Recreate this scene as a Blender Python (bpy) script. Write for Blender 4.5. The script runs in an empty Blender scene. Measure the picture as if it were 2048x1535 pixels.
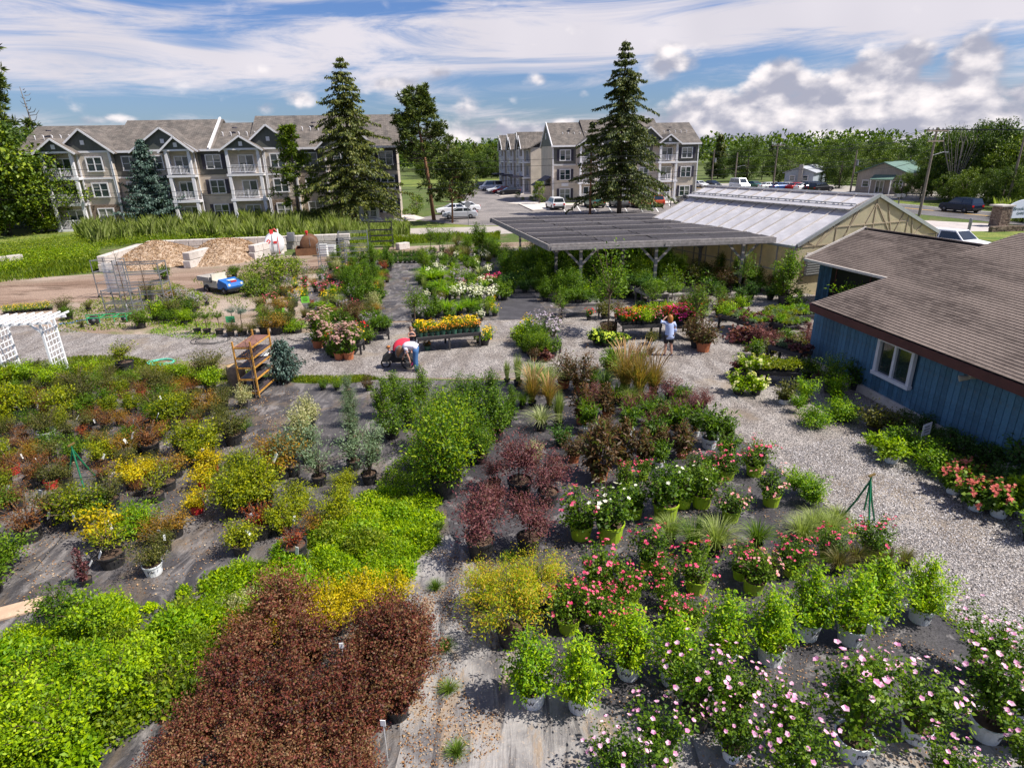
import bpy, bmesh, math, random
import numpy as np
from mathutils import Vector, Matrix
rnd = random.Random(7)
nr = np.random.RandomState(11)
S = bpy.context.scene
C = S.collection
# ------------------------------------------------------------------ camera
FL, CX, CY, TH, RO, HC = 1220.0, 1024.0, 767.5, math.radians(20.7), 0.0213, 8.0
fw = Vector((0, math.cos(TH), -math.sin(TH)))
r0 = Vector((1, 0, 0)); u0 = r0.cross(fw)
cr = math.sqrt(1 - RO*RO)
rt = r0*cr - u0*RO; up = r0*RO + u0*cr
cam = bpy.data.cameras.new('camera'); cam.sensor_width = 36; cam.lens = 36*FL/2048
cam.clip_end = 5000; cam.clip_start = .1
co = bpy.data.objects.new('camera', cam); C.objects.link(co); S.camera = co
M3 = Matrix((rt, up, -fw)).transposed()
co.matrix_world = Matrix.Translation((0, 0, HC)) @ M3.to_4x4()
def ray(x, y): return fw*FL + rt*(x-CX) + up*(CY-y)
def G(x, y, z=0.0):
    """survey helper: where the sight line through a point of the photograph meets height z"""
    d = ray(x, y); t = (z-HC)/d.z
    return Vector((d.x*t, d.y*t, z))
def V(x, y, Y):
    d = ray(x, y); t = Y/d.y
    return Vector((d.x*t, Y, HC+d.z*t))
def height_px(x, yb, yt, z=0):
    """height of an upright thing standing at the ground point (x,yb) whose top shows at row yt"""
    p = G(x, yb, z); lo, hi = 0.0, 40.0
    for _ in range(30):
        m = (lo+hi)/2; v = Vector((p.x, p.y, z+m-HC)); k = FL/v.dot(fw)
        if CY - v.dot(up)*k > yt: lo = m
        else: hi = m
    return lo
# ------------------------------------------------------------------ world, sun, exposure
SUN_EL, SUN_AZ = math.radians(54), math.radians(103)      # azimuth clockwise from +Y
W = bpy.data.worlds.new('World'); S.world = W; W.use_nodes = True
nt = W.node_tree; N = nt.nodes; L = nt.links; N.clear()
def nd(tree, t, **k):
    n = tree.nodes.new(t)
    for a, b in k.items(): setattr(n, a, b)
    return n
def mth(tree, op, a, b=None, c=None, clamp=False):
    n = tree.nodes.new('ShaderNodeMath'); n.operation = op; n.use_clamp = clamp
    for i, v in enumerate((a, b, c)):
        if v is None: continue
        if isinstance(v, (int, float)): n.inputs[i].default_value = v
        else: tree.links.new(v, n.inputs[i])
    return n.outputs[0]
def mixc(tree, f, a, b, bt='MIX'):
    n = tree.nodes.new('ShaderNodeMix'); n.data_type = 'RGBA'; n.blend_type = bt
    for s, v in ((n.inputs[0], f), (n.inputs[6], a), (n.inputs[7], b)):
        if isinstance(v, (int, float)): s.default_value = v
        elif isinstance(v, (tuple, list)): s.default_value = (*v, 1) if len(v) == 3 else v
        else: tree.links.new(v, s)
    return n.outputs[2]
def rng_(tree, v, a, b, c=0.0, d=1.0, smooth=True):
    n = tree.nodes.new('ShaderNodeMapRange'); n.interpolation_type = 'SMOOTHSTEP' if smooth else 'LINEAR'
    tree.links.new(v, n.inputs[0])
    for i, q in enumerate((a, b, c, d)): n.inputs[i+1].default_value = q
    return n.outputs[0]
def azel(px, py):
    d = ray(px, py).normalized()
    return math.atan2(d.x, d.y), math.asin(d.z)
def density_group(name, blobs, nscale, namp, detail, stretch, rough=.55, dist=.4, bias=0, puff=0):
    g = bpy.data.node_groups.new(name, 'ShaderNodeTree')
    g.interface.new_socket('P', in_out='INPUT', socket_type='NodeSocketVector')
    g.interface.new_socket('D', in_out='OUTPUT', socket_type='NodeSocketFloat'); g.interface.new_socket('Nz', in_out='OUTPUT', socket_type='NodeSocketFloat')
    i = g.nodes.new('NodeGroupInput'); o = g.nodes.new('NodeGroupOutput')
    mp = g.nodes.new('ShaderNodeMapping'); g.links.new(i.outputs[0], mp.inputs[0])
    mp.inputs['Scale'].default_value = stretch
    nz = g.nodes.new('ShaderNodeTexNoise'); nz.inputs['Scale'].default_value = nscale
    nz.inputs['Detail'].default_value = detail; nz.inputs['Roughness'].default_value = rough
    nz.inputs['Distortion'].default_value = dist
    g.links.new(mp.outputs[0], nz.inputs['Vector'])
    acc = mth(g, 'ADD', mth(g, 'MULTIPLY', mth(g, 'SUBTRACT', nz.outputs['Fac'], .5), namp), bias)
    if puff:
        vo = g.nodes.new('ShaderNodeTexVoronoi'); vo.feature = 'F1'; vo.inputs['Scale'].default_value = nscale*1.9
        if 'Detail' in vo.inputs: vo.inputs['Detail'].default_value = 1
        wv = g.nodes.new('ShaderNodeVectorMath'); wv.operation = 'MULTIPLY_ADD'; g.links.new(nz.outputs['Color'], wv.inputs[0]); wv.inputs[1].default_value = (.035, .035, 0); g.links.new(mp.outputs[0], wv.inputs[2]); g.links.new(wv.outputs[0], vo.inputs['Vector'])
        acc = mth(g, 'ADD', acc, mth(g, 'MULTIPLY', mth(g, 'SUBTRACT', .45, vo.outputs['Distance']), puff))
    raw = acc
    for (px, py, rx, ry, amp) in blobs:
        a, e = azel(px, py); a2, _ = azel(px+rx, py); _, e2 = azel(px, py-ry)
        m = g.nodes.new('ShaderNodeMapping'); g.links.new(i.outputs[0], m.inputs[0])
        sx = 1/max(abs(a2-a), 1e-3); sy = 1/max(abs(e2-e), 1e-3)
        m.inputs['Scale'].default_value = (sx, sy, 0)
        m.inputs['Location'].default_value = (-a*sx, -e*sy, 0)
        ln = g.nodes.new('ShaderNodeVectorMath'); ln.operation = 'LENGTH'; g.links.new(m.outputs[0], ln.inputs[0])
        f = rng_(g, ln.outputs['Value'], 0, 1.25, amp, 0)
        acc = mth(g, 'MAXIMUM', mth(g, 'ADD', acc, f), acc) if False else mth(g, 'ADD', acc, f)
    g.links.new(acc, o.inputs[0]); g.links.new(raw, o.inputs[1])
    return g
tc = nd(nt, 'ShaderNodeTexCoord'); sep = nd(nt, 'ShaderNodeSeparateXYZ'); L.new(tc.outputs['Generated'], sep.inputs[0])
az = mth(nt, 'ARCTAN2', sep.outputs[0], sep.outputs[1]); el = mth(nt, 'ARCSINE', sep.outputs[2])
cmb = nd(nt, 'ShaderNodeCombineXYZ'); L.new(az, cmb.inputs[0]); L.new(el, cmb.inputs[1])
sky = nd(nt, 'ShaderNodeTexSky', sky_type='NISHITA'); sky.sun_disc = False
sky.sun_elevation = SUN_EL; sky.sun_rotation = SUN_AZ; sky.air_density = 1.3; sky.dust_density = .6; sky.ozone_density = 1.5
skyc = mixc(nt, 1.0, sky.outputs[0], (.17, .23, .385), 'MULTIPLY')
cir = density_group('high_cloud', [(150,110,520,85,.5),(330,30,260,30,.12),(620,140,330,60,.34),(1000,80,520,75,.62),(1500,50,700,75,.62),(1150,20,300,40,.2),(1900,40,400,60,.4),(430,150,200,30,.25),
    (520,50,150,45,-.25),(60,205,500,22,-.55),(330,225,420,26,-.42),(1180,200,330,30,-.45),(650,225,300,40,-.3),(950,160,260,20,-.3),(1560,115,260,30,-.45),(1960,75,90,45,-.35),(400,90,130,12,-.3),(640,15,300,18,-.3)],
    3.6, 3.0, 9, (0.8, 5.4, 1), .66, 1.0, .16)
cum = density_group('heap_cloud', [(1335,125,70,62,.85),(1420,195,150,34,.62),(1560,150,80,62,.8),(1660,190,90,40,.6),(1770,140,110,62,.85),(1830,105,50,34,.6),(1960,115,110,66,1.0),(1700,225,500,60,.72),(1930,200,260,70,.66),(1640,268,540,46,.70),(1480,240,200,46,.6),(1700,170,320,50,.34),(1400,270,200,30,.5),(1290,235,120,30,.45),(1180,250,90,22,.4),
    (800,165,75,24,.72),(880,150,42,26,.5),(600,195,70,32,.62),(1075,158,44,26,.6),(925,212,70,34,.62),(985,262,150,34,.72),(1120,262,110,26,.5),(530,212,36,20,.5),(170,245,80,14,.5),(1370,280,220,20,.5),(1150,190,40,22,.42),(240,236,60,12,.4)],
    12.0, 1.6, 8, (1.0, 1.6, 1), .58, .1, .24, .5)
nzg = density_group('heap_cloud_grain', [], 12.0, 1.6, 8, (1.0, 1.6, 1), .58, .1, .24, .5)
c1 = nd(nt, 'ShaderNodeGroup'); c1.node_tree = cir; L.new(cmb.outputs[0], c1.inputs[0])
k1 = nd(nt, 'ShaderNodeGroup'); k1.node_tree = cum; L.new(cmb.outputs[0], k1.inputs[0])
off = nd(nt, 'ShaderNodeVectorMath', operation='ADD'); L.new(cmb.outputs[0], off.inputs[0]); off.inputs[1].default_value = (.008, .020, 0)
k2 = nd(nt, 'ShaderNodeGroup'); k2.node_tree = nzg; L.new(off.outputs[0], k2.inputs[0])
cf = rng_(nt, c1.outputs[0], -.12, .80, 0, .95)
kf = rng_(nt, k1.outputs[0], .26, .80)
big = nd(nt, 'ShaderNodeTexNoise'); big.inputs['Scale'].default_value = 7; big.inputs['Detail'].default_value = 3; bmp_ = nd(nt, 'ShaderNodeMapping'); L.new(cmb.outputs[0], bmp_.inputs[0]); bmp_.inputs['Scale'].default_value = (1, 2.6, 1); L.new(bmp_.outputs[0], big.inputs['Vector'])
dif = mth(nt, 'SUBTRACT', k1.outputs[1], k2.outputs[1])
sh = rng_(nt, mth(nt, 'ADD', mth(nt, 'MULTIPLY', dif, .85), mth(nt, 'MULTIPLY', mth(nt, 'SUBTRACT', big.outputs['Fac'], .5), 1.1)), -.24, .40)
CW = 3.9
cumc = mixc(nt, sh, (.37*CW, .38*CW, .47*CW), (.92*CW, .86*CW, .86*CW))
cirv = nd(nt, 'ShaderNodeTexNoise'); cirv.inputs['Scale'].default_value = 5; L.new(cmb.outputs[0], cirv.inputs['Vector'])
circ = mixc(nt, cirv.outputs['Fac'], (.54*CW, .52*CW, .58*CW), (.84*CW, .79*CW, .83*CW))
mid = mixc(nt, cf, skyc, circ)
fin = mixc(nt, kf, mid, cumc)
bg = nd(nt, 'ShaderNodeBackground'); bg.inputs[1].default_value = 0.15
L.new(fin, bg.inputs[0]); wo = nd(nt, 'ShaderNodeOutputWorld'); L.new(bg.outputs[0], wo.inputs[0])
sl = bpy.data.lights.new('sun', 'SUN'); sl.energy = 3.9; sl.angle = math.radians(.5); sl.color = (1, .95, .86)
so = bpy.data.objects.new('sun', sl); C.objects.link(so)
sd = Vector((math.sin(SUN_AZ)*math.cos(SUN_EL), math.cos(SUN_AZ)*math.cos(SUN_EL), math.sin(SUN_EL)))
so.rotation_euler = sd.to_track_quat('Z', 'Y').to_euler()
S.view_settings.view_transform = 'Standard'; S.view_settings.look = 'None'; S.view_settings.gamma = 1
S.view_settings.use_curve_mapping = False; S.view_settings.exposure = 1.0
S.render.engine = 'CYCLES'
S.cycles.max_bounces = 7; S.cycles.transparent_max_bounces = 8; S.cycles.diffuse_bounces = 4; S.cycles.glossy_bounces = 2

# ------------------------------------------------------------------ materials
def newmat(name):
    m = bpy.data.materials.new(name); m.use_nodes = True; t = m.node_tree
    b = t.nodes['Principled BSDF']; return m, t, b
def objco(t):
    n = t.nodes.new('ShaderNodeTexCoord'); return n.outputs['Object']
def noise(t, vec, scale, detail=4, rough=.55, dist=0, stretch=None):
    if stretch:
        mp = t.nodes.new('ShaderNodeMapping'); t.links.new(vec, mp.inputs[0]); mp.inputs['Scale'].default_value = stretch; vec = mp.outputs[0]
    n = t.nodes.new('ShaderNodeTexNoise'); n.inputs['Scale'].default_value = scale; n.inputs['Detail'].default_value = detail
    n.inputs['Roughness'].default_value = rough; n.inputs['Distortion'].default_value = dist
    t.links.new(vec, n.inputs['Vector']); return n.outputs['Fac']
def bump(t, b, h, strength=.3, dist=.02):
    n = t.nodes.new('ShaderNodeBump'); n.inputs['Strength'].default_value = strength; n.inputs['Distance'].default_value = dist
    t.links.new(h, n.inputs['Height']); t.links.new(n.outputs[0], b.inputs['Normal'])
def setc(t, b, c):
    if isinstance(c, tuple): b.inputs['Base Color'].default_value = (*c, 1)
    else: t.links.new(c, b.inputs['Base Color'])
_mc = {}
def simple(name, col, rough=.6, var=.25, scale=6, bmp=0, metal=0, spec=.4, dirt=None):
    """paint, wood, metal, plastic: base colour with slow and fine variation"""
    if name in _mc: return _mc[name]
    m, t, b = newmat(name); oc = objco(t)
    n1 = noise(t, oc, scale, 5, .6); n2 = noise(t, oc, scale*9, 3, .6)
    f = mth(t, 'ADD', mth(t, 'MULTIPLY', n1, .65), mth(t, 'MULTIPLY', n2, .35))
    oi = t.nodes.new('ShaderNodeObjectInfo')
    f = mth(t, 'ADD', f, mth(t, 'MULTIPLY', mth(t, 'SUBTRACT', oi.outputs['Random'], .5), .25))
    f = rng_(t, f, .3, .7)
    lo = tuple(c*(1-var) for c in col); hi = tuple(min(1, c*(1+var)) for c in col)
    c = mixc(t, f, lo, hi)
    if dirt:
        d = rng_(t, noise(t, oc, scale*1.7, 6, .7), .52, .7, 0, .8); c = mixc(t, d, c, dirt)
    setc(t, b, c); b.inputs['Roughness'].default_value = rough; b.inputs['Metallic'].default_value = metal
    b.inputs['Specular IOR Level'].default_value = spec
    if bmp: bump(t, b, n2, bmp, .01)
    _mc[name] = m; return m
def foliage_mat(name, cols, transl=.35, rough=.55, objvar=.12):
    if name in _mc: return _mc[name]
    m, t, b = newmat(name)
    geo = t.nodes.new('ShaderNodeNewGeometry')
    rp = t.nodes.new('ShaderNodeValToRGB'); rp.color_ramp.interpolation = 'LINEAR'
    els = rp.color_ramp.elements; n = len(cols)
    while len(els) < n: els.new(.5)
    for i, c in enumerate(cols):
        els[i].position = i/(n-1) if n > 1 else 0; els[i].color = (*c, 1)
    oi = t.nodes.new('ShaderNodeObjectInfo')
    f = mth(t, 'ADD', geo.outputs['Random Per Island'], mth(t, 'MULTIPLY', mth(t, 'SUBTRACT', oi.outputs['Random'], .5), objvar*2.5), clamp=True)
    t.links.new(f, rp.inputs[0])
    nz = noise(t, objco(t), 3.0, 3)
    hv = t.nodes.new('ShaderNodeHueSaturation'); t.links.new(rp.outputs[0], hv.inputs['Color'])
    hv.inputs['Saturation'].default_value = 1.12
    t.links.new(mth(t, 'ADD', .55, mth(t, 'MULTIPLY', nz, .9)), hv.inputs['Value'])
    t.links.new(hv.outputs[0], b.inputs['Base Color'])
    b.inputs['Roughness'].default_value = rough; b.inputs['Specular IOR Level'].default_value = .35
    tr = t.nodes.new('ShaderNodeBsdfTranslucent')
    tcx = mixc(t, 1.0, hv.outputs[0], (1.5, 1.6, .7), 'MULTIPLY'); t.links.new(tcx, tr.inputs[0])
    mx = t.nodes.new('ShaderNodeMixShader'); mx.inputs[0].default_value = transl
    t.links.new(b.outputs[0], mx.inputs[1]); t.links.new(tr.outputs[0], mx.inputs[2])
    t.links.new(mx.outputs[0], t.nodes['Material Output'].inputs[0])
    _mc[name] = m; return m

# ------------------------------------------------------------------ mesh helpers
class MB:
    def __init__(s): s.v = []; s.f = []; s.m = []
    def add(s, vs, fs, mi=0):
        o = len(s.v); s.v += [tuple(p) for p in vs]; s.f += [tuple(o+i for i in f) for f in fs]; s.m += [mi]*len(fs); return s
    def box(s, c, d, mi=0, rz=0, taper=1.0):
        x, y, z = (q/2 for q in d); cz, sz = math.cos(rz), math.sin(rz); vs = []
        for k, w in ((-z, 1), (z, taper)):
            for a, b in ((-x, -y), (x, -y), (x, y), (-x, y)):
                a *= w; b *= w; vs.append((c[0]+a*cz-b*sz, c[1]+a*sz+b*cz, c[2]+k))
        return s.add(vs, [(3, 2, 1, 0), (4, 5, 6, 7), (0, 1, 5, 4), (1, 2, 6, 5), (2, 3, 7, 6), (3, 0, 4, 7)], mi)
    def bar(s, a, b, w, h=None, mi=0, upv=(0, 0, 1)):
        a = Vector(a); b = Vector(b); h = h or w; d = (b-a)
        if d.length < 1e-6: return s
        d.normalize(); u = Vector(upv)
        if abs(d.dot(u)) > .98: u = Vector((0, 1, 0))
        sd_ = d.cross(u).normalized(); u2 = sd_.cross(d).normalized(); vs = []
        for p in (a, b):
            for i, j in ((-1, -1), (1, -1), (1, 1), (-1, 1)): vs.append(p+sd_*i*w/2+u2*j*h/2)
        return s.add(vs, [(3, 2, 1, 0), (4, 5, 6, 7), (0, 1, 5, 4), (1, 2, 6, 5), (2, 3, 7, 6), (3, 0, 4, 7)], mi)
    def tube(s, pts, rad, n=6, mi=0, cap=True):
        pts = [Vector(p) for p in pts]; m = len(pts)
        if not isinstance(rad, (list, tuple)): rad = [rad]*m
        vs = []; prev = None
        for i, p in enumerate(pts):
            d = (pts[min(i+1, m-1)]-pts[max(i-1, 0)]).normalized()
            if prev is None: u = d.orthogonal().normalized()
            else:
                u = prev-d*prev.dot(d)
                u = u.normalized() if u.length > 1e-5 else d.orthogonal().normalized()
            prev = u; w = d.cross(u)
            for k in range(n):
                a = 2*math.pi*k/n; vs.append(p+(u*math.cos(a)+w*math.sin(a))*rad[i])
        fs = [(i*n+k, i*n+(k+1) % n, (i+1)*n+(k+1) % n, (i+1)*n+k) for i in range(m-1) for k in range(n)]
        if cap: fs += [tuple(range(n-1, -1, -1)), tuple(range((m-1)*n, m*n))]
        return s.add(vs, fs, mi)
    def lathe(s, prof, n=16, c=(0, 0, 0), mi=0, sx=1, sy=1, close=False):
        vs = []; m = len(prof)
        for r, z in prof:
            for k in range(n):
                a = 2*math.pi*k/n; vs.append((c[0]+r*math.cos(a)*sx, c[1]+r*math.sin(a)*sy, c[2]+z))
        fs = [(i*n+k, i*n+(k+1) % n, (i+1)*n+(k+1) % n, (i+1)*n+k) for i in range(m-1) for k in range(n)]
        if close: fs += [tuple(range(n-1, -1, -1)), tuple(range((m-1)*n, m*n))]
        return s.add(vs, fs, mi)
    def prism(s, prof, a, b, mi=0):
        """profile (list of (x,z)) extruded along y from a to b"""
        n = len(prof); vs = [(x, a, z) for x, z in prof]+[(x, b, z) for x, z in prof]
        fs = [(i, (i+1) % n, n+(i+1) % n, n+i) for i in range(n)]+[tuple(range(n-1, -1, -1)), tuple(range(n, 2*n))]
        return s.add(vs, fs, mi)
    def quad(s, a, b, c, d, mi=0): return s.add([a, b, c, d], [(0, 1, 2, 3)], mi)
    def xf(s, M):
        s.v = [tuple(M @ Vector(p)) for p in s.v]; return s
    def mesh(s, name, mats, smooth=False):
        me = bpy.data.meshes.new(name); me.from_pydata(s.v, [], s.f)
        for m in (mats if isinstance(mats, (list, tuple)) else [mats]): me.materials.append(m)
        if any(s.m): me.polygons.foreach_set('material_index', s.m)
        if smooth: me.polygons.foreach_set('use_smooth', [True]*len(me.polygons))
        me.update(); return me
    def obj(s, name, mats, parent=None, smooth=False, **k):
        return link(name, s.mesh(name, mats, smooth), parent, **k)
def link(name, me, parent=None, loc=None, rz=None, sc=None, label=None, cat=None, group=None, kind=None):
    o = bpy.data.objects.new(name, me); C.objects.link(o)
    if parent: o.parent = parent
    if loc is not None: o.location = loc
    if rz is not None: o.rotation_euler = (0, 0, rz)
    if sc is not None: o.scale = (sc, sc, sc) if isinstance(sc, (int, float)) else sc
    if label: o['label'] = label
    if cat: o['category'] = cat
    if group: o['group'] = group
    if kind: o['kind'] = kind
    return o
def thing(name, label, cat, loc=(0, 0, 0), rz=0, group=None, sc=None):
    return link(name, None, None, loc, rz, sc, label, cat, group)
def copy_tree(o, parent=None):
    c = o.copy(); C.objects.link(c)
    if parent: c.parent = parent
    for ch in o.children: copy_tree(ch, c)
    return c
def npmesh(name, Vv, nv, mats, mi=None):
    """mesh of disjoint faces with nv corners each from an (N*nv,3) array"""
    Vv = np.asarray(Vv, dtype=np.float32).reshape(-1, 3); n = len(Vv)//nv
    me = bpy.data.meshes.new(name); me.vertices.add(len(Vv)); me.vertices.foreach_set('co', Vv.ravel())
    me.loops.add(n*nv); me.loops.foreach_set('vertex_index', np.arange(n*nv, dtype=np.int32))
    me.polygons.add(n); me.polygons.foreach_set('loop_start', np.arange(0, n*nv, nv, dtype=np.int32))
    me.polygons.foreach_set('loop_total', np.full(n, nv, dtype=np.int32))
    for m in (mats if isinstance(mats, (list, tuple)) else [mats]): me.materials.append(m)
    if mi is not None: me.polygons.foreach_set('material_index', np.asarray(mi, dtype=np.int32))
    me.update(); me.validate(); return me
def unit(a): return a/np.maximum(np.linalg.norm(a, axis=1, keepdims=True), 1e-6)
def kites(P, D, Nn, Ln, Wd, fold=.18):
    """leaf-shaped quads: P base points, D direction, Nn facing"""
    D = unit(D); Sd = unit(np.cross(D, Nn)); Nn = np.cross(Sd, D); Ln = np.asarray(Ln).reshape(-1, 1); Wd = np.asarray(Wd).reshape(-1, 1)
    m = P+D*Ln*.45; f = Nn*Wd*fold
    return np.stack([P, m+Sd*Wd*.5+f, P+D*Ln-Nn*Ln*.12, m-Sd*Wd*.5+f], 1).reshape(-1, 3)
def rand_unit(n):
    v = nr.normal(size=(n, 3)); return unit(v)
def in_poly(pts, poly):
    x, y = pts[:, 0], pts[:, 1]; ins = np.zeros(len(x), bool); n = len(poly)
    for i in range(n):
        x1, y1 = poly[i][:2]; x2, y2 = poly[(i+1) % n][:2]
        c = ((y1 > y) != (y2 > y)) & (x < (x2-x1)*(y-y1)/((y2-y1) or 1e-9)+x1); ins ^= c
    return ins
def pts_in(poly, n):
    xs = [p[0] for p in poly]; ys = [p[1] for p in poly]; out = np.zeros((0, 2))
    while len(out) < n:
        q = np.stack([nr.uniform(min(xs), max(xs), n*2), nr.uniform(min(ys), max(ys), n*2)], 1)
        out = np.concatenate([out, q[in_poly(q, poly)]])
    return out[:n]
def PG(pts, z=0): return [G(x, y, z) for x, y in pts]
def sheet(name, poly, z, mat, kind='structure', **k):
    b = bmesh.new(); vs = [b.verts.new((p[0], p[1], z)) for p in poly]; f = b.faces.new(vs)
    if f.normal.z < 0: f.normal_flip()
    b.normal_update()
    if f.normal.z < 0: bmesh.ops.reverse_faces(b, faces=[f])
    bmesh.ops.triangulate(b, faces=b.faces[:]); me = bpy.data.meshes.new(name); b.to_mesh(me); b.free(); me.materials.append(mat)
    return link(name, me, kind=kind, **k)
def smooth_poly(pts, it=2, jit=0):
    for _ in range(it):
        q = []
        for i in range(len(pts)):
            a = Vector(pts[i][:2]); b = Vector(pts[(i+1) % len(pts)][:2]); q += [a*.75+b*.25, a*.25+b*.75]
        pts = q
    if jit: pts = [(p[0]+rnd.uniform(-jit, jit), p[1]+rnd.uniform(-jit, jit)) for p in pts]
    return [(p[0], p[1]) for p in pts]
_tx = {}
def text_mb(s, size=1.0, bold=0.0):
    key = (s, bold)
    if key not in _tx:
        cu = bpy.data.curves.new('lettering', 'FONT'); cu.body = s; cu.size = 1; cu.align_x = 'CENTER'; cu.align_y = 'CENTER'; cu.offset = bold; cu.resolution_u = 3
        o = bpy.data.objects.new('lettering_tmp', cu); C.objects.link(o); bpy.context.view_layer.update()
        me = o.evaluated_get(bpy.context.evaluated_depsgraph_get()).to_mesh()
        _tx[key] = ([tuple(v.co) for v in me.vertices], [tuple(p.vertices) for p in me.polygons])
        bpy.data.objects.remove(o); bpy.data.curves.remove(cu)
    vs, fs = _tx[key]; m = MB(); m.add([(x*size, 0, y*size) for x, y, z in vs], fs); return m   # in the xz plane facing -y
ORD = ['zeroth', 'first', 'second', 'third', 'fourth', 'fifth', 'sixth', 'seventh', 'eighth', 'ninth', 'tenth', 'eleventh', 'twelfth', 'thirteenth', 'fourteenth', 'fifteenth', 'sixteenth', 'seventeenth', 'eighteenth', 'nineteenth', 'twentieth']
for _t, _u in (('twenty', 'twentieth'), ('thirty', 'thirtieth'), ('forty', 'fortieth'), ('fifty', 'fiftieth')):
    if _t != 'twenty': ORD.append(_u)
    ORD += [_t+'-'+x for x in ORD[1:10]]
def place_word(i, n):
    if n == 1: return 'only'
    if i == 0: return 'leftmost'
    if i == n-1: return 'rightmost'
    return ORD[i+1]+' from left' if i < n//2 else ORD[n-i]+' from right'
# ------------------------------------------------------------------ ground materials
def ground_mat(name, cols, scale=.6, fine=18, rough=.9, bmp=.3, streak=None, bd=.03):
    m, t, b = newmat(name); oc = objco(t)
    a = noise(t, oc, scale, 6, .62, .3, streak); f = noise(t, oc, fine, 4, .65)
    c = mixc(t, rng_(t, a, .38, .62), cols[0], cols[1])
    if len(cols) > 2: c = mixc(t, rng_(t, noise(t, oc, scale*2.7, 5, .65, .5, streak), .54, .66, 0, .85), c, cols[2])
    c = mixc(t, rng_(t, f, .3, .7, 0, 1), mixc(t, 1, c, (.55, .55, .55), 'MULTIPLY'), mixc(t, 1, c, (1.35, 1.35, 1.35), 'MULTIPLY'))
    setc(t, b, c); b.inputs['Roughness'].default_value = rough; b.inputs['Specular IOR Level'].default_value = .15
    bump(t, b, f, bmp, bd); return m
def gravel_mat(name, lo, hi, dirt, size=26):
    m, t, b = newmat(name); oc = objco(t)
    vo = t.nodes.new('ShaderNodeTexVoronoi'); vo.inputs['Scale'].default_value = size; t.links.new(oc, vo.inputs['Vector'])
    sp = t.nodes.new('ShaderNodeSeparateColor'); t.links.new(vo.outputs['Color'], sp.inputs[0])
    c = mixc(t, sp.outputs[0], lo, hi)
    c = mixc(t, rng_(t, vo.outputs['Distance'], .3, .75, 0, .75), c, (.03, .028, .03))
    c = mixc(t, rng_(t, noise(t, oc, .35, 5, .6), .53, .68, 0, .75), c, dirt)
    c = mixc(t, rng_(t, noise(t, oc, 1.3, 6, .65, .4, (1, .4, 1)), .38, .62), mixc(t, 1, c, (.68, .65, .63), 'MULTIPLY'), c)
    setc(t, b, c); b.inputs['Roughness'].default_value = .85
    h = mth(t, 'SUBTRACT', 1, vo.outputs['Distance']); bump(t, b, h, .9, .02); return m
def fabric_mat():
    m, t, b = newmat('woven_ground_cloth'); oc = objco(t)
    a = noise(t, oc, .55, 6, .65, .8); d = noise(t, oc, 1.6, 7, .7, 1.2, (1.0, .45, 1)); fine = noise(t, oc, 40, 2)
    c = mixc(t, rng_(t, a, .35, .65), (.045, .042, .047), (.105, .096, .096))
    c = mixc(t, rng_(t, d, .47, .66, 0, .8), c, (.26, .235, .225))
    br = noise(t, oc, .8, 6, .7, .6); c = mixc(t, rng_(t, br, .50, .66, 0, .75), c, (.16, .12, .085))
    lf = noise(t, oc, 14, 5, .75); c = mixc(t, rng_(t, lf, .63, .68, 0, .75), c, (.30, .18, .10))
    mo = noise(t, oc, .45, 5, .6, .3, (1, 1, 1)); c = mixc(t, rng_(t, mo, .61, .70, 0, .6), c, (.05, .07, .022))
    c = mixc(t, rng_(t, fine, .35, .65), mixc(t, 1, c, (.8, .8, .8), 'MULTIPLY'), c)
    setc(t, b, c); b.inputs['Roughness'].default_value = .6; b.inputs['Specular IOR Level'].default_value = .3
    h = mth(t, 'ADD', noise(t, oc, 1.3, 5, .6, 1.5, (1, .5, 1)), mth(t, 'MULTIPLY', fine, .05))
    bump(t, b, h, .8, .12); return m
def strip_mat():
    m, t, b = newmat('worn_walkway_cloth'); oc = objco(t)
    st = noise(t, oc, 3.4, 5, .62, .5, (1, .10, 1)); bl = noise(t, oc, 1.1, 6, .7, .4); f = noise(t, oc, 22, 4, .7)
    c = mixc(t, rng_(t, bl, .35, .62), (.12, .112, .115), (.29, .27, .26))
    c = mixc(t, rng_(t, st, .52, .60, 0, .85), c, (.07, .064, .066))
    c = mixc(t, rng_(t, noise(t, oc, 2.6, 6, .7, .6, (1, .35, 1)), .52, .63, 0, .85), c, (.27, .20, .14))
    c = mixc(t, rng_(t, f, .58, .66, 0, .6), c, (.42, .33, .26))
    setc(t, b, c); b.inputs['Roughness'].default_value = .75; bump(t, b, mth(t, 'ADD', st, mth(t, 'MULTIPLY', f, .2)), .7, .08); return m
def asphalt(name, c0, c1): return ground_mat(name, [c0, c1], .25, 30, .85, .15)
m_base = ground_mat('meadow_soil', [(.10, .13, .035), (.07, .10, .025), (.16, .13, .08)], .12, 6, .95, .4)
m_yard = ground_mat('yard_dirt', [(.23, .165, .12), (.34, .27, .22), (.14, .15, .06)], .28, 14, .95, .35, (.35, 1, 1))
m_road = ground_mat('dirt_track', [(.19, .125, .09), (.30, .215, .165), (.10, .065, .045)], .5, 16, .95, .4, (.25, 1, 1))
m_gravel = gravel_mat('crushed_stone', (.14, .125, .12), (.60, .535, .49), (.27, .215, .16), 30)
m_cloth = fabric_mat(); m_strip = strip_mat()
m_asph = asphalt('parking_asphalt', (.17, .155, .15), (.24, .215, .205)); m_asph2 = asphalt('road_asphalt', (.10, .095, .10), (.15, .14, .14))
m_conc = simple('pale_concrete', (.50, .45, .41), .85, .2, 2.5, .2, dirt=(.30, .25, .20))
m_lawn = ground_mat('mown_lawn', [(.10, .15, .03), (.19, .21, .05)], .4, 9, .95, .4)
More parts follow.
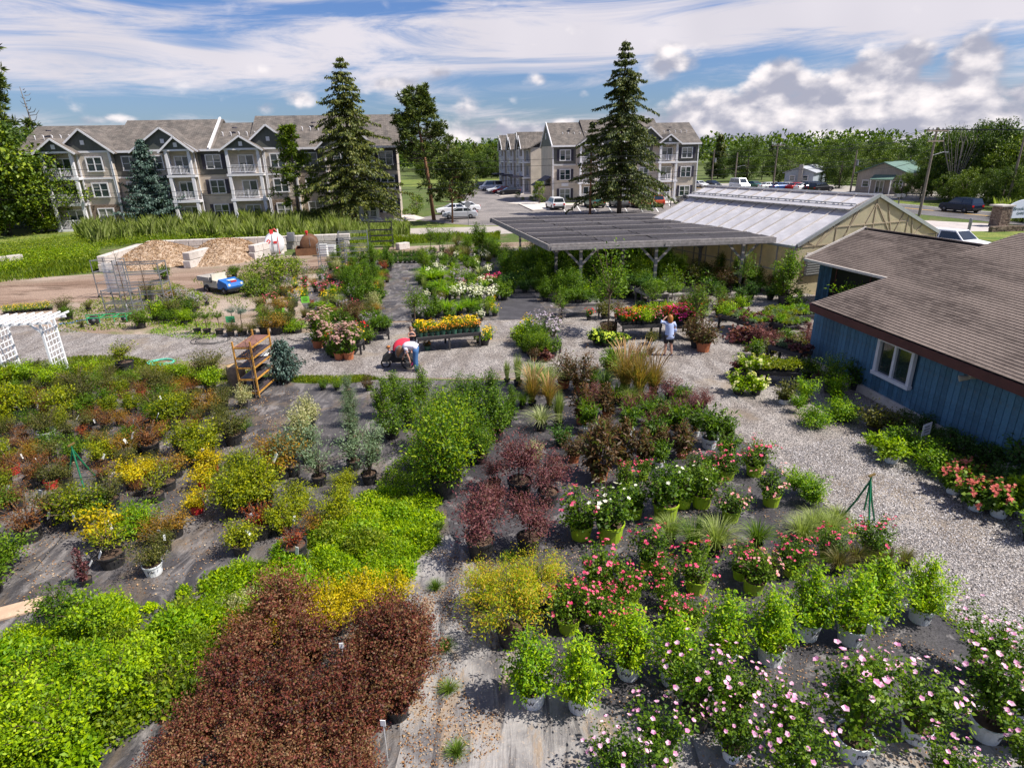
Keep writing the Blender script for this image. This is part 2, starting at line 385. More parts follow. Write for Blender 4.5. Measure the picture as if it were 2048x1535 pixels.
m_soil = simple('potting_soil', (.09, .055, .035), .95, .35, 14, .4)

# ------------------------------------------------------------------ ground sheets
sheet('ground', [(-1600, -60), (1600, -60), (1600, 2600), (-1600, 2600)], 0, m_base)
Z = .004
sheet('yard_ground', smooth_poly(PG([(-500, 740), (-500, 562), (-60, 562), (200, 548), (430, 528), (560, 512), (760, 494), (1000, 486), (1350, 470), (1640, 520), (1700, 600), (1660, 760), (900, 760), (300, 745)]), 2), Z, m_yard)
sheet('dirt_road', smooth_poly(PG([(-600, 640), (-600, 574), (0, 574), (190, 556), (330, 548), (520, 538), (700, 507), (830, 497), (850, 510), (690, 540), (560, 556), (520, 575), (400, 590), (200, 600), (0, 616)]), 3), 2*Z, m_road)
sheet('gravel_path', smooth_poly(PG([(-400, 770), (-300, 650), (100, 650), (200, 672), (420, 664), (640, 668), (720, 652), (800, 643), (1120, 639), (1250, 600), (1400, 585), (1500, 570), (1660, 590), (1700, 700), (1760, 800), (1860, 880), (1980, 980), (2150, 1080), (2700, 1500), (2450, 1650), (1965, 1290), (1835, 1150), (1700, 1050), (1620, 985), (1550, 930), (1470, 870), (1410, 810), (1370, 768), (1200, 752), (1000, 757), (850, 755), (640, 760), (560, 742), (400, 722), (200, 718), (0, 742)]), 2), 3*Z, m_gravel)
sheet('ground_cloth', PG([(-900, 1000), (-500, 800), (0, 752), (300, 752), (450, 756), (620, 768), (760, 760), (1000, 762), (1200, 755), (1375, 772), (1415, 815), (1475, 875), (1555, 935), (1625, 990), (1705, 1055), (1840, 1155), (1970, 1295), (2450, 1655), (2600, 2300), (-1200, 2300)]), 4*Z, m_cloth)
m_cloth2 = ground_mat('black_bed_cloth', [(.036, .033, .038), (.062, .057, .062), (.17, .155, .155)], .8, 30, .6, .3)
_t = m_cloth2.node_tree; _b = _t.nodes['Principled BSDF']; _b.inputs['Specular IOR Level'].default_value = .35
sheet('bed_cloth', PG([(905, 768), (1200, 757), (1373, 774), (1412, 815), (1473, 876), (1553, 936), (1623, 991), (1703, 1056), (1838, 1156), (1968, 1297), (2440, 1655), (2200, 1500), (1500, 1475), (1120, 1390), (1010, 1200), (900, 1070), (880, 930)]), 4.5*Z, m_cloth2)
sheet('walkway_cloth', PG([(812, 1090), (900, 1070), (1010, 1200), (1120, 1390), (1500, 1475), (2200, 1500), (2300, 2300), (600, 2300), (800, 1500), (800, 1250)]), 5*Z, m_strip)
sheet('aisle_cloth', PG([(628, 650), (600, 600), (640, 552), (700, 525), (830, 515), (960, 505), (1300, 468), (1560, 530), (1560, 575), (1300, 600), (1120, 638), (1040, 640), (800, 642), (700, 648)]), 4*Z, m_cloth)
m_asp3 = simple('dark_cloth_flat', (.06, .056, .062), .75, .35, 1.5, .2)
sheet('aisle_mat', PG([(1000, 640), (1108, 638), (1040, 560), (1000, 510), (965, 512), (985, 560)]), 5*Z, m_asp3)
# lawns, roads, parking
sheet('front_lawn', PG([(-200, 490), (-200, 452), (180, 462), (450, 446), (820, 436), (890, 444), (960, 448), (1010, 452), (980, 466), (640, 466), (300, 480)]), Z, m_lawn)
sheet('street', PG([(640, 466), (760, 458), (1020, 452), (1340, 440), (1350, 452), (1000, 468), (660, 478)]), 2*Z, simple('pale_road', (.36, .32, .29), .9, .15, .5, .1))
sheet('parking_road', PG([(820, 438), (905, 425), (930, 400), (905, 376), (960, 368), (1003, 371), (1060, 386), (1080, 402), (1110, 408), (1400, 398), (1420, 440), (960, 452), (880, 446)]), 3*Z, m_asph)
sheet('far_field', PG([(700, 372), (700, 362), (950, 357), (1010, 358), (1010, 368), (960, 367), (905, 374)]), Z, m_lawn)
sheet('corner_lawn', PG([(1392, 392), (1402, 372), (1560, 376), (1500, 392)]), Z, m_lawn)
m_paint = simple('yellow_road_paint', (.72, .42, .05), .7, .12); m_wpaint = simple('white_road_paint', (.75, .73, .70), .7, .12)
a = G(1800, 415); b_ = G(1988, 433); rd = (b_-a); rd.z = 0; rd.normalize(); rn = Vector((-rd.y, rd.x, 0))
def rstrip(name, o0, o1, s0, s1, z, mat): return sheet(name, [a+rd*s0+rn*o0, a+rd*s1+rn*o0, a+rd*s1+rn*o1, a+rd*s0+rn*o1], z, mat)
rstrip('highway', -5.2, 5.0, -160, 60, 3*Z, m_asph2)
rstrip('centre_line', -.22, -.08, -160, 60, 4*Z, m_paint); rstrip('centre_line', .08, .22, -160, 60, 4*Z, m_paint)
rstrip('edge_line', 4.1, 4.22, -160, 60, 4*Z, m_wpaint); rstrip('edge_line', -4.22, -4.1, -160, -8, 4*Z, m_wpaint)
rstrip('far_parking_lot', 9, 30, -70, -8, 3*Z, simple('faded_asphalt', (.33, .30, .27), .9, .15, .4))
rstrip('verge', 5.1, 8.9, -160, 60, 2*Z, m_lawn)
sheet('driveway', PG([(1835, 440), (1990, 448), (2060, 462), (1900, 470), (1960, 500), (2048, 520), (1850, 520), (1700, 480)]), 2*Z, simple('pale_asphalt', (.37, .33, .31), .9, .2, .5, .1, dirt=(.2, .18, .17)))
sheet('entrance_lawn', PG([(1905, 463), (2200, 462), (2300, 490), (1990, 482), (1940, 478)]), 3*Z, m_lawn)
# kerbs
def kerb(pts, name='kerb'):
    m = MB(); q = PG(pts)
    for i in range(len(q)-1): m.bar(q[i]+Vector((0, 0, .07)), q[i+1]+Vector((0, 0, .07)), .18, .14)
    o = m.obj(name, m_conc, kind='structure'); return o
kerb([(1003, 372), (1010, 376)]); kerb([(990, 389), (1000, 393), (1048, 388)]); kerb([(1038, 409), (1066, 422), (1098, 420), (1104, 412), (1400, 406)])
sheet('pavement', PG([(1010, 408), (1050, 402), (1110, 408), (1400, 402), (1400, 406), (1104, 413), (1098, 419), (1066, 421), (1038, 409)]), .09, m_conc)
sheet('pavement', PG([(640, 436), (820, 428), (850, 436), (830, 442), (640, 444)]), .03, m_conc)
for i in range(9):
    x = 1120+i*31
    sheet('parking_line', PG([(x, 408), (x+1.5, 408), (x+12, 424), (x+10, 424)]), 4*Z, m_wpaint)
kb = G(985, 390)

# ------------------------------------------------------------------ building materials
m_white = simple('white_trim', (.68, .66, .68), .5, .06, 3)
def siding_mat(name, col, pitch, vertical=False, var=.12):
    m, t, b = newmat(name); oc = objco(t); sx = t.nodes.new('ShaderNodeSeparateXYZ'); t.links.new(oc, sx.inputs[0])
    s = mth(t, 'FRACT', mth(t, 'DIVIDE', sx.outputs[0 if vertical else 2], pitch))
    n1 = noise(t, oc, .8, 4, .6); n2 = noise(t, oc, 14, 3)
    c = mixc(t, rng_(t, n1, .3, .7), tuple(q*(1-var) for q in col), tuple(q*(1+var) for q in col))
    c = mixc(t, rng_(t, s, 0, .14, .55, 0), c, tuple(q*.35 for q in col))
    c = mixc(t, rng_(t, n2, .4, .7, 0, .25), c, tuple(q*.7 for q in col))
    setc(t, b, c); b.inputs['Roughness'].default_value = .6; bump(t, b, s, .5, .03); return m
def roof_mat(name, c0, c1, ph=.14, pw=.3):
    m, t, b = newmat(name); oc = objco(t)
    bk = t.nodes.new('ShaderNodeTexBrick'); t.links.new(oc, bk.inputs['Vector'])
    bk.inputs['Scale'].default_value = 1; bk.inputs['Brick Width'].default_value = pw; bk.inputs['Row Height'].default_value = ph; bk.inputs['Mortar Size'].default_value = .012
    bk.inputs['Color1'].default_value = (*c0, 1); bk.inputs['Color2'].default_value = (*c1, 1); bk.inputs['Mortar'].default_value = (*[q*.3 for q in c0], 1)
    n = noise(t, oc, 1.1, 5, .6, .3, (1, .5, 1)); n2 = noise(t, oc, 30, 3)
    c = mixc(t, rng_(t, n, .3, .7), mixc(t, 1, bk.outputs['Color'], (.72, .72, .74), 'MULTIPLY'), mixc(t, 1, bk.outputs['Color'], (1.3, 1.25, 1.25), 'MULTIPLY'))
    c = mixc(t, rng_(t, n2, .3, .7, 0, .5), c, mixc(t, 1, c, (.6, .6, .6), 'MULTIPLY'))
    setc(t, b, c); b.inputs['Roughness'].default_value = .9; bump(t, b, n2, .3, .01); return m
m_clap = siding_mat('beige_clapboard', (.56, .475, .395), .2); m_dark = siding_mat('dark_green_siding', (.085, .09, .078), .4, True)
m_dark2 = siding_mat('dark_clapboard', (.115, .11, .10), .2)
m_aroof = roof_mat('weathered_shingle', (.105, .09, .078), (.165, .145, .125), .25, .55)
m_glass = simple('window_glass', (.022, .035, .035), .08, .5, .8, 0, 0, 1.0)
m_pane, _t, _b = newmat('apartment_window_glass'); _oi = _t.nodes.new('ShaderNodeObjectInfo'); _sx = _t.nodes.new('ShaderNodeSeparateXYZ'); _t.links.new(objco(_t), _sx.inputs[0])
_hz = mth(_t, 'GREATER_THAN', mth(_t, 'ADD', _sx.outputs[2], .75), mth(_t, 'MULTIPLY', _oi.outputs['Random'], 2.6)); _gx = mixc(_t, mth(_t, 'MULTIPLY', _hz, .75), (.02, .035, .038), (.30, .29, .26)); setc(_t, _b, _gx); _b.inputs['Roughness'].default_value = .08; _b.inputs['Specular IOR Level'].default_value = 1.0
m_shut = simple('dark_shutter', (.035, .03, .05), .6)
m_stone = ground_mat('ledge_stone', [(.13, .09, .07), (.26, .20, .15), (.06, .045, .04)], 3, 12, .9, .6, (1, 1, 3))

_wp = {}
def window_proto(w, h, cols=2, frame=.12, mid=True):
    k = (w, h, cols, mid)
    if k not in _wp:
        f = MB()
        f.box((0, -.05, h/2-frame/2), (w, .12, frame)); f.box((0, -.06, -h/2+frame/2), (w+.06, .16, frame))
        for s in (-1, 1): f.box((s*(w/2-frame/2), -.05, 0), (frame, .118, h-2*frame))
        pw = (w-2*frame)/cols
        for i in range(1, cols): f.box((-w/2+frame+i*pw, -.045, 0), (.10, .10, h-2*frame))
        if mid: f.box((0, -.035, 0), (w-2*frame, .07, .05))
        g = MB(); g.box((0, -.012, 0), (pw-.08, .016, h-2*frame))
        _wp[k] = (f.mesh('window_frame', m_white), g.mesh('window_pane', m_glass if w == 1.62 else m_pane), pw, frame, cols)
    return _wp[k]
def add_window(root, u, y, z, w, h, cols=2, mid=True, shutters=None, face=0):
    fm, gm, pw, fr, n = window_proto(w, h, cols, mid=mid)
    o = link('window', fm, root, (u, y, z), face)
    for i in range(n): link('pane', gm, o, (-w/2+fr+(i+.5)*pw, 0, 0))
    if shutters:
        s = MB(); s.box((0, -.03, 0), (.42, .06, h))
        if 'shut' not in _wp: _wp['shut'] = s.mesh('shutter', m_shut)
        for q in (-1, 1): link('shutter', _wp['shut'], root, (u+q*(w/2+.24), y, z))
    return o
def gable(root, u0, u1, y0, depth, ze, rise, sid, name='gable', over=.35):
    """cross gable: triangular sided face at y0 with its own little roof running back"""
    um = (u0+u1)/2; f = MB(); f.add([(u0, y0, ze), (u1, y0, ze), (um, y0, ze+rise)], [(0, 1, 2)])
    g = f.obj(name, sid, root)
    v = MB(); v.box((um, y0-.05, ze+rise*.42), (.42, .06, .5)); v.obj('gable_vent', m_white, g)
    r = MB(); w = (u1-u0)/2; sl_ = rise/w; t = .16
    for s in (-1, 1):
        a0 = (um+s*(w+over), y0-over, ze-sl_*over); a1 = (um, y0-over, ze+rise); b0 = (um+s*(w+over), y0+depth, ze-sl_*over); b1 = (um, y0+depth, ze+rise)
        vs = [a0, a1, b1, b0]; vs = vs+[(p[0], p[1], p[2]+t) for p in vs]
        r.add(vs, [(0, 1, 2, 3), (7, 6, 5, 4), (0, 4, 5, 1), (1, 5, 6, 2), (2, 6, 7, 3), (3, 7, 4, 0)])
    r.obj('gable_roof', m_aroof, g)
    tr = MB()
    for s in (-1, 1): tr.bar((um+s*(w+over), y0-over-.02, ze-sl_*over+.03), (um, y0-over-.02, ze+rise+.03), .10, .2, upv=(0, -1, 0) if False else (0, 0, 1))
    tr.bar((u0, y0-.03, ze+.0), (u1, y0-.03, ze+.0), .1, .22)
    tr.obj('gable_trim', m_white, g); return g
_bal = {}
def balcony(root, u0, u1, y0, proj, decks, ztop):
    w = u1-u0; um = (u0+u1)/2
    for s in (u0+.2, u1-.2, ):
        for yy in (y0-proj+.15,):
            p = MB(); p.box((s, yy, ztop/2), (.34, .34, ztop)); p.obj('porch_post', m_white, root)
    key = (round(w, 1), proj)
    if key not in _bal:
        d = MB(); d.box((0, -proj/2, -.14), (w+.3, proj+.1, .3))
        r = MB(); r.box((0, -proj+.1, 1.0), (w-.6, .07, .07)); r.box((0, -proj+.1, .18), (w-.6, .06, .06))
        n = int((w-.6)/.16)
        for i in range(n): r.box((-(w-.6)/2+(i+.5)*(w-.6)/n, -proj+.1, .58), (.045, .045, .78))
        r.box((0, -proj+.1, .6), (.12, .12, 1.0))
        dr = MB(); dr.box((0, -.03, 1.1), (1.7, .05, 2.15)); 
        _bal[key] = (d.mesh('balcony_deck', m_white), r.mesh('railing', m_white))
    for z in decks:
        d = link('balcony_deck', _bal[key][0], root, (um, y0, z)); link('railing', _bal[key][1], d, (0, 0, 0))
        add_window(root, um+.1, y0-.02, z+1.15, 1.9, 2.1, 2, False)
def tilted_roof(root, u0, u1, ze, zr, y0, y1, ov=.5, name='roof', mat=None):
    """gable roof with ridge along u; the slopes are objects of their own so that shingle courses run true"""
    mat = mat or m_aroof; ym = (y0+y1)/2
    for s, ya in ((1, y0), (-1, y1)):
        run = abs(ym-ya)+ov; sl_ = (zr-ze)/abs(ym-ya); drop = sl_*ov; hyp = math.hypot(run, zr-ze+drop)
        m = MB(); m.box(((u1-u0)/2, hyp/2, 0), (u1-u0+2*ov, hyp, .18))
        o = m.obj(name, mat, root, loc=(u0, ya-s*ov, ze-drop)); ang = math.atan2(zr-ze+drop, run)
        if s == 1: o.rotation_euler = (ang, 0, 0)
        else: o.rotation_euler = (ang, 0, math.pi); o.location = (u1, ya+ov, ze-drop)
def body(root, u0, u1, y0, y1, h, mat, name='wall'):
    m = MB(); m.box(((u0+u1)/2, (y0+y1)/2, h/2), (u1-u0, y1-y0, h)); return m.obj(name, mat, root)
def panel(root, u0, u1, z0, z1, y, mat, name='siding_panel', t=.06):
    m = MB(); m.box(((u0+u1)/2, y-t/2, (z0+z1)/2), (u1-u0, t, z1-z0)); return m.obj(name, mat, root)
def trim(root, u, z0, z1, y, w=.18, name='corner_trim'):
    m = MB(); m.box((u, y-.06, (z0+z1)/2), (w, .12, z1-z0)); return m.obj(name, m_white, root)
def roof_vents(root, u, y, z, n=5):
    for i in range(n):
        m = MB(); m.tube([(u+i*1.0, y, z-.3), (u+i*1.0, y, z+.45), (u+i*1.0-.12, y-.05, z+.5)], .06, 8); m.obj('vent_pipe', m_white, root, smooth=True)
        if i == 1:
            c = MB(); c.lathe([(.01, .62), (.3, .6), (.32, .48), (.05, .46)], 8, (u+i*1.0+.35, y+.8, z+.5)); c.lathe([(.1, 0), (.1, .5)], 6, (u+i*1.0+.35, y+.8, z)); c.obj('roof_fan', m_shut, root)

# ---- left apartment building
O1 = G(200, 458); D1 = Vector((37.4, 5.44, 0)).normalized(); rz1 = math.atan2(D1.y, D1.x)
A = thing('apartment_building', 'long three-storey beige apartment block with grey shingle roof behind the reeds', 'building', O1, rz1)
body(A, -7, 38.0, 0, 14, 9.2, m_clap)
tilted_roof(A, -7, 4.2, 9.25, 12.4, 0, 14, .5)
tilted_roof(A, 3.9, 14.9, 9.26, 12.95, 0.0, 14.0, .5, 'main_roof')
tilted_roof(A, 14.9, 20.5, 9.27, 12.5, 0.1, 14, .5)
tilted_roof(A, 20.0, 38.0, 9.28, 13.3, 0, 14, .5, 'main_roof')
pm = MB(); pm.bar((15.0, -.6, 9.25), (15.0, 7, 13.15), .22, .35); pm.obj('fire_wall_cap', m_white, A)
gt = MB(); gt.box((15.5, -.56, 9.12), (45.6, .14, .26)); gt.obj('gutter', m_white, A)
zf = [.3, 3.3, 6.3]
def storeys(root, u, y, w=1.9, h=1.75, sh=(0, 0, 0), zs=(1.75, 4.75, 7.75), **k):
    for z, s in zip(zs, sh): add_window(root, u, y, z, w, h, 2, True, s)
# bay fronts that stand proud of the main wall
def bay(root, u0, u1, y, top, mid, low):
    m = MB(); m.box(((u0+u1)/2, y/2, 4.6), (u1-u0, -y, 9.2)); m.obj('wall', mid, root)
    if top: panel(root, u0+.09, u1-.09, 6.2, 9.0, y, top)
    if low: panel(root, u0+.09, u1-.09, .02, 3.0, y, low, 'stone_facing', .09)
    for u in (u0+.05, u1-.05): trim(root, u, 0, 9.1, y-.02)
    bnd = MB(); bnd.box(((u0+u1)/2, y-.07, 6.12), (u1-u0, .1, .2)); bnd.obj('band_board', m_white, root)
bay(A, -.1, 3.6, -1.0, None, m_clap, m_stone); storeys(A, 1.75, -1.1)
panel(A, 3.65, 7.3, 6.2, 9.0, 0, m_dark2); storeys(A, 5.4, -.08)
bb = MB(); bb.box((5.4, -.08, 6.1), (3.7, .1, .2)); bb.obj('band_board', m_white, A)
bay(A, 7.4, 10.4, -1.0, None, m_clap, None); storeys(A, 8.7, -1.1)
panel(A, 13.4, 17.0, 6.2, 9.0, 0, m_dark2); storeys(A, 15.2, -.08, 1.9, 1.75, (1, 1, 1))
bay(A, 21.6, 25.3, -1.0, None, m_clap, m_stone); storeys(A, 23.2, -1.1)
panel(A, 25.4, 28.6, 6.2, 9.0, 0, m_dark2); storeys(A, 27.0, -.08)
bay(A, 29.0, 33.0, -1.0, None, m_clap, m_stone); storeys(A, 31, -1.1)
storeys(A, 36.6, -.08, 1.9, 1.75, (1, 1, 1)); panel(A, 35.3, 37.9, 6.2, 9.0, 0, m_dark2)
bal1 = [(-3.7, -.1), (10.2, 13.2), (17.2, 21.3), (32.6, 35.2)]
for u0, u1 in bal1:
    balcony(A, u0, u1, -.9 if u0 > 0 else -.9, 1.2, zf, 9.1)
    m = MB(); m.box(((u0+u1)/2, -.45, 4.55), (u1-u0, .9, 9.1)); m.obj('wall', m_clap, A)
    gable(A, u0-.2, u1+.2, -2.1, 4.0, 9.15, 1.45, m_dark)
gable(A, -2.2, 4.0, -1.02, 6.5, 9.17, 2.5, m_dark); gable(A, 6.3, 13.6, -1.02, 6.5, 9.18, 2.5, m_dark); gable(A, 19.0, 25.7, -1.02, 7, 9.17, 2.7, m_dark); gable(A, 28.2, 34.4, -1.02, 7, 9.17, 2.6, m_dark)
roof_vents(A, -6.2, 3.0, 10.75); roof_vents(A, 16.0, 3.2, 10.8); roof_vents(A, 26.0, 3.4, 11.3, 3)
for u in (3.7, 21.45, 13.35):
    m = MB(); m.tube([(u, -1.15, 9.0), (u, -1.12, .2)], .07, 6); m.obj('downpipe', m_white, A)
# ---- right apartment building: front block and the wing behind it
O2 = G(1105, 405); D2 = Vector((24.54, 2.3, 0)).normalized(); rz2 = math.atan2(D2.y, D2.x)
B = thing('apartment_building', 'beige apartment block with dark gable end standing behind the tall right-hand spruce', 'building', O2, rz2)
body(B, 0, 25, 0, 13, 9.0, m_clap)
tilted_roof(B, 0.4, 6.2, 9.03, 12.7, 0, 13, .45); tilted_roof(B, 6.2, 18.6, 9.04, 13.1, 0, 13, .45, 'main_roof'); tilted_roof(B, 18.6, 25, 9.03, 12.4, 0, 13, .45)
ge = MB(); ge.add([(-.06, 0, 9.0), (-.06, 13, 9.0), (-.06, 6.5, 12.6)], [(0, 1, 2)]); ge.obj('gable_end', m_dark, B)
for s in (-1, 1):
    m = MB(); m.bar((-.14, 6.5+s*6.9, 8.85), (-.14, 6.5, 12.75), .14, .34); m.obj('gable_trim', m_white, B)
m = MB(); m.box((-.14, 6.5, 10.6), (.08, .5, 1.0)); m.obj('gable_vent', m_white, B)
gt = MB(); gt.box((12.5, -.5, 8.92), (25.6, .14, .26)); gt.obj('gutter', m_white, B)
trim(B, .05, 0, 8.95, -.02); trim(B, 24.95, 0, 8.95, -.02)
for u0, u1 in ((.15, 3.9), (21.3, 24.85), (8, 17)):
    panel(B, u0, u1, 6.1, 8.85, 0, m_dark2)
    m = MB(); m.box(((u0+u1)/2, -.08, 6.0), (u1-u0, .12, .22)); m.obj('band_board', m_white, B)
storeys(B, 2.1, -.08, 1.9, 1.75, (1, 1, 1), (1.35, 4.45, 7.5)); storeys(B, 23.0, -.08, 1.9, 1.75, (1, 1, 1), (1.35, 4.45, 7.5))
for u in (9.3, 12.5, 15.6): storeys(B, u, -.08, 1.7, 1.75, (0, 0, 0), (1.35, 4.45, 7.5))
for u0, u1 in ((4.3, 7.8), (17.8, 21.0)):
    balcony(B, u0, u1, -.02, 1.4, [.3, 3.2, 6.2], 9.0); gable(B, u0-.2, u1+.2, -1.5, 4.0, 9.05, 1.3, m_dark)
gable(B, 6.6, 12.4, -.12, 7, 9.06, 2.5, m_dark); gable(B, 13.4, 19.3, -.12, 7, 9.06, 2.5, m_dark)
roof_vents(B, 2.2, 3.0, 10.6, 6); roof_vents(B, 19.8, 3.0, 10.6, 5)
pl = MB(); pl.box((2.1, -.09, 2.85), (1.2, .05, .5)); pl.obj('number_plate', m_white, B)
# lean-to on the end wall
lt = MB(); lt.box((-1.1, 5, 1.3), (2.2, 6, 2.6)); lt.obj('lean_to', m_clap, B)
lr = MB(); lr.add([(-2.6, 1.6, 2.5), (-2.6, 8.4, 2.5), (0.0, 8.4, 4.0), (0.0, 1.6, 4.0), (-2.6, 1.6, 2.62), (-2.6, 8.4, 2.62), (0.0, 8.4, 4.15), (0.0, 1.6, 4.15)], [(3, 2, 1, 0), (4, 5, 6, 7), (0, 1, 5, 4), (1, 2, 6, 5), (2, 3, 7, 6), (3, 0, 4, 7)]); lr.obj('lean_to_roof', m_shut, B)
# wing running back
w0 = G(1062, 388); w1 = G(1006, 373); Dw = (w0-w1); Dw.z = 0; wl = Dw.length; Dw.normalize()
Cc = thing('apartment_building', 'farther row of narrow blue-grey gabled apartments beside the parked cars', 'building', w1, math.atan2(Dw.y, Dw.x))
body(Cc, 0, wl, 0, 13, 9.0, m_clap); tilted_roof(Cc, 0, wl, 9.02, 12.2, 0, 13, .4)
n = 6
for i in range(n):
    u = wl*(i+.5)/n; g0, g1 = wl*i/n+.8, wl*(i+1)/n-.8
    if i % 2 == 0:
        gable(Cc, g0, g1, -.9, 6, 9.03, 3.0, m_dark); m = MB(); m.box(((g0+g1)/2, -.45, 4.5), (g1-g0-.4, .9, 9.0)); m.obj('wall', m_clap, Cc)
        storeys(Cc, u, -.98, 1.9, 1.75)
        for uu in (g0+.2, g1-.2): trim(Cc, uu, 0, 9, -.92, .25)
    else:
        balcony(Cc, g0, g1, -.02, 1.5, [.3, 3.3, 6.3], 9); gable(Cc, g0-.1, g1+.1, -1.6, 5, 9.03, 2.2, m_dark)
        m = MB(); m.box((u, -2.6, 3.4), (g1-g0, 2.4, .25)); m.obj('entrance_roof', m_shut, Cc)

# ---- far shop and house beyond the highway
m_tan = siding_mat('tan_steel_siding', (.33, .28, .24), .3, True); m_groof = siding_mat('green_steel_roof', (.10, .175, .14), .5, True); m_bluegrey = siding_mat('blue_grey_siding', (.33, .37, .43), .22)
sc_ = G(1709, 386); sR = G(1806, 389)
dF = (sR-sc_); dF.z = 0; fl = dF.length; dF.normalize(); Sh = thing('shop_building', 'tan steel shop building with a green metal roof across the highway', 'building', sc_, math.atan2(dF.y, dF.x))
body(Sh, 0, fl, 0, 13, 3.5, m_tan)
for s in (0, 1):
    pass
gf = MB(); gf.add([(0, 0, 3.5), (fl, 0, 3.5), (fl*.52, 0, 5.1)], [(0, 1, 2)]); gf.obj('gable_wall', m_tan, Sh); MB().add([(0, 13, 3.5), (fl, 13, 3.5), (fl*.52, 13, 5.1)], [(0, 2, 1)]).obj('gable_wall', m_tan, Sh)
rf = MB()
for (xa, za, xb, zb) in ((-.4, 3.37, fl*.52, 5.15), (fl*.52, 5.15, fl+.4, 3.37)):
    rf.add([(xa, -.4, za), (xb, -.4, zb), (xb, 13.4, zb), (xa, 13.4, za), (xa, -.4, za+.15), (xb, -.4, zb+.15), (xb, 13.4, zb+.15), (xa, 13.4, za+.15)], [(3, 2, 1, 0), (4, 5, 6, 7), (0, 1, 5, 4), (1, 2, 6, 5), (2, 3, 7, 6), (3, 0, 4, 7)])
rf.obj('roof', m_groof, Sh)
for u in (1.6, fl*.82, fl-.9): add_window(Sh, u, -.02, 1.7, 1.2, 1.2, 1)
add_window(Sh, fl*.5, -.02, 1.15, 1.4, 2.2, 2, False)
m = MB(); m.add([(2.8, -1.8, 2.4), (6.4, -1.8, 2.4), (6.4, 0, 3.1), (2.8, 0, 3.1), (2.8, -1.8, 2.5), (6.4, -1.8, 2.5), (6.4, 0, 3.2), (2.8, 0, 3.2)], [(3, 2, 1, 0), (4, 5, 6, 7), (0, 1, 5, 4), (1, 2, 6, 5), (2, 3, 7, 6), (3, 0, 4, 7)]); m.obj('porch_roof', m_groof, Sh)
for u in (3.0, 6.2):
    m = MB(); m.box((u, -1.7, 1.2), (.15, .15, 2.4)); m.obj('porch_post', m_white, Sh)
m = MB(); m.box((-.06, 6.8, 2.3), (.08, 2.0, 1.1)); m.obj('wall_sign', m_white, Sh)
add_window(Sh, -.04, 3.4, 1.2, 1.5, 2.2, 1, False, face=-math.pi/2); add_window(Sh, -.04, 9.5, 1.6, 1.0, 1.0, 1, False, face=-math.pi/2)
hL = G(1567, 371); hR = G(1624, 371.5); dH = hR-hL; dH.z = 0; hl = dH.length; dH.normalize()
Hs = thing('house', 'low pale blue-grey house with a shallow gable behind the parked cars', 'building', hL, math.atan2(dH.y, dH.x))
body(Hs, 0, hl, 0, 22, 2.7, m_bluegrey); gf = MB(); gf.add([(0, 0, 2.7), (hl, 0, 2.7), (hl*.5, 0, 3.8)], [(0, 1, 2)]); gf.obj('gable_wall', m_bluegrey, Hs)
rf = MB()
for (xa, za, xb, zb) in ((-.5, 2.6, hl*.5, 3.85), (hl*.5, 3.85, hl+.5, 2.6)):
    rf.add([(xa, -.4, za), (xb, -.4, zb), (xb, 22, zb), (xa, 22, za), (xa, -.4, za+.15), (xb, -.4, zb+.15), (xb, 22, zb+.15), (xa, 22, za+.15)], [(3, 2, 1, 0), (4, 5, 6, 7), (0, 1, 5, 4), (1, 2, 6, 5), (2, 3, 7, 6), (3, 0, 4, 7)])
rf.obj('roof', simple('grey_roofing', (.32, .33, .36), .7, .1), Hs)
for u in (1.6, hl-1.6): add_window(Hs, u, -.02, 1.6, 1.2, 1.2, 1)
for y in (4, 8, 12, 16): add_window(Hs, -.02, y, 1.6, 1.2, 1.2, 1, face=-math.pi/2)
m = MB(); m.box((hl*.56, -.5, 2.2), (.8, 1, 4.4)); m.obj('chimney', simple('chimney_block', (.25, .23, .22)), Hs)

# ---- greenhouse
GU = Vector((.923, .385, 0)); GV = Vector((-.385, .923, 0)); GO = Vector((16.0, 34.5, 0)); gw = 11.8; gl = 14.6; ze = 2.8; zr = 5.2
m_bar = simple('weathered_bar', (.38, .34, .31), .6, .2, 8); m_alu = simple('aluminium_bar', (.42, .42, .42), .45, .15, 6, 0, .6)
def plast(name, col, tr_, rough=.35):
    m, t, b = newmat(name); oc = objco(t); n = noise(t, oc, .9, 5, .6, .3, (1, 1, 1)); n2 = noise(t, oc, 3.5, 5, .7, .2)
    c = mixc(t, rng_(t, n, .3, .7), tuple(q*.85 for q in col), tuple(min(1, q*1.15) for q in col)); c = mixc(t, rng_(t, n2, .55, .75, 0, .4), c, tuple(q*.6 for q in col))
    setc(t, b, c); b.inputs['Roughness'].default_value = rough; b.inputs['Specular IOR Level'].default_value = .5
    tl = t.nodes.new('ShaderNodeBsdfTranslucent'); t.links.new(c, tl.inputs[0]); mx = t.nodes.new('ShaderNodeMixShader'); mx.inputs[0].default_value = tr_
    t.links.new(b.outputs[0], mx.inputs[1]); t.links.new(tl.outputs[0], mx.inputs[2]); t.links.new(mx.outputs[0], t.nodes['Material Output'].inputs[0]); return m
m_pvc = plast('roof_polycarbonate', (.68, .66, .68), .35); m_pvcw = plast('yellowed_plastic_sheet', (.80, .71, .48), .65, .5)
GH = thing('greenhouse', 'long greenhouse with a pale ribbed plastic roof and yellowed plastic walls', 'greenhouse', GO, math.atan2(GU.y, GU.x))
npan = 12; pl_ = gl/npan; run = gw/2; slope = math.atan2(zr-ze, run); hyp = math.hypot(run, zr-ze)
lowL = hyp*.70
pmesh = MB().box((pl_/2, lowL/2, 0), (pl_-.05, lowL, .02)).mesh('roof_panel', m_pvc)
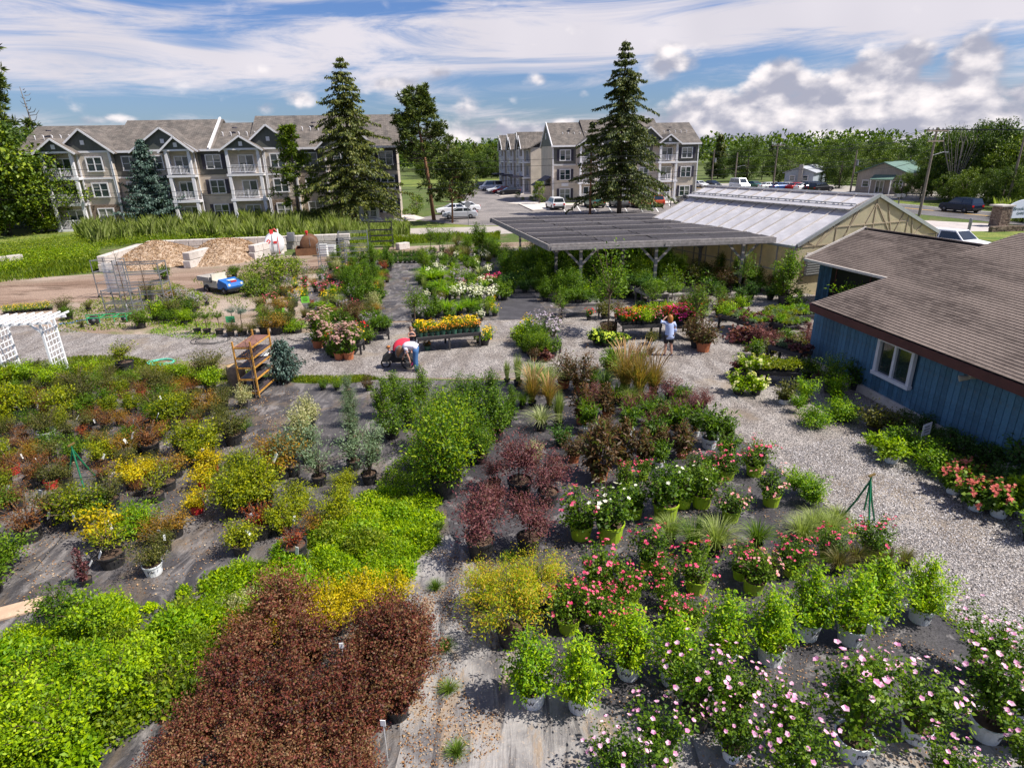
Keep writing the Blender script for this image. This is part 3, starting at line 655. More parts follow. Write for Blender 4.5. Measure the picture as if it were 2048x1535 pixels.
umesh = MB().box((pl_/2, (hyp-lowL+.35)/2, 0), (pl_-.04, hyp-lowL+.35, .02)).mesh('vent_panel', m_pvc)
for i in range(npan):
    # local frame: x across the gable (0..gw), y along the ridge (0..gl)
    for side in (0, 1):
        o = link('roof_panel', pmesh, GH); o2 = link('vent_panel', umesh, GH)
        if side == 0:
            Mx = Matrix.Translation((0, (i+1)*pl_, ze)) @ Matrix.Rotation(-math.pi/2, 4, 'Z') @ Matrix.Rotation(slope, 4, 'X')
            o.matrix_local = Mx
            hx = hyp-(hyp-lowL+.35)
            o2.matrix_local = Matrix.Translation((math.cos(slope)*hx-.05, (i+1)*pl_, ze+math.sin(slope)*hx+.28)) @ Matrix.Rotation(-math.pi/2, 4, 'Z') @ Matrix.Rotation(slope-.09, 4, 'X')
        else:
            Mx = Matrix.Translation((gw, i*pl_, ze)) @ Matrix.Rotation(math.pi/2, 4, 'Z') @ Matrix.Rotation(slope, 4, 'X')
            o.matrix_local = Mx
            hx = lowL
            o2.matrix_local = Matrix.Translation((gw-math.cos(slope)*hx, i*pl_, ze+math.sin(slope)*hx)) @ Matrix.Rotation(math.pi/2, 4, 'Z') @ Matrix.Rotation(slope, 4, 'X')
bm_ = MB().bar((0, 0, ze+.03), (run*.72, 0, ze+.03+(zr-ze)*.72), .06, .07).mesh('rafter', m_bar)
bm2 = MB().bar((gw, 0, ze+.03), (run, 0, zr+.04), .06, .07).mesh('rafter', m_bar)
for i in range(npan+1):
    link('rafter', bm_, GH, (0, i*pl_, 0)); link('rafter', bm2, GH, (0, i*pl_, 0))
vb = MB().bar((run*.72, 0, ze+.35+(zr-ze)*.70), (run-.02, 0, zr+.1), .05, .06).mesh('vent_bar', m_bar)
for i in range(npan+1): link('vent_bar', vb, GH, (0, i*pl_, 0))
MB().bar((run, -.1, zr+.12), (run, gl+.1, zr+.12), .18, .1).obj('ridge_cap', m_alu, GH)
MB().bar((-.05, -.1, ze-.02), (-.05, gl+.1, ze-.02), .16, .14).obj('gutter', m_alu, GH)
MB().bar((run*.70, 0, ze+.02+(zr-ze)*.70), (run*.70, gl, ze+.02+(zr-ze)*.70), .08).bar((run*.74-.12, 0, ze+.40+(zr-ze)*.70), (run*.74-.12, gl, ze+.40+(zr-ze)*.70), .06).obj('vent_frame', m_alu, GH)
br = MB()
for i in range(24):
    y = i*gl/24; br.bar((run*.70, y, ze+.05+(zr-ze)*.70), (run*.72, y+gl/48, ze+.38+(zr-ze)*.70), .03).bar((run*.72, y+gl/48, ze+.38+(zr-ze)*.70), (run*.70, y+gl/24, ze+.05+(zr-ze)*.70), .03)
br.obj('vent_brace', m_alu, GH)
# side wall facing the yard: plastic sheet panels between studs
wpn = MB().box((0, pl_/2, 1.42), (.02, pl_-.05, 2.7)).mesh('wall_panel', m_pvcw)
std = MB().box((-.02, 0, 1.4), (.07, .07, 2.78)).mesh('stud', m_bar)
for i in range(npan): link('wall_panel', wpn, GH, (0, i*pl_, 0)); link('wall_panel', wpn, GH, (gw, i*pl_, 0))
for i in range(npan+1): link('stud', std, GH, (0, i*pl_, 0)); link('stud', std, GH, (gw, i*pl_, 0))
MB().bar((-.03, 0, 1.35), (-.03, gl, 1.35), .05, .06).obj('wall_rail', m_bar, GH)
MB().box((0, gl/2, .04), (.12, gl, .1)).obj('sill_board', m_bar, GH)
for y in (0, gl):
    e = MB(); e.add([(0, y, 0), (gw, y, 0), (gw, y, ze), (run, y, zr), (0, y, ze)], [(0, 1, 2, 3, 4)]); e.obj('end_wall', m_pvcw, GH)
m_tbar = simple('truss_timber', (.33, .26, .18), .8, .2, 6)
def onrake(x): return ze+(zr-ze)*(1-abs(x-run)/run)
for x0, z0, x1, z1 in ((0, 0, 0, ze), (gw, 0, gw, ze), (run, 0, run, zr), (run*.5, 0, run*.5, onrake(run*.5)), (run*1.5, 0, run*1.5, onrake(run*1.5)), (0, ze, run*.5, onrake(run*.5)*.98), (run*.25, ze-.1, run*.42, onrake(run*.42)), (run*.25, ze-.1, run*.12, onrake(run*.12)), (run*.25, ze-.1, run*.62, onrake(run*.62)), (run*.62, ze+.35, run*.8, onrake(run*.8)), (run*.6, ze, run*.74, onrake(run*.74)),
        (run*1.0, zr-.3, run*1.3, ze), (run*1.0, zr-.3, run*.8, ze), (run*1.3, ze, run*1.42, onrake(run*1.42)), (run*1.3, ze, run*1.16, onrake(run*1.16)), (run*1.62, ze-.05, run*1.55, onrake(run*1.55)), (run*1.62, ze-.05, run*1.74, onrake(run*1.74)), (0, ze-.05, gw, ze-.05), (run*.45, ze+.9, run*1.5, ze+.9), (0, 1.3, gw, 1.3)):
    MB().bar((x0, -.03, z0), (x1, -.03, z1), .055, .04, upv=(0, 1, 0)).obj('truss_bar', m_tbar, GH)
for s in (0, 1):
    MB().bar((gw*s, -.12, ze+.06), (run, -.12, zr+.12), .10, .2).obj('rake_trim', m_alu, GH)
# louvre shutter on the near corner
lv = MB(); lv.box((1.75, -.14, 1.75), (1.9, .05, 1.35)); LVo = lv.obj('louvre_frame', m_bar, GH)
for i in range(9): MB().box((1.75, -.2, 1.2+i*.14), (1.75, .1, .03)).obj('louvre_slat', m_alu, LVo)

# ---- shade structure
c0 = Vector((2.3, 34.9, 0)); c1_ = Vector((15.4, 36.0, 0)); SHK = .15; su = (c1_-c0).normalized(); sv = Vector((-su.y, su.x, 0)); sw = (c1_-c0).length; sdp = 16.0; zs = 3.12
m_grey = simple('silvered_timber', (.30, .27, .255), .85, .3, 5, .3, dirt=(.14, .12, .11)); m_lath = simple('dark_shade_lath', (.052, .046, .050), .8, .35, 4)
SHD = thing('shade_house', 'open timber shade house with a flat roof of dark lath panels on braced posts', 'shade structure', c0, math.atan2(su.y, su.x))
ly = 0; nb = 12; bs = sdp/nb
for k, (q0, q1) in enumerate((((0, 0), (sw, 0)), ((0, sdp), (sw, sdp)), ((0, 0), (0, sdp)), ((sw, 0), (sw, sdp)))):
    MB().bar((q0[0]-.08-SHK*q0[1], q0[1]-.08 if k < 1 else q0[1], zs-.14), (q1[0]+.08-SHK*q1[1], q1[1]-.08 if k < 1 else q1[1], zs-.14), .07, .34).obj('edge_beam', m_grey, SHD)
for x in (.0, sw/2):
    MB().box((x+sw/4, -.13, zs-.18), (sw/2-.12, .05, .2)).obj('fascia_board', m_grey, SHD)
jm = MB().bar((0.1, 0, zs-.12), (sw-.1, 0, zs-.12), .05, .2).mesh('joist', m_grey)
for i in range(1, nb): link('joist', jm, SHD, (-SHK*i*bs, i*bs, 0))
lm = MB()                                                   # one roll of lath: strips laid along x, gapped, on three wires
nl = 14
for i in range(nl): lm.box((sw/8, (i+.5)*bs/nl, zs+.02), (sw/4-.07, bs/nl*.74, .012), rz=0)
lmesh = lm.mesh('lath_panel', m_lath)
for i in range(nb):
    for j in range(4):
        o = link('lath_panel', lmesh, SHD, (j*sw/4+.03-SHK*(i+.5)*bs, i*bs, rnd.uniform(-.012, .02))); o.rotation_euler = (rnd.uniform(-.012, .012), rnd.uniform(-.006, .006), 0)
bt = MB().box((sw/2, 0, zs+.05), (sw-.05, .09, .03)).mesh('batten', m_grey)
for i in range(0, nb+1, 2): link('batten', bt, SHD, (-SHK*i*bs, i*bs, 0))
px_ = [2.1, 6.6, 11.9]
for j, y in enumerate((.9, 5.6, 10.3, 15.0)):
    for i, x in enumerate(px_):
        x -= SHK*y
        p = MB(); p.box((x, y, (zs-.2)/2), (.17, .17, zs-.2)); po = p.obj('post', m_grey, SHD)
        for s in (-1, 1):
            MB().bar((x, y-.0, 1.75), (x+s*1.15, y, zs-.2), .09, .13).obj('brace', m_grey, po)

# ---- blue building with its lower wing
m_blue = simple('blue_stained_wood', (.065, .155, .24), .65, .28, 3.0, .25, dirt=(.09, .13, .16)); m_maroon = simple('maroon_fascia', (.085, .025, .025), .55, .25, 2, .1)
def shingle(name, lo, hi):
    m, t, b = newmat(name); geo = t.nodes.new('ShaderNodeNewGeometry'); oi = t.nodes.new('ShaderNodeObjectInfo'); oc = objco(t)
    f = mth(t, 'FRACT', mth(t, 'ADD', geo.outputs['Random Per Island'], oi.outputs['Random']))
    c = mixc(t, f, lo, hi); tcw = t.nodes.new('ShaderNodeNewGeometry'); big = noise(t, tcw.outputs['Position'], .7, 5, .6, .4, (1, .3, 1)); sm = noise(t, tcw.outputs['Position'], 40, 3)
    c = mixc(t, rng_(t, big, .38, .62, 0, .75), c, tuple(q*1.5 for q in hi)); c = mixc(t, rng_(t, sm, .35, .65, 0, .5), c, tuple(q*.5 for q in lo))
    setc(t, b, c); b.inputs['Roughness'].default_value = .9; b.inputs['Specular IOR Level'].default_value = .2; bump(t, b, sm, .5, .01); return m
m_shing = shingle('brown_asphalt_shingle', (.08, .06, .052), (.165, .13, .112)); m_deckm = simple('roof_deck', (.035, .028, .026), .9)
def shingled(root, org, ex, es, ulen, slen, parts, exposure=.145, tab=.30, uv_skip=None, skip=None):
    """courses of tabs from the eave up. org eave corner, ex unit along eave, es unit up the slope"""
    nrm = ex.cross(es).normalized()
    if nrm.z < 0: nrm = -nrm
    dk = MB(); a0 = org-nrm*.05; dk.add([a0, a0+ex*ulen, a0+ex*ulen+es*slen, a0+es*slen], [(0, 1, 2, 3)]).add([a0-nrm*.1, a0+ex*ulen-nrm*.1, a0+ex*ulen+es*slen-nrm*.1, a0+es*slen-nrm*.1], [(3, 2, 1, 0)]); ro = dk.obj('roof', m_deckm, root)
    tabs = []
    nc = int(slen/exposure)
    for r in range(nc):
        o = (r % 2)*tab/2+rnd.uniform(-.02, .02); k = 0; u = -o
        while u < ulen:
            a_, b2 = max(u, 0)+.004, min(u+tab, ulen)-.004; u += tab
            if b2-a_ > .05: tabs.append((a_, b2, r*exposure, rnd.uniform(0, .004)))
    cpos = Vector((0, 0, HC))
    tabs.sort(key=lambda t_: ((org+ex*(t_[0]+t_[1])/2+es*t_[2])-cpos).length)
    ins = [t_ for t_ in tabs if abs(((org+ex*(t_[0]+t_[1])/2+es*t_[2])-cpos).dot(rt))/max(.1, ((org+ex*(t_[0]+t_[1])/2+es*t_[2])-cpos).dot(fw)) < 1024/FL+.01]
    chosen = set(id(t_) for t_ in ins[:parts]); rest = MB()
    def tabv(t_, base):
        a_, b2, s0, j = t_; lo_, hi_ = s0-.015+j, s0+exposure+.02
        p = [org+ex*a_+es*lo_+nrm*.016, org+ex*b2+es*lo_+nrm*.016, org+ex*b2+es*hi_-nrm*.004, org+ex*a_+es*hi_-nrm*.004]
        q = [v-nrm*.012 for v in p]; return [v-base for v in q+p]
    fc = [(4, 5, 6, 7), (0, 1, 5, 4), (1, 2, 6, 5), (3, 0, 4, 7)]
    proto = None
    for t_ in tabs:
        if id(t_) in chosen:
            c = org+ex*((t_[0]+t_[1])/2)+es*t_[2]
            if proto is None or abs((t_[1]-t_[0])-(tab-.008)) > 1e-3:
                mb = MB(); mb.add(tabv(t_, c), fc); me = mb.mesh('shingle', m_shing)
                if abs((t_[1]-t_[0])-(tab-.008)) < 1e-3: proto = me
            else: me = proto
            link('shingle', me, ro, c)
        else: rest.add(tabv(t_, Vector((0, 0, 0))), fc)
    if rest.v: rest.obj('shingles', m_shing, ro, kind='stuff')
    return ro
e_ = Vector((.127, -.992, 0)).normalized(); p_ = Vector((.992, .127, 0)).normalized()
HB = thing('store_building', 'blue board-sided nursery store with a brown shingled roof and white window', 'building', (0, 0, 0))
eA = Vector((11.24, 22.3, 2.5)); slp = (p_+Vector((0, 0, .28))).normalized()
shingled(HB, eA+Vector((0, 0, .06)), e_, slp, 15.0, 8.5, 300)
wA = Vector((12.0, 20.57, 0))-e_*2.25                      # wall corner nearest the yard
wl_ = 14.5
m = MB(); m.box((0, 0, 0), (.01, .01, .01))
inner = MB(); q = [wA+p_*.05, wA+e_*wl_+p_*.05, wA+e_*wl_+p_*9, wA+p_*9]; vs = [Vector((v.x, v.y, 0)) for v in q]+[Vector((v.x, v.y, 2.42)) for v in q[:2]]+[Vector((v.x, v.y, 4.6)) for v in q[2:]]
inner.add(vs, [(4, 5, 6, 7), (0, 1, 5, 4), (1, 2, 6, 5), (2, 3, 7, 6), (3, 0, 4, 7)]); inner.obj('wall', m_blue, HB)
fo = MB(); fo.bar(wA-e_*.03+Vector((0, 0, .14)), wA+e_*wl_+Vector((0, 0, .14)), .22, .30); fo.obj('foundation', m_conc, HB)
bw = .2; nbd = int(wl_/bw); win0, win1 = 1.42+2.25, 3.02+2.25
bmesh_full = MB().bar((0, 0, .30), (0, 0, 2.42), .03, .185, upv=(e_.x, e_.y, 0)).mesh('siding_board', m_blue)
for i in range(nbd):
    c = wA+e_*(i+.5)*bw-p_*.015; u = (i+.5)*bw
    if win0-.05 < u < win1+.05:
        for za, zb in ((.30, .92), (2.12, 2.42)):
            MB().bar((c.x, c.y, za), (c.x, c.y, zb), .03, .185, upv=(e_.x, e_.y, 0)).obj('siding_board', m_blue, HB)
    else: link('siding_board', bmesh_full, HB, (c.x, c.y, 0))
ang = math.atan2(e_.y, e_.x)
wc = wA+e_*((win0+win1)/2)-p_*.03
wo_ = add_window(HB, 0, 0, 0, 1.62, 1.28, 2, False); wo_.location = (wc.x, wc.y, 1.52); wo_.rotation_euler = (0, 0, ang)
fa = MB(); fa.bar(eA-Vector((0, 0, .12)), eA+e_*15-Vector((0, 0, .12)), .05, .26); fa.obj('fascia', m_maroon, HB)
fa = MB(); fa.bar(eA-e_*.03-Vector((0, 0, .1)), eA-e_*.03+slp*8.5-Vector((0, 0, .1)), .05, .24); fa.obj('rake_board', m_maroon, HB)
sf = MB(); s0 = eA-Vector((0, 0, .2)); s1 = s0+p_*.5; sf.add([s0, s0+e_*15, s1+e_*15, s1], [(0, 1, 2, 3)]); sf.obj('soffit', m_maroon, HB)
# end wall at the corner side
ew = MB(); c_ = wA; 
for i in range(40):
    c = wA+p_*(i+.5)*.2-e_*.015; MB().bar((c.x, c.y, .05), (c.x, c.y, 2.42+(i+.5)*.2*.27), .03, .185, upv=(p_.x, p_.y, 0)).obj('siding_board', m_blue, HB)
fl_ = MB(); lc = wA+e_*(5.1+2.25)-p_*.18+Vector((0, 0, 2.05)); fl_.tube([lc, lc-p_*.22-e_*.12-Vector((0, 0, .06))], [.05, .09], 10); fl_.box((lc.x+.06, lc.y, lc.z+.03), (.2, .12, .1)); fl_.obj('floodlight', simple('lamp_housing', (.42, .36, .28)), HB)
# lower wing
eW = Vector((.215, -.977, 0)).normalized(); pW = Vector((.977, .215, 0)).normalized(); oW = Vector((15.9, 32.9, 2.42)); sW = (pW+Vector((0, 0, .40))).normalized()
WG = thing('store_wing', 'lower wing of the store with dark brown shingles and a pale gutter, beside the greenhouse', 'building')
shingled(WG, oW, eW, sW, 10.0, 3.75, 200)
rg = oW+sW*3.75; sB = (pW*-1+Vector((0, 0, .40))).normalized()
bk_ = MB(); bk_.add([rg, rg+eW*10, rg+eW*10+pW*3.5-Vector((0, 0, 1.4)), rg+pW*3.5-Vector((0, 0, 1.4))], [(0, 1, 2, 3)]); bk_.obj('rear_roof', m_shing, WG)
MB().bar(rg+Vector((0, 0, .03)), rg+eW*10+Vector((0, 0, .03)), .14, .06).obj('ridge_cap', m_shing, WG)
MB().bar(oW-pW*.05-Vector((0, 0, .06)), oW+eW*10-pW*.05-Vector((0, 0, .06)), .12, .12).obj('gutter', simple('pale_gutter', (.55, .50, .45), .5, .2), WG)
MB().bar(oW-eW*.03, oW-eW*.03+sW*3.8, .06, .2).obj('rake_board', simple('pale_gutter', (.55, .5, .45)), WG)
wW = oW+pW*.75+eW*.3; wW.z = 0
iw = MB(); q = [wW, wW+eW*9.5, wW+eW*9.5+pW*5.5, wW+pW*5.5]; iw.add([Vector((v.x, v.y, 0)) for v in q]+[Vector((v.x, v.y, 2.5)) for v in q[:2]]+[Vector((v.x, v.y, 2.6)) for v in q[2:]], [(4, 5, 6, 7), (0, 1, 5, 4), (1, 2, 6, 5), (2, 3, 7, 6), (3, 0, 4, 7)]); iw.obj('wall', m_blue, WG)
dpo = MB(); q0 = wW+eW*1.0-pW*.06; dpo.bar(q0+Vector((0, 0, 1.15)), q0+eW*4.6+Vector((0, 0, 1.15)), .04, 2.3); dpo.obj('open_front_shade', simple('opening_shade', (.012, .012, .014), .4), WG)  # black sheet over the wall stands for the shade inside the open front
for i in range(44):
    c = wW+eW*(i+.5)*.2-pW*.02
    if 4 < i < 28 : continue
    MB().bar((c.x, c.y, .05), (c.x, c.y, 2.5), .03, .185, upv=(eW.x, eW.y, 0)).obj('siding_board', m_blue, WG)
dc = wW+eW*2.5-pW*.03; dd = MB(); dd.bar((dc-eW*1.1)+Vector((0, 0, 1.1)), (dc+eW*1.1)+Vector((0, 0, 1.1)), .05, 2.2); dd.obj('doorway_shade', simple('opening_shade', (.012, .012, .014), .4), WG)  # near-black slab, the doorway's inner shade put in as colour
for s in (-1.15, 1.15): MB().bar(dc+eW*s, dc+eW*s+Vector((0, 0, 2.25)), .12).obj('door_frame', m_maroon, WG)
gg = MB(); gg.add([Vector((wW.x, wW.y, 2.5))-eW*.01, Vector((wW.x, wW.y, 2.5))+pW*5.5-eW*.01, Vector((wW.x, wW.y, 3.75))+pW*2.75-eW*.01], [(0, 1, 2)]); gg.obj('gable_wall', m_blue, WG)
# ------------------------------------------------------------------ foliage palettes (leaf colours)
PAL = {
 'spring': [(.05,.12,.008),(.13,.27,.012),(.28,.42,.025),(.42,.52,.05)], 'greenmix': [(.015,.045,.008),(.05,.11,.014),(.12,.21,.02),(.26,.33,.03)],
 'green': [(.018,.045,.010),(.045,.10,.018),(.09,.17,.03)], 'mid': [(.025,.06,.008),(.08,.15,.015),(.18,.26,.035)],
 'lime': [(.08,.15,.012),(.22,.34,.02),(.40,.50,.05)], 'bright': [(.045,.12,.008),(.14,.27,.012),(.32,.44,.03)],
 'yellow': [(.16,.15,.01),(.46,.37,.015),(.70,.50,.02),(.30,.32,.02)], 'ygreen': [(.05,.085,.008),(.18,.22,.016),(.38,.38,.035)],
 'olive': [(.035,.045,.012),(.10,.11,.025),(.19,.17,.045)], 'orange': [(.09,.06,.02),(.26,.16,.04),(.42,.22,.05),(.20,.20,.04)],
 'brown': [(.06,.024,.014),(.20,.075,.035),(.34,.15,.06),(.14,.12,.04)], 'rust': [(.12,.022,.015),(.32,.07,.035),(.40,.16,.07)],
 'purple': [(.035,.013,.018),(.13,.042,.052),(.27,.12,.12),(.09,.05,.03)], 'maroon': [(.03,.011,.010),(.115,.032,.028),(.24,.085,.06),(.11,.08,.028),(.34,.20,.12)],
 'bronze': [(.03,.035,.012),(.10,.055,.028),(.15,.08,.045),(.09,.12,.03)], 'varieg': [(.14,.16,.05),(.42,.40,.20),(.62,.58,.36),(.16,.20,.05)],
 'silver': [(.05,.08,.04),(.14,.20,.11),(.24,.30,.19)], 'blue': [(.04,.075,.06),(.11,.17,.14),(.20,.27,.24)],
 'spruce': [(.026,.046,.012),(.08,.10,.022),(.18,.185,.045)], 'pine': [(.024,.046,.012),(.075,.105,.022),(.15,.17,.04)],
 'bspruce': [(.03,.055,.045),(.08,.13,.105),(.16,.22,.19)], 'tree': [(.022,.048,.009),(.066,.108,.018),(.15,.20,.034)], 'tree2': [(.03,.062,.010),(.10,.155,.018),(.22,.27,.035)],
 'jmaple': [(.10,.16,.015),(.24,.33,.025),(.38,.42,.045),(.58,.36,.08),(.34,.36,.04)], 'dryst': [(.10,.14,.03),(.24,.20,.06),(.42,.27,.09),(.52,.34,.14)], 'straw': [(.22,.15,.05),(.42,.29,.11),(.55,.42,.2)], 'grass': [(.04,.08,.015),(.11,.19,.03),(.22,.28,.07)],
 'grassv': [(.12,.17,.06),(.30,.34,.16),(.46,.46,.27)], 'reed': [(.11,.16,.035),(.26,.32,.09),(.42,.46,.20)], 'dry': [(.10,.09,.04),(.20,.16,.07),(.13,.17,.05)], 'litter': [(.12,.06,.03),(.30,.16,.08),(.42,.28,.16),(.5,.42,.32)],
 'weed': [(.07,.14,.01),(.17,.29,.015),(.34,.45,.03),(.46,.54,.06)], 'verge': [(.06,.10,.012),(.15,.22,.025),(.30,.33,.05)],
}
def FM(k, tr_=.35): return foliage_mat('leaf_'+k, PAL[k], tr_)
m_stem = simple('woody_stem', (.12, .08, .055), .8, .3, 20); m_bark = simple('grey_bark', (.13, .10, .08), .9, .4, 5, .5); m_redbark = simple('orange_pine_bark', (.22, .11, .06), .9, .35, 5, .5); m_dead = simple('dead_wood', (.22, .19, .17), .9, .3, 6, .3)
def petal_mat(name, cols): return foliage_mat('petal_'+name, cols, .25, .6)
PET = {'pink': petal_mat('pink', [(.55,.05,.13),(.80,.15,.25),(.85,.35,.42)]), 'palepink': petal_mat('palepink', [(.70,.36,.36),(.80,.50,.46),(.72,.18,.22)]), 'hib': petal_mat('hibiscus', [(.62,.26,.44),(.75,.45,.60),(.85,.68,.74)]),
 'white': petal_mat('white', [(.78,.76,.62),(.85,.84,.76),(.70,.66,.45)]), 'yellow': petal_mat('yellow', [(.80,.50,.01),(.85,.62,.02),(.70,.36,.01)]), 'orange': petal_mat('orange', [(.70,.20,.02),(.80,.34,.02),(.60,.10,.02)]),
 'red': petal_mat('red', [(.60,.02,.03),(.75,.06,.05),(.50,.03,.06)]), 'mag': petal_mat('magenta', [(.70,.05,.30),(.80,.12,.20),(.7,.2,.5)]), 'mauve': petal_mat('mauve', [(.36,.22,.22),(.50,.30,.27),(.42,.34,.28)]), 'lav': petal_mat('lavender', [(.36,.30,.36),(.50,.44,.50),(.3,.24,.34)]),
 'cream': petal_mat('cream', [(.62,.58,.28),(.75,.72,.45),(.60,.62,.2)]), 'hydred': petal_mat('hydrangea', [(.55,.14,.12),(.68,.28,.20),(.50,.10,.14)]), 'green': petal_mat('green', [(.42,.52,.05),(.60,.66,.14),(.5,.58,.1)])}
m_potb = simple('black_nursery_pot', (.022, .022, .024), .5, .3, 8, .1, dirt=(.09, .075, .065)); m_potw = simple('white_nursery_pot', (.66, .68, .70), .5, .1, 6, .05, dirt=(.42, .38, .34)); m_potl = simple('lime_green_pot', (.32, .46, .02), .45, .15, 6); m_pott = simple('terracotta_pot', (.42, .14, .06), .75, .2, 6)
m_potg = simple('dark_green_pot', (.03, .09, .06), .45, .2, 6); m_potr = simple('red_print_pot', (.50, .03, .03), .5, .2, 6); m_tag = simple('white_tag', (.80, .80, .78), .5, .05); m_ink = simple('black_ink', (.02, .02, .03), .6, .1)

def bez(b, c, e, t):
    t = t[:, None]; return b*(1-t)**2+2*c*t*(1-t)+e*t*t
def plant_geo(shape, R, H, n, leaf, wid, K, stemfrac=.0, spread=None, droop=0.0, jitter=.9, upness=.6):
    """twigs from the base to points of the crown, leaves clustered round the outer part of every twig"""
    u = rand_unit(K); rr = nr.uniform(.25, 1, K)**(.42)
    if shape == 'round': E = u*rr[:, None]*[R, R, H*.5]+[0, 0, H*.5]
    elif shape == 'mound': u[:, 2] = np.abs(u[:, 2]); E = u*rr[:, None]*[R, R, H]
    elif shape == 'vase':
        z = nr.uniform(.25, 1, K); th = nr.uniform(0, 2*math.pi, K); r = R*(.35+.65*z)*np.sqrt(nr.uniform(.1, 1, K)); E = np.stack([r*np.cos(th), r*np.sin(th), z*H*(1-.12*(r/R)**2)], 1)
    elif shape == 'column':
        z = nr.uniform(.06, 1, K); th = nr.uniform(0, 2*math.pi, K); r = R*np.sqrt(nr.uniform(.15, 1, K))*np.minimum(1, 2.6*(1.04-z))*np.minimum(1, .55+z*1.3); E = np.stack([r*np.cos(th), r*np.sin(th), z*H], 1)
    elif shape == 'loose':
        z = nr.uniform(.35, 1, K); th = nr.uniform(0, 2*math.pi, K); r = R*nr.uniform(.2, 1.0, K); E = np.stack([r*np.cos(th), r*np.sin(th), z*H], 1)
    elif shape == 'umb':                                    # layered crown on a bare leg
        z = nr.uniform(.42, 1, K); th = nr.uniform(0, 2*math.pi, K); r = R*np.sqrt(nr.uniform(.1, 1, K))*np.sqrt(np.clip(1.15-np.abs(z-.62)/.5, .1, 1)); E = np.stack([r*np.cos(th), r*np.sin(th), z*H], 1)
    lump = 1+.13*np.sin(3*np.arctan2(E[:, 1], E[:, 0])+nr.uniform(0, 6))+nr.uniform(-.12, .14, K); E[:, :2] *= lump[:, None]
    B = np.zeros((K, 3)); B[:, :2] = E[:, :2]*.10
    Cc_ = B*.5+E*.5; Cc_[:, :2] *= .55; Cc_[:, 2] = np.maximum(E[:, 2]*.62, B[:, 2]); 
    if stemfrac: B[:, 2] = H*stemfrac; B[:, :2] = 0; E[:, 2] = np.maximum(E[:, 2], H*stemfrac*.8)
    m = max(1, n//K); idx = np.repeat(np.arange(K), m); t = nr.uniform(.45, 1.02, len(idx))
    Pp = bez(B[idx], Cc_[idx], E[idx], t); sg = spread or R*.13; Pp += nr.normal(size=Pp.shape)*sg*jitter*(.4+.6*t[:, None])
    Pp[:, 2] = np.maximum(Pp[:, 2], .01)
    out = unit(E[idx]-Cc_[idx]); D = out*.7+rand_unit(len(idx))*.9+[0, 0, -droop]; Nn = rand_unit(len(idx))*(1-upness)+np.array([0, 0, 1])*upness+unit(Pp-[0, 0, H*.4])*.45
    Ln = leaf*nr.uniform(.65, 1.3, len(idx)); return Pp, D, Nn, Ln, Ln*wid, B, Cc_, E
def stems_mb(B, Cc_, E, r, limit=22):
    m = MB()
    for i in range(min(limit, len(E))):
        pts = [tuple(bez(B[i:i+1], Cc_[i:i+1], E[i:i+1], np.array([t]))[0]) for t in (0, .35, .7, 1)]
        m.tube(pts, [r, r*.8, r*.55, r*.25], 3, cap=False)
    return m
def flower_verts(P, Nn, size, petals=5, cup=.35, wide=.62):
    """five-petalled heads: kites round each centre"""
    n = len(P); Nn = unit(Nn); a = unit(np.cross(Nn, rand_unit(n))); b = np.cross(Nn, a); out = []
    for k in range(petals):
        th = 2*math.pi*k/petals; d = a*math.cos(th)+b*math.sin(th)+Nn*cup
        out.append(kites(P, d, Nn, size*.62*nr.uniform(.8, 1.2, n), size*wide, .1))
    return np.concatenate(out)
def leafset(name, geo, mat):
    Pp, D, Nn, Ln, Wd = geo[:5]; return npmesh(name, kites(Pp, D, Nn, Ln, Wd), 4, mat)
def blades_mesh(name, n, R, H, w, arch, mat, r0=.06, mi=None, tipz=0, curl=1.0):
    th = nr.uniform(0, 2*math.pi, n); hh = H*nr.uniform(.55, 1.0, n); ar = arch*nr.uniform(.15, 1.1, n); out = []
    b = np.stack([np.cos(th)*r0*nr.uniform(0, 1, n), np.sin(th)*r0*nr.uniform(0, 1, n), np.zeros(n)], 1); d = np.stack([np.cos(th), np.sin(th), np.zeros(n)], 1); s = np.stack([-np.sin(th), np.cos(th), np.zeros(n)], 1)
    tw = nr.uniform(-1, 1, n)[:, None]; s = unit(s+d*tw)
    def at(t): return b+d*(ar*R*(t**(1.6*curl)))[:, None]+np.array([0, 0, 1])*(hh*(t-(ar*.45)*t**3))[:, None]
    ts = [0, .35, .7, 1.0]; ws = [w, w*.95, w*.7, w*.12]
    for i in range(3):
        p, q = at(ts[i]), at(ts[i+1]); out.append(np.stack([p-s*ws[i]/2, p+s*ws[i]/2, q+s*ws[i+1]/2, q-s*ws[i+1]/2], 1))
    # weld each blade as an island: 8 vertices, 3 faces
    me = bpy.data.meshes.new(name); A0 = at(0); pts = [at(t) for t in ts]; Vs = np.stack([x for i, p in enumerate(pts) for x in (p-s*ws[i]/2, p+s*ws[i]/2)], 1).reshape(-1, 3)
    base = (np.arange(n)*8)[:, None]; F = np.concatenate([base+np.array([[2*i, 2*i+1, 2*i+3, 2*i+2]]) for i in range(3)], 1).reshape(-1)
    me.vertices.add(len(Vs)); me.vertices.foreach_set('co', Vs.astype(np.float32).ravel()); me.loops.add(len(F)); me.loops.foreach_set('vertex_index', F.astype(np.int32))
    me.polygons.add(n*3); me.polygons.foreach_set('loop_start', np.arange(0, n*12, 4, dtype=np.int32)); me.polygons.foreach_set('loop_total', np.full(n*3, 4, dtype=np.int32)); me.materials.append(mat); me.update(); return me
_pots = {}
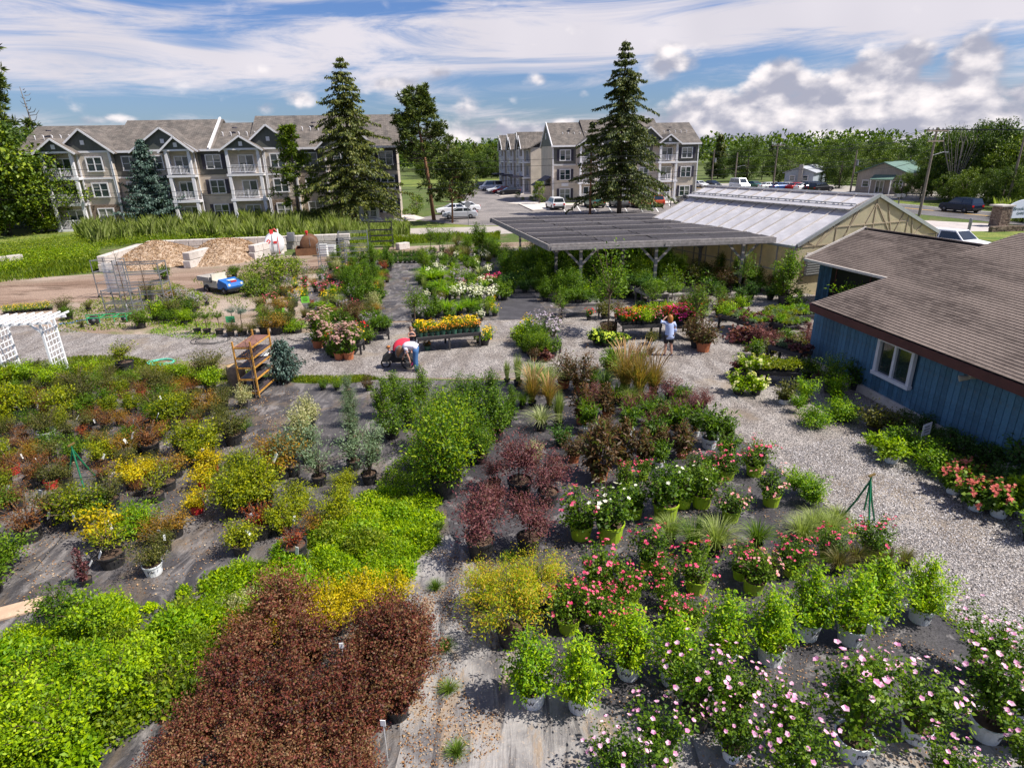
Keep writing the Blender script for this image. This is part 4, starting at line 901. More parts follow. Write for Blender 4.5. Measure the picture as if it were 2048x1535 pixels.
def pot_meshes(kind, r, h):
    k = (kind, round(r, 3), round(h, 3))
    if k in _pots: return _pots[k]
    mat = {'b': m_potb, 'w': m_potw, 'l': m_potl, 't': m_pott, 'g': m_potg, 'r': m_potr}[kind]
    m = MB(); m.lathe([(r*.80, 0), (r*.97, h*.88), (r*1.05, h*.885), (r*1.06, h), (r*.98, h), (r*.95, h*.86)], 18); m.add([(0, 0, .005)]+[(r*.8*math.cos(2*math.pi*i/18), r*.8*math.sin(2*math.pi*i/18), .005) for i in range(18)], [(0, (i+1) % 18+1, i+1) for i in range(18)])
    pm = m.mesh('pot', mat); s = MB(); s.lathe([(r*.955, h*.87), (r*.6, h*.9), (.001, h*.93)], 14); sm = s.mesh('soil', m_soil); lt = None
    if kind == 'w':
        lt = MB()
        for th in (-1.57, .2, 2.2):
            t = text_mb('PW', h*.34, .01); t.xf(Matrix.Translation((0, 0, h*.55)))
            vs = [(math.cos(th+x/r)*(r*.80+(r*.17)*z/h+.006), math.sin(th+x/r)*(r*.80+(r*.17)*z/h+.006), z) for x, y, z in t.v]; lt.add(vs, t.f)
            for q in range(2): lt.add([(math.cos(th+x)*(r*.80+(r*.17)*z/h+.006), math.sin(th+x)*(r*.80+(r*.17)*z/h+.006), z) for x, z in ((-.45, h*(.3-q*.08)), (.45, h*(.3-q*.08)), (.45, h*(.32-q*.08)), (-.45, h*(.32-q*.08)))], [(0, 1, 2, 3)])
        lt = lt.mesh('pot_lettering', m_ink)
    _pots[k] = (pm, sm, lt); return _pots[k]
# kind: shape, crown radius, crown height, leaves, leaf length, width ratio, twigs, palette, pot(kind,r,h), options
K_ = {
 'round_lime':   dict(s='round', R=.46, H=.62, n=2300, leaf=.048, w=.55, K=75, pal='ygreen', pot=('b', .19, .26)),
 'round_mid':    dict(s='round', R=.50, H=.62, n=2000, leaf=.055, w=.5, K=75, pal='mid', pot=('b', .19, .26)),
 'dwarf_yellow': dict(s='round', R=.42, H=.48, n=1500, leaf=.050, w=.6, K=45, pal='yellow', pot=('b', .17, .24), mix=('ygreen', .35)),
 'olive_shrub':  dict(s='vase', R=.48, H=.58, n=1700, leaf=.040, w=.5, K=75, pal='olive', pot=('b', .18, .25)),
 'orange_shrub': dict(s='round', R=.47, H=.50, n=1700, leaf=.040, w=.5, K=65, pal='orange', pot=('b', .18, .25)),
 'brown_shrub':  dict(s='vase', R=.45, H=.52, n=1200, leaf=.035, w=.45, K=90, pal='brown', pot=('b', .18, .25)),
 'rust_twig':    dict(s='vase', R=.26, H=.36, n=420, leaf=.045, w=.3, K=60, pal='rust', pot=('b', .19, .24)),
 'sparse_bonsai': dict(s='umb', R=.42, H=.62, n=420, leaf=.050, w=.55, K=26, pal='ygreen', pot=('b', .21, .25)),
 'dark_column':  dict(s='column', R=.17, H=.85, n=700, leaf=.05, w=.6, K=40, pal='purple', pot=('b', .13, .18)),
 'juniper_mound': dict(s='mound', R=.42, H=.34, n=2200, leaf=.055, w=.22, K=90, pal='bright', pot=('b', .17, .18)),
 'varieg_shrub': dict(s='round', R=.45, H=.95, n=1900, leaf=.055, w=.5, K=70, pal='varieg', pot=('b', .2, .28)),
 'varieg_loose': dict(s='loose', R=.55, H=1.05, n=900, leaf=.075, w=.42, K=45, pal='silver', pot=('b', .2, .3)),
 'silver_willow': dict(s='vase', R=.42, H=1.0, n=2000, leaf=.055, w=.25, K=80, pal='silver', pot=('b', .2, .28)),
 'box_shrub':    dict(s='round', R=.52, H=.72, n=3400, leaf=.045, w=.6, K=85, pal='ygreen', pot=('b', .2, .26)),
 'spirea':       dict(s='column', R=.39, H=.86, n=3200, leaf=.05, w=.42, K=95, pal='spring', pot=('w', .17, .26)),
 'rose':         dict(s='round', R=.36, H=.58, n=1500, leaf=.045, w=.6, K=55, pal='mid', pot=('l', .17, .25), fl=('pink', 15, .055, 3)),
 'rose_pale':    dict(s='round', R=.38, H=.56, n=1200, leaf=.045, w=.6, K=50, pal='mid', pot=('l', .17, .25), fl=('palepink', 14, .055, 3)),
 'rose_white':   dict(s='round', R=.33, H=.60, n=1500, leaf=.045, w=.6, K=50, pal='mid', pot=('l', .17, .25), fl=('white', 14, .05, 1)),
 'rose_green':   dict(s='round', R=.33, H=.60, n=1700, leaf=.048, w=.6, K=50, pal='mid', pot=('l', .17, .25), fl=('white', 4, .05, 1)),
 'hibiscus':     dict(s='loose', R=.50, H=1.0, n=2000, leaf=.055, w=.65, K=42, pal='mid', pot=('w', .19, .28), fl=('hib', 24, .066, 1)),
 'purple_maple': dict(s='umb', R=.52, H=.80, n=2600, leaf=.05, w=.35, K=75, pal='purple', pot=('b', .2, .3)),
 'bronze_tall':  dict(s='column', R=.42, H=1.05, n=900, leaf=.15, w=.28, K=36, pal='bronze', pot=('t', .18, .24), droop=.25),
 'spiky_green':  dict(s='vase', R=.42, H=.80, n=900, leaf=.13, w=.26, K=40, pal='mid', pot=('w', .17, .24)),
 'dark_elder':   dict(s='round', R=.48, H=.75, n=1900, leaf=.06, w=.3, K=50, pal='purple', pot=('b', .18, .24)),
 'dark_terra':   dict(s='round', R=.45, H=.80, n=1300, leaf=.08, w=.32, K=55, pal='bronze', pot=('t', .17, .24)),
 'jap_maple':    dict(s='umb', R=.78, H=1.0, n=6000, leaf=.055, w=.26, K=34, pal='jmaple', pot=('b', .22, .3), droop=.35),
 'ninebark':     dict(s='round', R=.56, H=1.05, n=7600, leaf=.040, w=.6, K=190, spread=.04, pal='maroon', pot=('b', .2, .28)),
 'gold_spirea':  dict(s='round', R=.42, H=.60, n=2600, leaf=.042, w=.5, K=80, pal='yellow', pot=('b', .18, .24)),
 'lime_shrub':   dict(s='vase', R=.6, H=.8, n=2400, leaf=.060, w=.55, K=70, pal='lime', pot=('b', .2, .26)),
 'big_green':    dict(s='round', R=.65, H=1.5, n=5200, leaf=.055, w=.5, K=110, pal='greenmix', pot=('b', .24, .34)),
 'green_tall':   dict(s='column', R=.52, H=1.35, n=3000, leaf=.065, w=.5, K=80, pal='mid', pot=('b', .2, .3)),
 'sapling':      dict(s='umb', R=.65, H=1.9, n=1100, leaf=.075, w=.5, K=48, pal='mid', pot=('b', .2, .28), trunk=1),
 'leafy':        dict(s='round', R=.45, H=.62, n=1000, leaf=.075, w=.5, K=40, pal='mid', pot=('b', .16, .2)),
 'leafy_dark':   dict(s='round', R=.47, H=.66, n=1100, leaf=.070, w=.5, K=40, pal='green', pot=('b', .16, .2)),
 'leafy_lime':   dict(s='round', R=.45, H=.55, n=1000, leaf=.075, w=.5, K=40, pal='lime', pot=('b', .16, .2)),
 'hydrangea':    dict(s='round', R=.5, H=.60, n=600, leaf=.12, w=.7, K=30, pal='mid', pot=('w', .18, .24), fl=('hydred', 13, .085, 12)),
 'hydrangea_cream': dict(s='round', R=.42, H=.55, n=650, leaf=.10, w=.65, K=30, pal='lime', pot=('b', .17, .22), fl=('cream', 12, .075, 10)),
 'hydrangea_green': dict(s='round', R=.40, H=.42, n=600, leaf=.10, w=.65, K=30, pal='green', pot=('b', .17, .18), fl=('green', 14, .075, 10)),
 'mound_bright': dict(s='mound', R=.52, H=.52, n=2600, leaf=.055, w=.4, K=90, pal='bright', pot=('b', .18, .12)),
 'mound_yellow': dict(s='mound', R=.45, H=.45, n=900, leaf=.10, w=.4, K=60, pal='lime', pot=('w', .17, .24)),
 'arching_leaf': dict(s='vase', R=.5, H=.8, n=1100, leaf=.09, w=.3, K=60, pal='bright', pot=('b', .18, .2)),
 'rhododendron': dict(s='round', R=.5, H=.75, n=1100, leaf=.09, w=.45, K=60, pal='olive', pot=('b', .2, .2)),
 'daisy_yellow': dict(s='vase', R=.24, H=.34, n=300, leaf=.07, w=.3, K=30, pal='bright', pot=('g', .12, .18), fl=('yellow', 26, .06, 1)),
 'daisy_orange': dict(s='vase', R=.24, H=.30, n=320, leaf=.07, w=.25, K=30, pal='olive', pot=('g', .12, .18), fl=('orange', 26, .045, 1)),
 'coneflower':   dict(s='vase', R=.26, H=.45, n=380, leaf=.08, w=.35, K=30, pal='mid', pot=('b', .12, .18), fl=('red', 24, .06, 1)),
 'phlox_pink':   dict(s='vase', R=.26, H=.50, n=420, leaf=.07, w=.3, K=30, pal='mid', pot=('b', .12, .18), fl=('mag', 14, .10, 4)),
 'pink_daisy':   dict(s='vase', R=.26, H=.45, n=380, leaf=.07, w=.35, K=30, pal='green', pot=('b', .12, .18), fl=('pink', 22, .065, 1)),
 'white_phlox':  dict(s='vase', R=.28, H=.60, n=420, leaf=.08, w=.28, K=30, pal='mid', pot=('b', .12, .18), fl=('white', 20, .10, 4)),
 'sedum_mauve':  dict(s='column', R=.36, H=.85, n=900, leaf=.075, w=.4, K=50, pal='mid', pot=('t', .17, .24), fl=('mauve', 30, .10, 5)),
 'yellow_mum':   dict(s='round', R=.30, H=.50, n=500, leaf=.06, w=.35, K=40, pal='bright', pot=('b', .14, .18), fl=('yellow', 40, .05, 1)),
 'lavender_bush': dict(s='vase', R=.36, H=.70, n=500, leaf=.06, w=.2, K=60, pal='silver', pot=('b', .15, .2), fl=('lav', 60, .06, 3)),
 'heuchera':     dict(s='mound', R=.20, H=.18, n=160, leaf=.08, w=.8, K=20, pal='purple', pot=('t', .08, .10)),
 'herb_green':   dict(s='mound', R=.20, H=.20, n=220, leaf=.06, w=.45, K=20, pal='bright', pot=('b', .08, .10)),
 'herb_silver':  dict(s='mound', R=.20, H=.16, n=220, leaf=.06, w=.3, K=20, pal='silver', pot=('b', .08, .10)),
 'herb_gold':    dict(s='mound', R=.20, H=.13, n=240, leaf=.045, w=.5, K=20, pal='ygreen', pot=('b', .08, .10)),
 'dark_carpet':  dict(s='mound', R=.55, H=.28, n=900, leaf=.09, w=.8, K=50, pal='purple', pot=('b', .12, .12)),
 'topiary':      dict(s='round', R=.22, H=.24, n=700, leaf=.035, w=.5, K=40, pal='mid', pot=('b', .13, .18), lift=.40),
 'topiary_blue': dict(s='round', R=.32, H=.28, n=800, leaf=.05, w=.25, K=50, pal='blue', pot=('b', .15, .2), lift=.65),
}
_pl = {}
def plant_proto(kind, v):
    key = (kind, v)
    if key in _pl: return _pl[key]
    d = K_[kind]; pk, pr, ph = d['pot']; z0 = ph*.85+d.get('lift', 0)
    g = plant_geo(d['s'], d['R'], d['H'], d['n'], d['leaf'], d['w'], d['K'], droop=d.get('droop', 0), spread=d.get('spread'), stemfrac=(.38 if d['s'] == 'umb' else 0))
    off_ = np.array([0, 0, z0]); me = npmesh('foliage', kites(g[0]+off_, g[1], g[2], g[3], g[4]), 4, FM(d['pal']))
    st = stems_mb(g[5]+off_, g[6]+off_, g[7]+off_, .011 if d['H'] > .5 else .006, 40 if d['pal'] in ('brown', 'rust') else 22)
    if d.get('lift') or d['s'] == 'umb': st.tube([(0, 0, ph*.8), (.015, .01, z0*.6+ph*.3), (0, 0, z0+(d['H']*.4 if d['s'] == 'umb' else 0))], .02 if d.get('trunk') else .014, 6)
    stm = st.mesh('stems', m_stem); fl = None
    if 'fl' in d:
        fk, fn, fs, cl = d['fl']; E = g[7]; order = np.argsort(-(E[:, 2]+np.linalg.norm(E[:, :2], axis=1)*.8+nr.uniform(0, .3, len(E))*d['H'])); pick = order[np.arange(fn) % max(1, int(len(E)*.75))]
        P0 = E[pick]*1.04+off_+nr.normal(size=(fn, 3))*d['R']*.14+[0, 0, .02]
        P1 = np.repeat(P0, cl, 0)+(nr.normal(size=(fn*cl, 3))*fs*(.42 if cl > 1 else 0)); Nf_ = unit(P1-off_-[0, 0, d['H']*.3])+[0, 0, .6]+rand_unit(len(P1))*.4
        fsz = fs*(.75 if cl > 1 else 1); fl = npmesh('flowers', flower_verts(P1, Nf_, fsz, wide=.9 if fk == 'hib' else .62, cup=.6 if fk == 'hib' else .35), 4, PET[fk])
    _pl[key] = (me, stm, fl, d['H']+z0, z0); return _pl[key]
KN = {k: n for n, ks in {'potted_shrub': 'round_lime round_mid olive_shrub orange_shrub sparse_bonsai lime_shrub rust_twig varieg_shrub varieg_loose arching_leaf dark_elder dark_column', 'golden_shrub': 'dwarf_yellow gold_spirea', 'withered_shrub': 'brown_shrub', 'conifer_mound': 'juniper_mound', 'potted_willow': 'silver_willow',
 'boxwood_shrub': 'box_shrub', 'upright_shrub': 'spirea', 'potted_rose': 'rose rose_pale rose_white rose_green', 'rose_of_sharon': 'hibiscus', 'potted_maple': 'purple_maple jap_maple', 'tall_perennial': 'bronze_tall spiky_green', 'dark_leaved_bush': 'dark_terra', 'ninebark_shrub': 'ninebark', 'large_shrub': 'big_green green_tall', 'young_tree': 'sapling',
 'leafy_perennial': 'leafy leafy_dark', 'lime_perennial': 'leafy_lime', 'potted_hydrangea': 'hydrangea hydrangea_cream hydrangea_green', 'mounded_shrub': 'mound_bright mound_yellow', 'potted_rhododendron': 'rhododendron', 'potted_coneflower': 'daisy_yellow daisy_orange coneflower pink_daisy', 'potted_phlox': 'phlox_pink white_phlox', 'potted_sedum': 'sedum_mauve',
 'bushy_flower': 'yellow_mum', 'lavender_bush': 'lavender_bush', 'small_potted_herb': 'heuchera herb_green herb_silver herb_gold', 'dark_foliage_mound': 'dark_carpet', 'topiary_tree': 'topiary topiary_blue'}.items() for k in ks.split()}
KC = {k: 'flowering plant' for k in 'rose rose_pale rose_white rose_green hibiscus hydrangea hydrangea_cream hydrangea_green daisy_yellow daisy_orange coneflower pink_daisy phlox_pink white_phlox sedum_mauve yellow_mum lavender_bush'.split()}
KC.update({k: 'potted plant' for k in 'leafy leafy_dark leafy_lime heuchera herb_green herb_silver herb_gold bronze_tall spiky_green'.split()}); KC.update({'sapling': 'young tree', 'topiary': 'topiary', 'topiary_blue': 'topiary'})
REG = []                                        # every plant: filled in with its label once all are placed
def plant(kind, pos, sc=1.0, bed='', desc='', h=None, pot=None, name=None, cat='potted plant', simple_=False, v=None, showpot=True, lean=0, tag_=False):
    v = rnd.randrange(3) if v is None else v
    me, stm, fl, tot, z0 = plant_proto(kind, v); d = K_[kind]
    if h: sc = max(.55, min(1.9, h/tot))
    root = thing(name or KN.get(kind, 'potted_' + kind.split('_')[0]), 'x', cat if cat != 'potted plant' else KC.get(kind, 'potted shrub'), pos, rnd.uniform(0, 6.28), sc=sc*rnd.uniform(.96, 1.04))
    root.rotation_euler = (rnd.uniform(-.04, .04), rnd.uniform(-.04, .04), rnd.uniform(0, 6.28))
    ps = (min(1, 1/sc)*1.0) if sc > 1.15 else 1.0
    link('foliage', me, root)
    if not simple_: link('stems', stm, root)
    if fl: link('flowers', fl, root, kind='stuff')
    if showpot:
        pk, pr, ph = d['pot']; pk = pot or pk; pm, sm, lt = pot_meshes(pk, pr, ph); po = link('pot', pm, root)
        if pk == 'w': root.rotation_euler[2] = rnd.uniform(-.5, .5)
        if not simple_: link('soil', sm, root)
        if tag_: tg = link('plant_tag', _tagm, root, (0, 0, z0+d['H']*.25), rnd.uniform(0, 6.28)); tg.rotation_euler = (rnd.uniform(-.6, .6), rnd.uniform(-.5, .5), rnd.uniform(0, 6.28))
        if lt and not simple_: link('pot_lettering', lt, po)
    REG.append([root, kind, bed, desc]); return root
m_redlab = simple('red_print_label', (.62, .02, .03), .5, .1)
_tagm = MB().box((.20, -.20, .06), (.055, .006, .15)).mesh('plant_tag', m_tag); _rtag = MB().box((.17, -.03, .16), (.012, .11, .16)).mesh('red_label', m_redlab)
# ---------------------------------------------------------------- grasses
_gr = {}
def grass_proto(kind, v):
    k = (kind, v)
    if k in _gr: return _gr[k]
    spec = {'green_grass': (260, .55, .75, .014, 1.0, 'grass'), 'varieg_grass': (240, .5, .62, .014, 1.2, 'grassv'), 'upright_grass': (260, .28, 1.15, .012, .7, 'reed'),
            'feather_grass': (420, .6, 1.25, .012, .8, 'dryst'), 'soft_grass': (420, .6, .85, .010, 1.1, 'reed'), 'daylily': (160, .5, .5, .022, 1.3, 'bright'), 'striped_yucca': (60, .38, .55, .045, .9, 'grassv'), 'brown_grass': (240, .5, .7, .010, 1.1, 'dry')}[kind]
    n, R, H, w, ar, pal = spec; me = blades_mesh('blades', n, R, H, w, ar, FM(pal, .3), .08); _gr[k] = (me, H); return _gr[k]
def grass(kind, pos, h=None, sc=1.0, bed='', desc='', pot='b', showpot=True):
    me, H = grass_proto(kind, rnd.randrange(2))
    if h: sc = max(.5, min(2.2, h/(H+.18)))
    root = thing('potted_grass' if showpot else 'ornamental_grass', 'x', 'ornamental grass', pos, rnd.uniform(0, 6.28), sc=sc)
    o = link('blades', me, root, (0, 0, .18 if showpot else 0))
    if kind == 'feather_grass':
        if 'plume' not in _gr:
            m = MB()
            for i in range(26):
                a = rnd.uniform(0, 6.28); r = rnd.uniform(0, .35); m.tube([(math.cos(a)*.05, math.sin(a)*.05, .1), (math.cos(a)*r*.6, math.sin(a)*r*.6, .95), (math.cos(a)*r*1.1, math.sin(a)*r*1.1, 1.28), (math.cos(a)*r*1.6, math.sin(a)*r*1.6, 1.45)], [.002, .003, .009, .003], 4)
            _gr['plume'] = m.mesh('seed_plumes', simple('tan_seed_plume', (.48, .30, .13), .9, .2, 9))
        link('seed_plumes', _gr['plume'], root)
    if showpot:
        pm, sm, lt = pot_meshes(pot, .15, .2); link('pot', pm, root)
    REG.append([root, kind, bed, desc]); return root
# ---------------------------------------------------------------- ground cover as stuff
def leaf_carpet(name, poly, n, leaf, pal, hmax=.3, w=.5, lump=.5, up_=.5, label=None, cat=None):
    q = pts_in(poly, n); ph = nr.uniform(0, 6, 4)
    hh = hmax*(.35+.65*(.5+.5*np.sin(q[:, 0]*2.3+ph[0]+np.sin(q[:, 1]*1.7))*np.cos(q[:, 1]*2.1+ph[1])))*(1-lump)+hmax*lump*nr.uniform(.1, 1, n)
    big = .5+.5*np.sin(q[:, 0]*3.1+ph[2]+1.3*np.sin(q[:, 1]*2.7))*np.sin(q[:, 1]*3.7+ph[3]+np.sin(q[:, 0]*4.1)); keep = nr.uniform(0, 1, n) < .25+.9*big; q = q[keep]; hh = (hh*(.35+1.0*big))[keep]; n = len(q)
    Pp = np.stack([q[:, 0], q[:, 1], hh*nr.uniform(.2, 1, n)], 1); D = rand_unit(n)+[0, 0, .35]; Nn = rand_unit(n)*(1-up_)+[0, 0, up_]; Ln = leaf*nr.uniform(.6, 1.4, n)
    me = npmesh(name, kites(Pp, D, Nn, Ln, Ln*w), 4, FM(pal)); return link(name, me, kind='stuff', label=label, cat=cat)
def clump_carpet(name, poly, K, pals, rr=(.10, .42), hf=.8, per=900, leafr=(.035, .085)):
    """weeds as many small clumps of different leaf size and colour, with gaps between them"""
    c = pts_in(poly, K); which = nr.randint(0, len(pals), K)
    for k, pal in enumerate(pals):
        out = []
        for i in np.where(which == k)[0]:
            r = nr.uniform(*rr); n = int(per*(r/.3)**1.6)+20; u = rand_unit(n); u[:, 2] = np.abs(u[:, 2]); h = r*hf*nr.uniform(.6, 1.5); q = nr.uniform(.35, 1, (n, 1))**.6
            P0 = u*q*[r*nr.uniform(.8, 1.2), r, h]+[c[i, 0], c[i, 1], .01]; P0[:, :2] += nr.normal(size=(n, 2))*r*.12; D = u*.6+rand_unit(n)*.8+[0, 0, .25]; L0 = nr.uniform(*leafr); Ln = L0*nr.uniform(.6, 1.4, n); out.append(kites(P0, D, u*.5+rand_unit(n)*.5+[0, 0, .6], Ln, Ln*nr.uniform(.25, .6), .2))
        if out: link(name, npmesh(name, np.concatenate(out), 4, FM(pal)), kind='stuff')
def blade_carpet(name, poly, n, h, w, pal, arch=.5, label=None, cat=None):
    q = pts_in(poly, n); th = nr.uniform(0, 6.28, n); hh = h*nr.uniform(.45, 1.1, n)*(.72+.22*np.sin(q[:, 0]*.9+2*np.sin(q[:, 1]*.7))+.16*np.sin(q[:, 0]*2.7+q[:, 1]*1.3)); d = np.stack([np.cos(th), np.sin(th), th*0], 1); s = np.stack([-np.sin(th), np.cos(th), th*0], 1)
    b = np.stack([q[:, 0], q[:, 1], q[:, 0]*0], 1); a_ = b+d*(arch*hh*.25)[:, None]+np.array([0, 0, 1])*(hh*.6)[:, None]; t = b+d*(arch*hh*nr.uniform(.4, 1, n))[:, None]+np.array([0, 0, 1])*hh[:, None]
    ww = (w*nr.uniform(.6, 1.3, n))[:, None]; Vs = np.stack([b-s*ww/2, b+s*ww/2, a_+s*ww*.45, t, a_-s*ww*.45], 1).reshape(-1, 3)
    me = npmesh(name, Vs, 5, FM(pal, .3)); return link(name, me, kind='stuff', label=label, cat=cat)
# ---------------------------------------------------------------- trees
def conifer(h, r, pal, seed, whorls=34, dens=1.0, droop=.35, bare=.06, bark=None, needle=.32, gaps=.12, topexp=.85):
    tr_ = MB(); tr_.tube([(0, 0, 0), (.03*h*.1, 0, h*.5), (0, 0, h)], [h*.016, h*.010, .02], 8); br_ = MB(); P_ = []; D_ = []; rs = np.random.RandomState(seed)
    for i in range(whorls):
        z = h*(bare+(1-bare)*((i+rs.uniform(0, .8))/whorls)); fr = (z/h-bare)/(1-bare); rr = r*((1-fr)**topexp)*(.72+.45*rs.uniform())+.12
        if rs.uniform() < gaps*.5: rr *= .5
        nb_ = int(7+rs.randint(0, 3))
        for k in range(nb_):
            if rs.uniform() < gaps: continue
            a = 2*math.pi*(k/nb_)+rs.uniform(-.35, .35)+i*1.3; ln = rr*rs.uniform(.55, 1.18); droop_ = droop*rs.uniform(.7, 1.5); d = np.array([math.cos(a), math.sin(a), 0])
            m = max(4, int(ln/.22*dens)); t = np.linspace(.12, 1, m); zz = z+ln*(.18*t-droop_*t*t*1.1+.16*t**4)*(1 if fr < .85 else -.4)
            pts = np.stack([d[0]*ln*t, d[1]*ln*t, zz], 1); br_.tube([(0, 0, z), tuple(pts[m//2]), tuple(pts[-1])], [.045*(1-fr)+.012, .02, .006], 3, cap=False)
            sd_ = np.array([-d[1], d[0], 0])
            for side in (-1, 1, 0, 0):
                jit = rs.normal(size=(m, 3))*.07; wl2 = (ln*.16*(1.15-t))[:, None]*side*rs.uniform(.5, 1.2, (m, 1)); P_.append(pts+sd_*wl2+jit); D_.append(d*.55+sd_*side*.7+np.array([0, 0, -.55-.3*rs.uniform()])+rs.normal(size=(m, 3))*.25)
    P_ = np.concatenate(P_); D_ = np.concatenate(D_); n = len(P_); Ln = needle*rs.uniform(.7, 1.4, n); Nn = np.array([0, 0, .5])+rs.normal(size=(n, 3))*.6
    return tr_.mesh('trunk', bark or m_bark, True), br_.mesh('branches', bark or m_bark), npmesh('crown', kites(P_, D_, Nn, Ln, Ln*.42, .3), 4, FM(pal, .15))
def pine(h, r, seed, start=.45, n=46, pal='pine', bark=None, tuft=.5, bend=0, per=26, lvl=.0):
    rs = np.random.RandomState(seed); tr_ = MB(); tr_.tube([(0, 0, 0), (bend*.4, 0, h*.4), (bend, 0, h*.75), (bend*.8, 0, h)], [h*.017, h*.013, h*.008, .03], 8); br_ = MB(); P_ = []; D_ = []
    for i in range(n):
        fr = rs.uniform(0, 1); z = h*(start+(1-start)*fr); rr = r*(1-fr*.75)*rs.uniform(.55, 1.1)*math.sin(min(1, fr*4+.4)*1.57); a = rs.uniform(0, 6.28); d = np.array([math.cos(a), math.sin(a), 0]); x0 = bend*min(1, z/(h*.75))
        e = np.array([x0, 0, z])+d*rr+np.array([0, 0, rr*(.25+.3*fr)]); mid = np.array([x0, 0, z])+d*rr*.55+np.array([0, 0, rr*.02]); br_.tube([(x0, 0, z), tuple(mid), tuple(e)], [.05, .035, .012], 3, cap=False)
        for k in range(5):
            t = .45+.55*k/4; c = (1-t)*mid*1.0+t*e if t > .5 else mid; c = mid*(1-t)+e*t+rs.normal(size=3)*rr*.12; u = rs.normal(size=(per, 3)); u /= np.linalg.norm(u, axis=1, keepdims=True); u[:, 2] = u[:, 2]*.6+.25; P_.append(c+u*.10*tuft); D_.append(u)
    P_ = np.concatenate(P_); D_ = np.concatenate(D_); m = len(P_); Ln = tuft*rs.uniform(.6, 1.2, m)
    return tr_.mesh('trunk', bark or m_redbark, True), br_.mesh('branches', bark or m_bark), npmesh('crown', kites(P_, D_, rs.normal(size=(m, 3)), Ln, Ln*.22, .2), 4, FM(pal, .12))
def broad(h, r, seed, pal='tree', n=5200, leaf=.34, K=70, start=.18, sq=.8):
    rs = np.random.RandomState(seed); K2 = K; u = rs.normal(size=(K2, 3)); u /= np.linalg.norm(u, axis=1, keepdims=True); rr = rs.uniform(.3, 1, K2)**.45; ch = h*(1-start); cz = h*start+ch*.5
    cc = u*rr[:, None]*[r, r, ch*.5]+[0, 0, cz]; cc[:, :2] *= (1+.22*np.sin(cc[:, 2:3]*1.1+seed)); csz = r*rs.uniform(.16, .34, K2); m = n//K2; idx = np.repeat(np.arange(K2), m); v = rs.normal(size=(len(idx), 3)); v /= np.linalg.norm(v, axis=1, keepdims=True)
    P_ = cc[idx]+v*(csz[idx]*rs.uniform(.4, 1.05, len(idx)))[:, None]*[1, 1, .7]; D_ = v+rs.normal(size=v.shape)*.7; Nn = v*.6+[0, 0, .7]+rs.normal(size=v.shape)*.3; Ln = leaf*rs.uniform(.6, 1.3, len(idx))
    tr_ = MB(); tr_.tube([(0, 0, 0), (.1, 0, h*.3), (0, .1, h*.75)], [h*.022, h*.016, h*.006], 7)
    for i in range(9):
        c = cc[(i*3) % K2]; tr_.tube([(0, 0, h*(.2+.05*i)), tuple(c*[.5, .5, 1]-[0, 0, h*.06]), tuple(c)], [h*.008, h*.005, .03], 4, cap=False)
    return tr_.mesh('trunk', m_bark, True), None, npmesh('crown', kites(P_, D_, Nn, Ln, Ln*.62), 4, FM(pal, .25))
def tree(meshes, name, pos, label, group=None, sc=1.0, rz=None, cat='tree'):
    root = thing(name, label, cat, pos, rnd.uniform(0, 6.28) if rz is None else rz, group, sc); link('trunk', meshes[0], root)
    if meshes[1]: link('branches', meshes[1], root)
    if meshes[2]: link('crown', meshes[2], root)
    return root

# big trees, placed and sized by survey from the photograph
p = G(715, 452); tree(conifer(18.6, 6.6, 'spruce', 3, 37, 2.0, .44, .13, gaps=.13), 'spruce_tree', p, 'tall dark Norway spruce in front of the long left apartment block')
p = G(1238, 428); tree(conifer(20.9, 7.3, 'spruce', 9, 44, 2.1, .44, .10, gaps=.11), 'spruce_tree', p, 'tallest spruce, standing before the right apartment block behind the shade house')
p = G(868, 440); tree(pine(15.4, 4.6, 5, .45, 95, tuft=.55, bend=-1.2, per=34), 'pine_tree', p, 'pine with a curved trunk left of the parking road', rz=0)
p = G(905, 446); tree(pine(7.6, 4.0, 8, .30, 80, 'pine', m_redbark, .5, .3, 28), 'pine_tree', p, 'short pine leaning over the silver sedan', rz=0)
#p = G(826, 440); tree(pine(10.5, 3.0, 12, .35, 40, 'pine', None, .6, .2, 30), 'pine_tree', p, 'bushy lower pine filling the gap beside the curved pine', rz=0)
p = G(600, 452); tree(pine(11.4, 3.2, 15, .20, 60, 'tree2', m_bark, .5, .2, 24), 'pine_tree', p, 'thin sparse pine left of the tall dark spruce', rz=0)
p = G(318, 456); tree(conifer(10.6, 4.4, 'bspruce', 21, 34, 1.35, .16, .05, needle=.34, gaps=.04, topexp=.9), 'spruce_tree', p, 'blue-green spruce in front of the left apartment block')
p = G(1180, 430); tree(conifer(11.5, 2.3, 'pine', 25, 20, .6, .4, .35, m_redbark, gaps=.5), 'spruce_tree', p, 'half-bare orange-trunked conifer beside the tallest spruce')
p = G(1280, 412)
tree(conifer(2.0, .9, 'bspruce', 31, 14, 2.0, .1, .03, needle=.22, gaps=.02), 'spruce_tree', G(1305, 415), 'small blue spruce by the parking bays, top showing over the shade roof')
p = Vector((-57, 76, 0)); tree(pine(26, 6.5, 41, .40, 60, 'pine', m_bark, .9, .4, 30), 'pine_tree', Vector((-66, 82, 0)), 'tall white pine at the left edge with layered branches', rz=.6)
tree(pine(20, 5.0, 43, .45, 44, 'pine', m_bark, .9, .4, 26), 'pine_tree', Vector((-76, 100, 0)), 'pine behind the broadleaf trees at the left edge', rz=2.6)
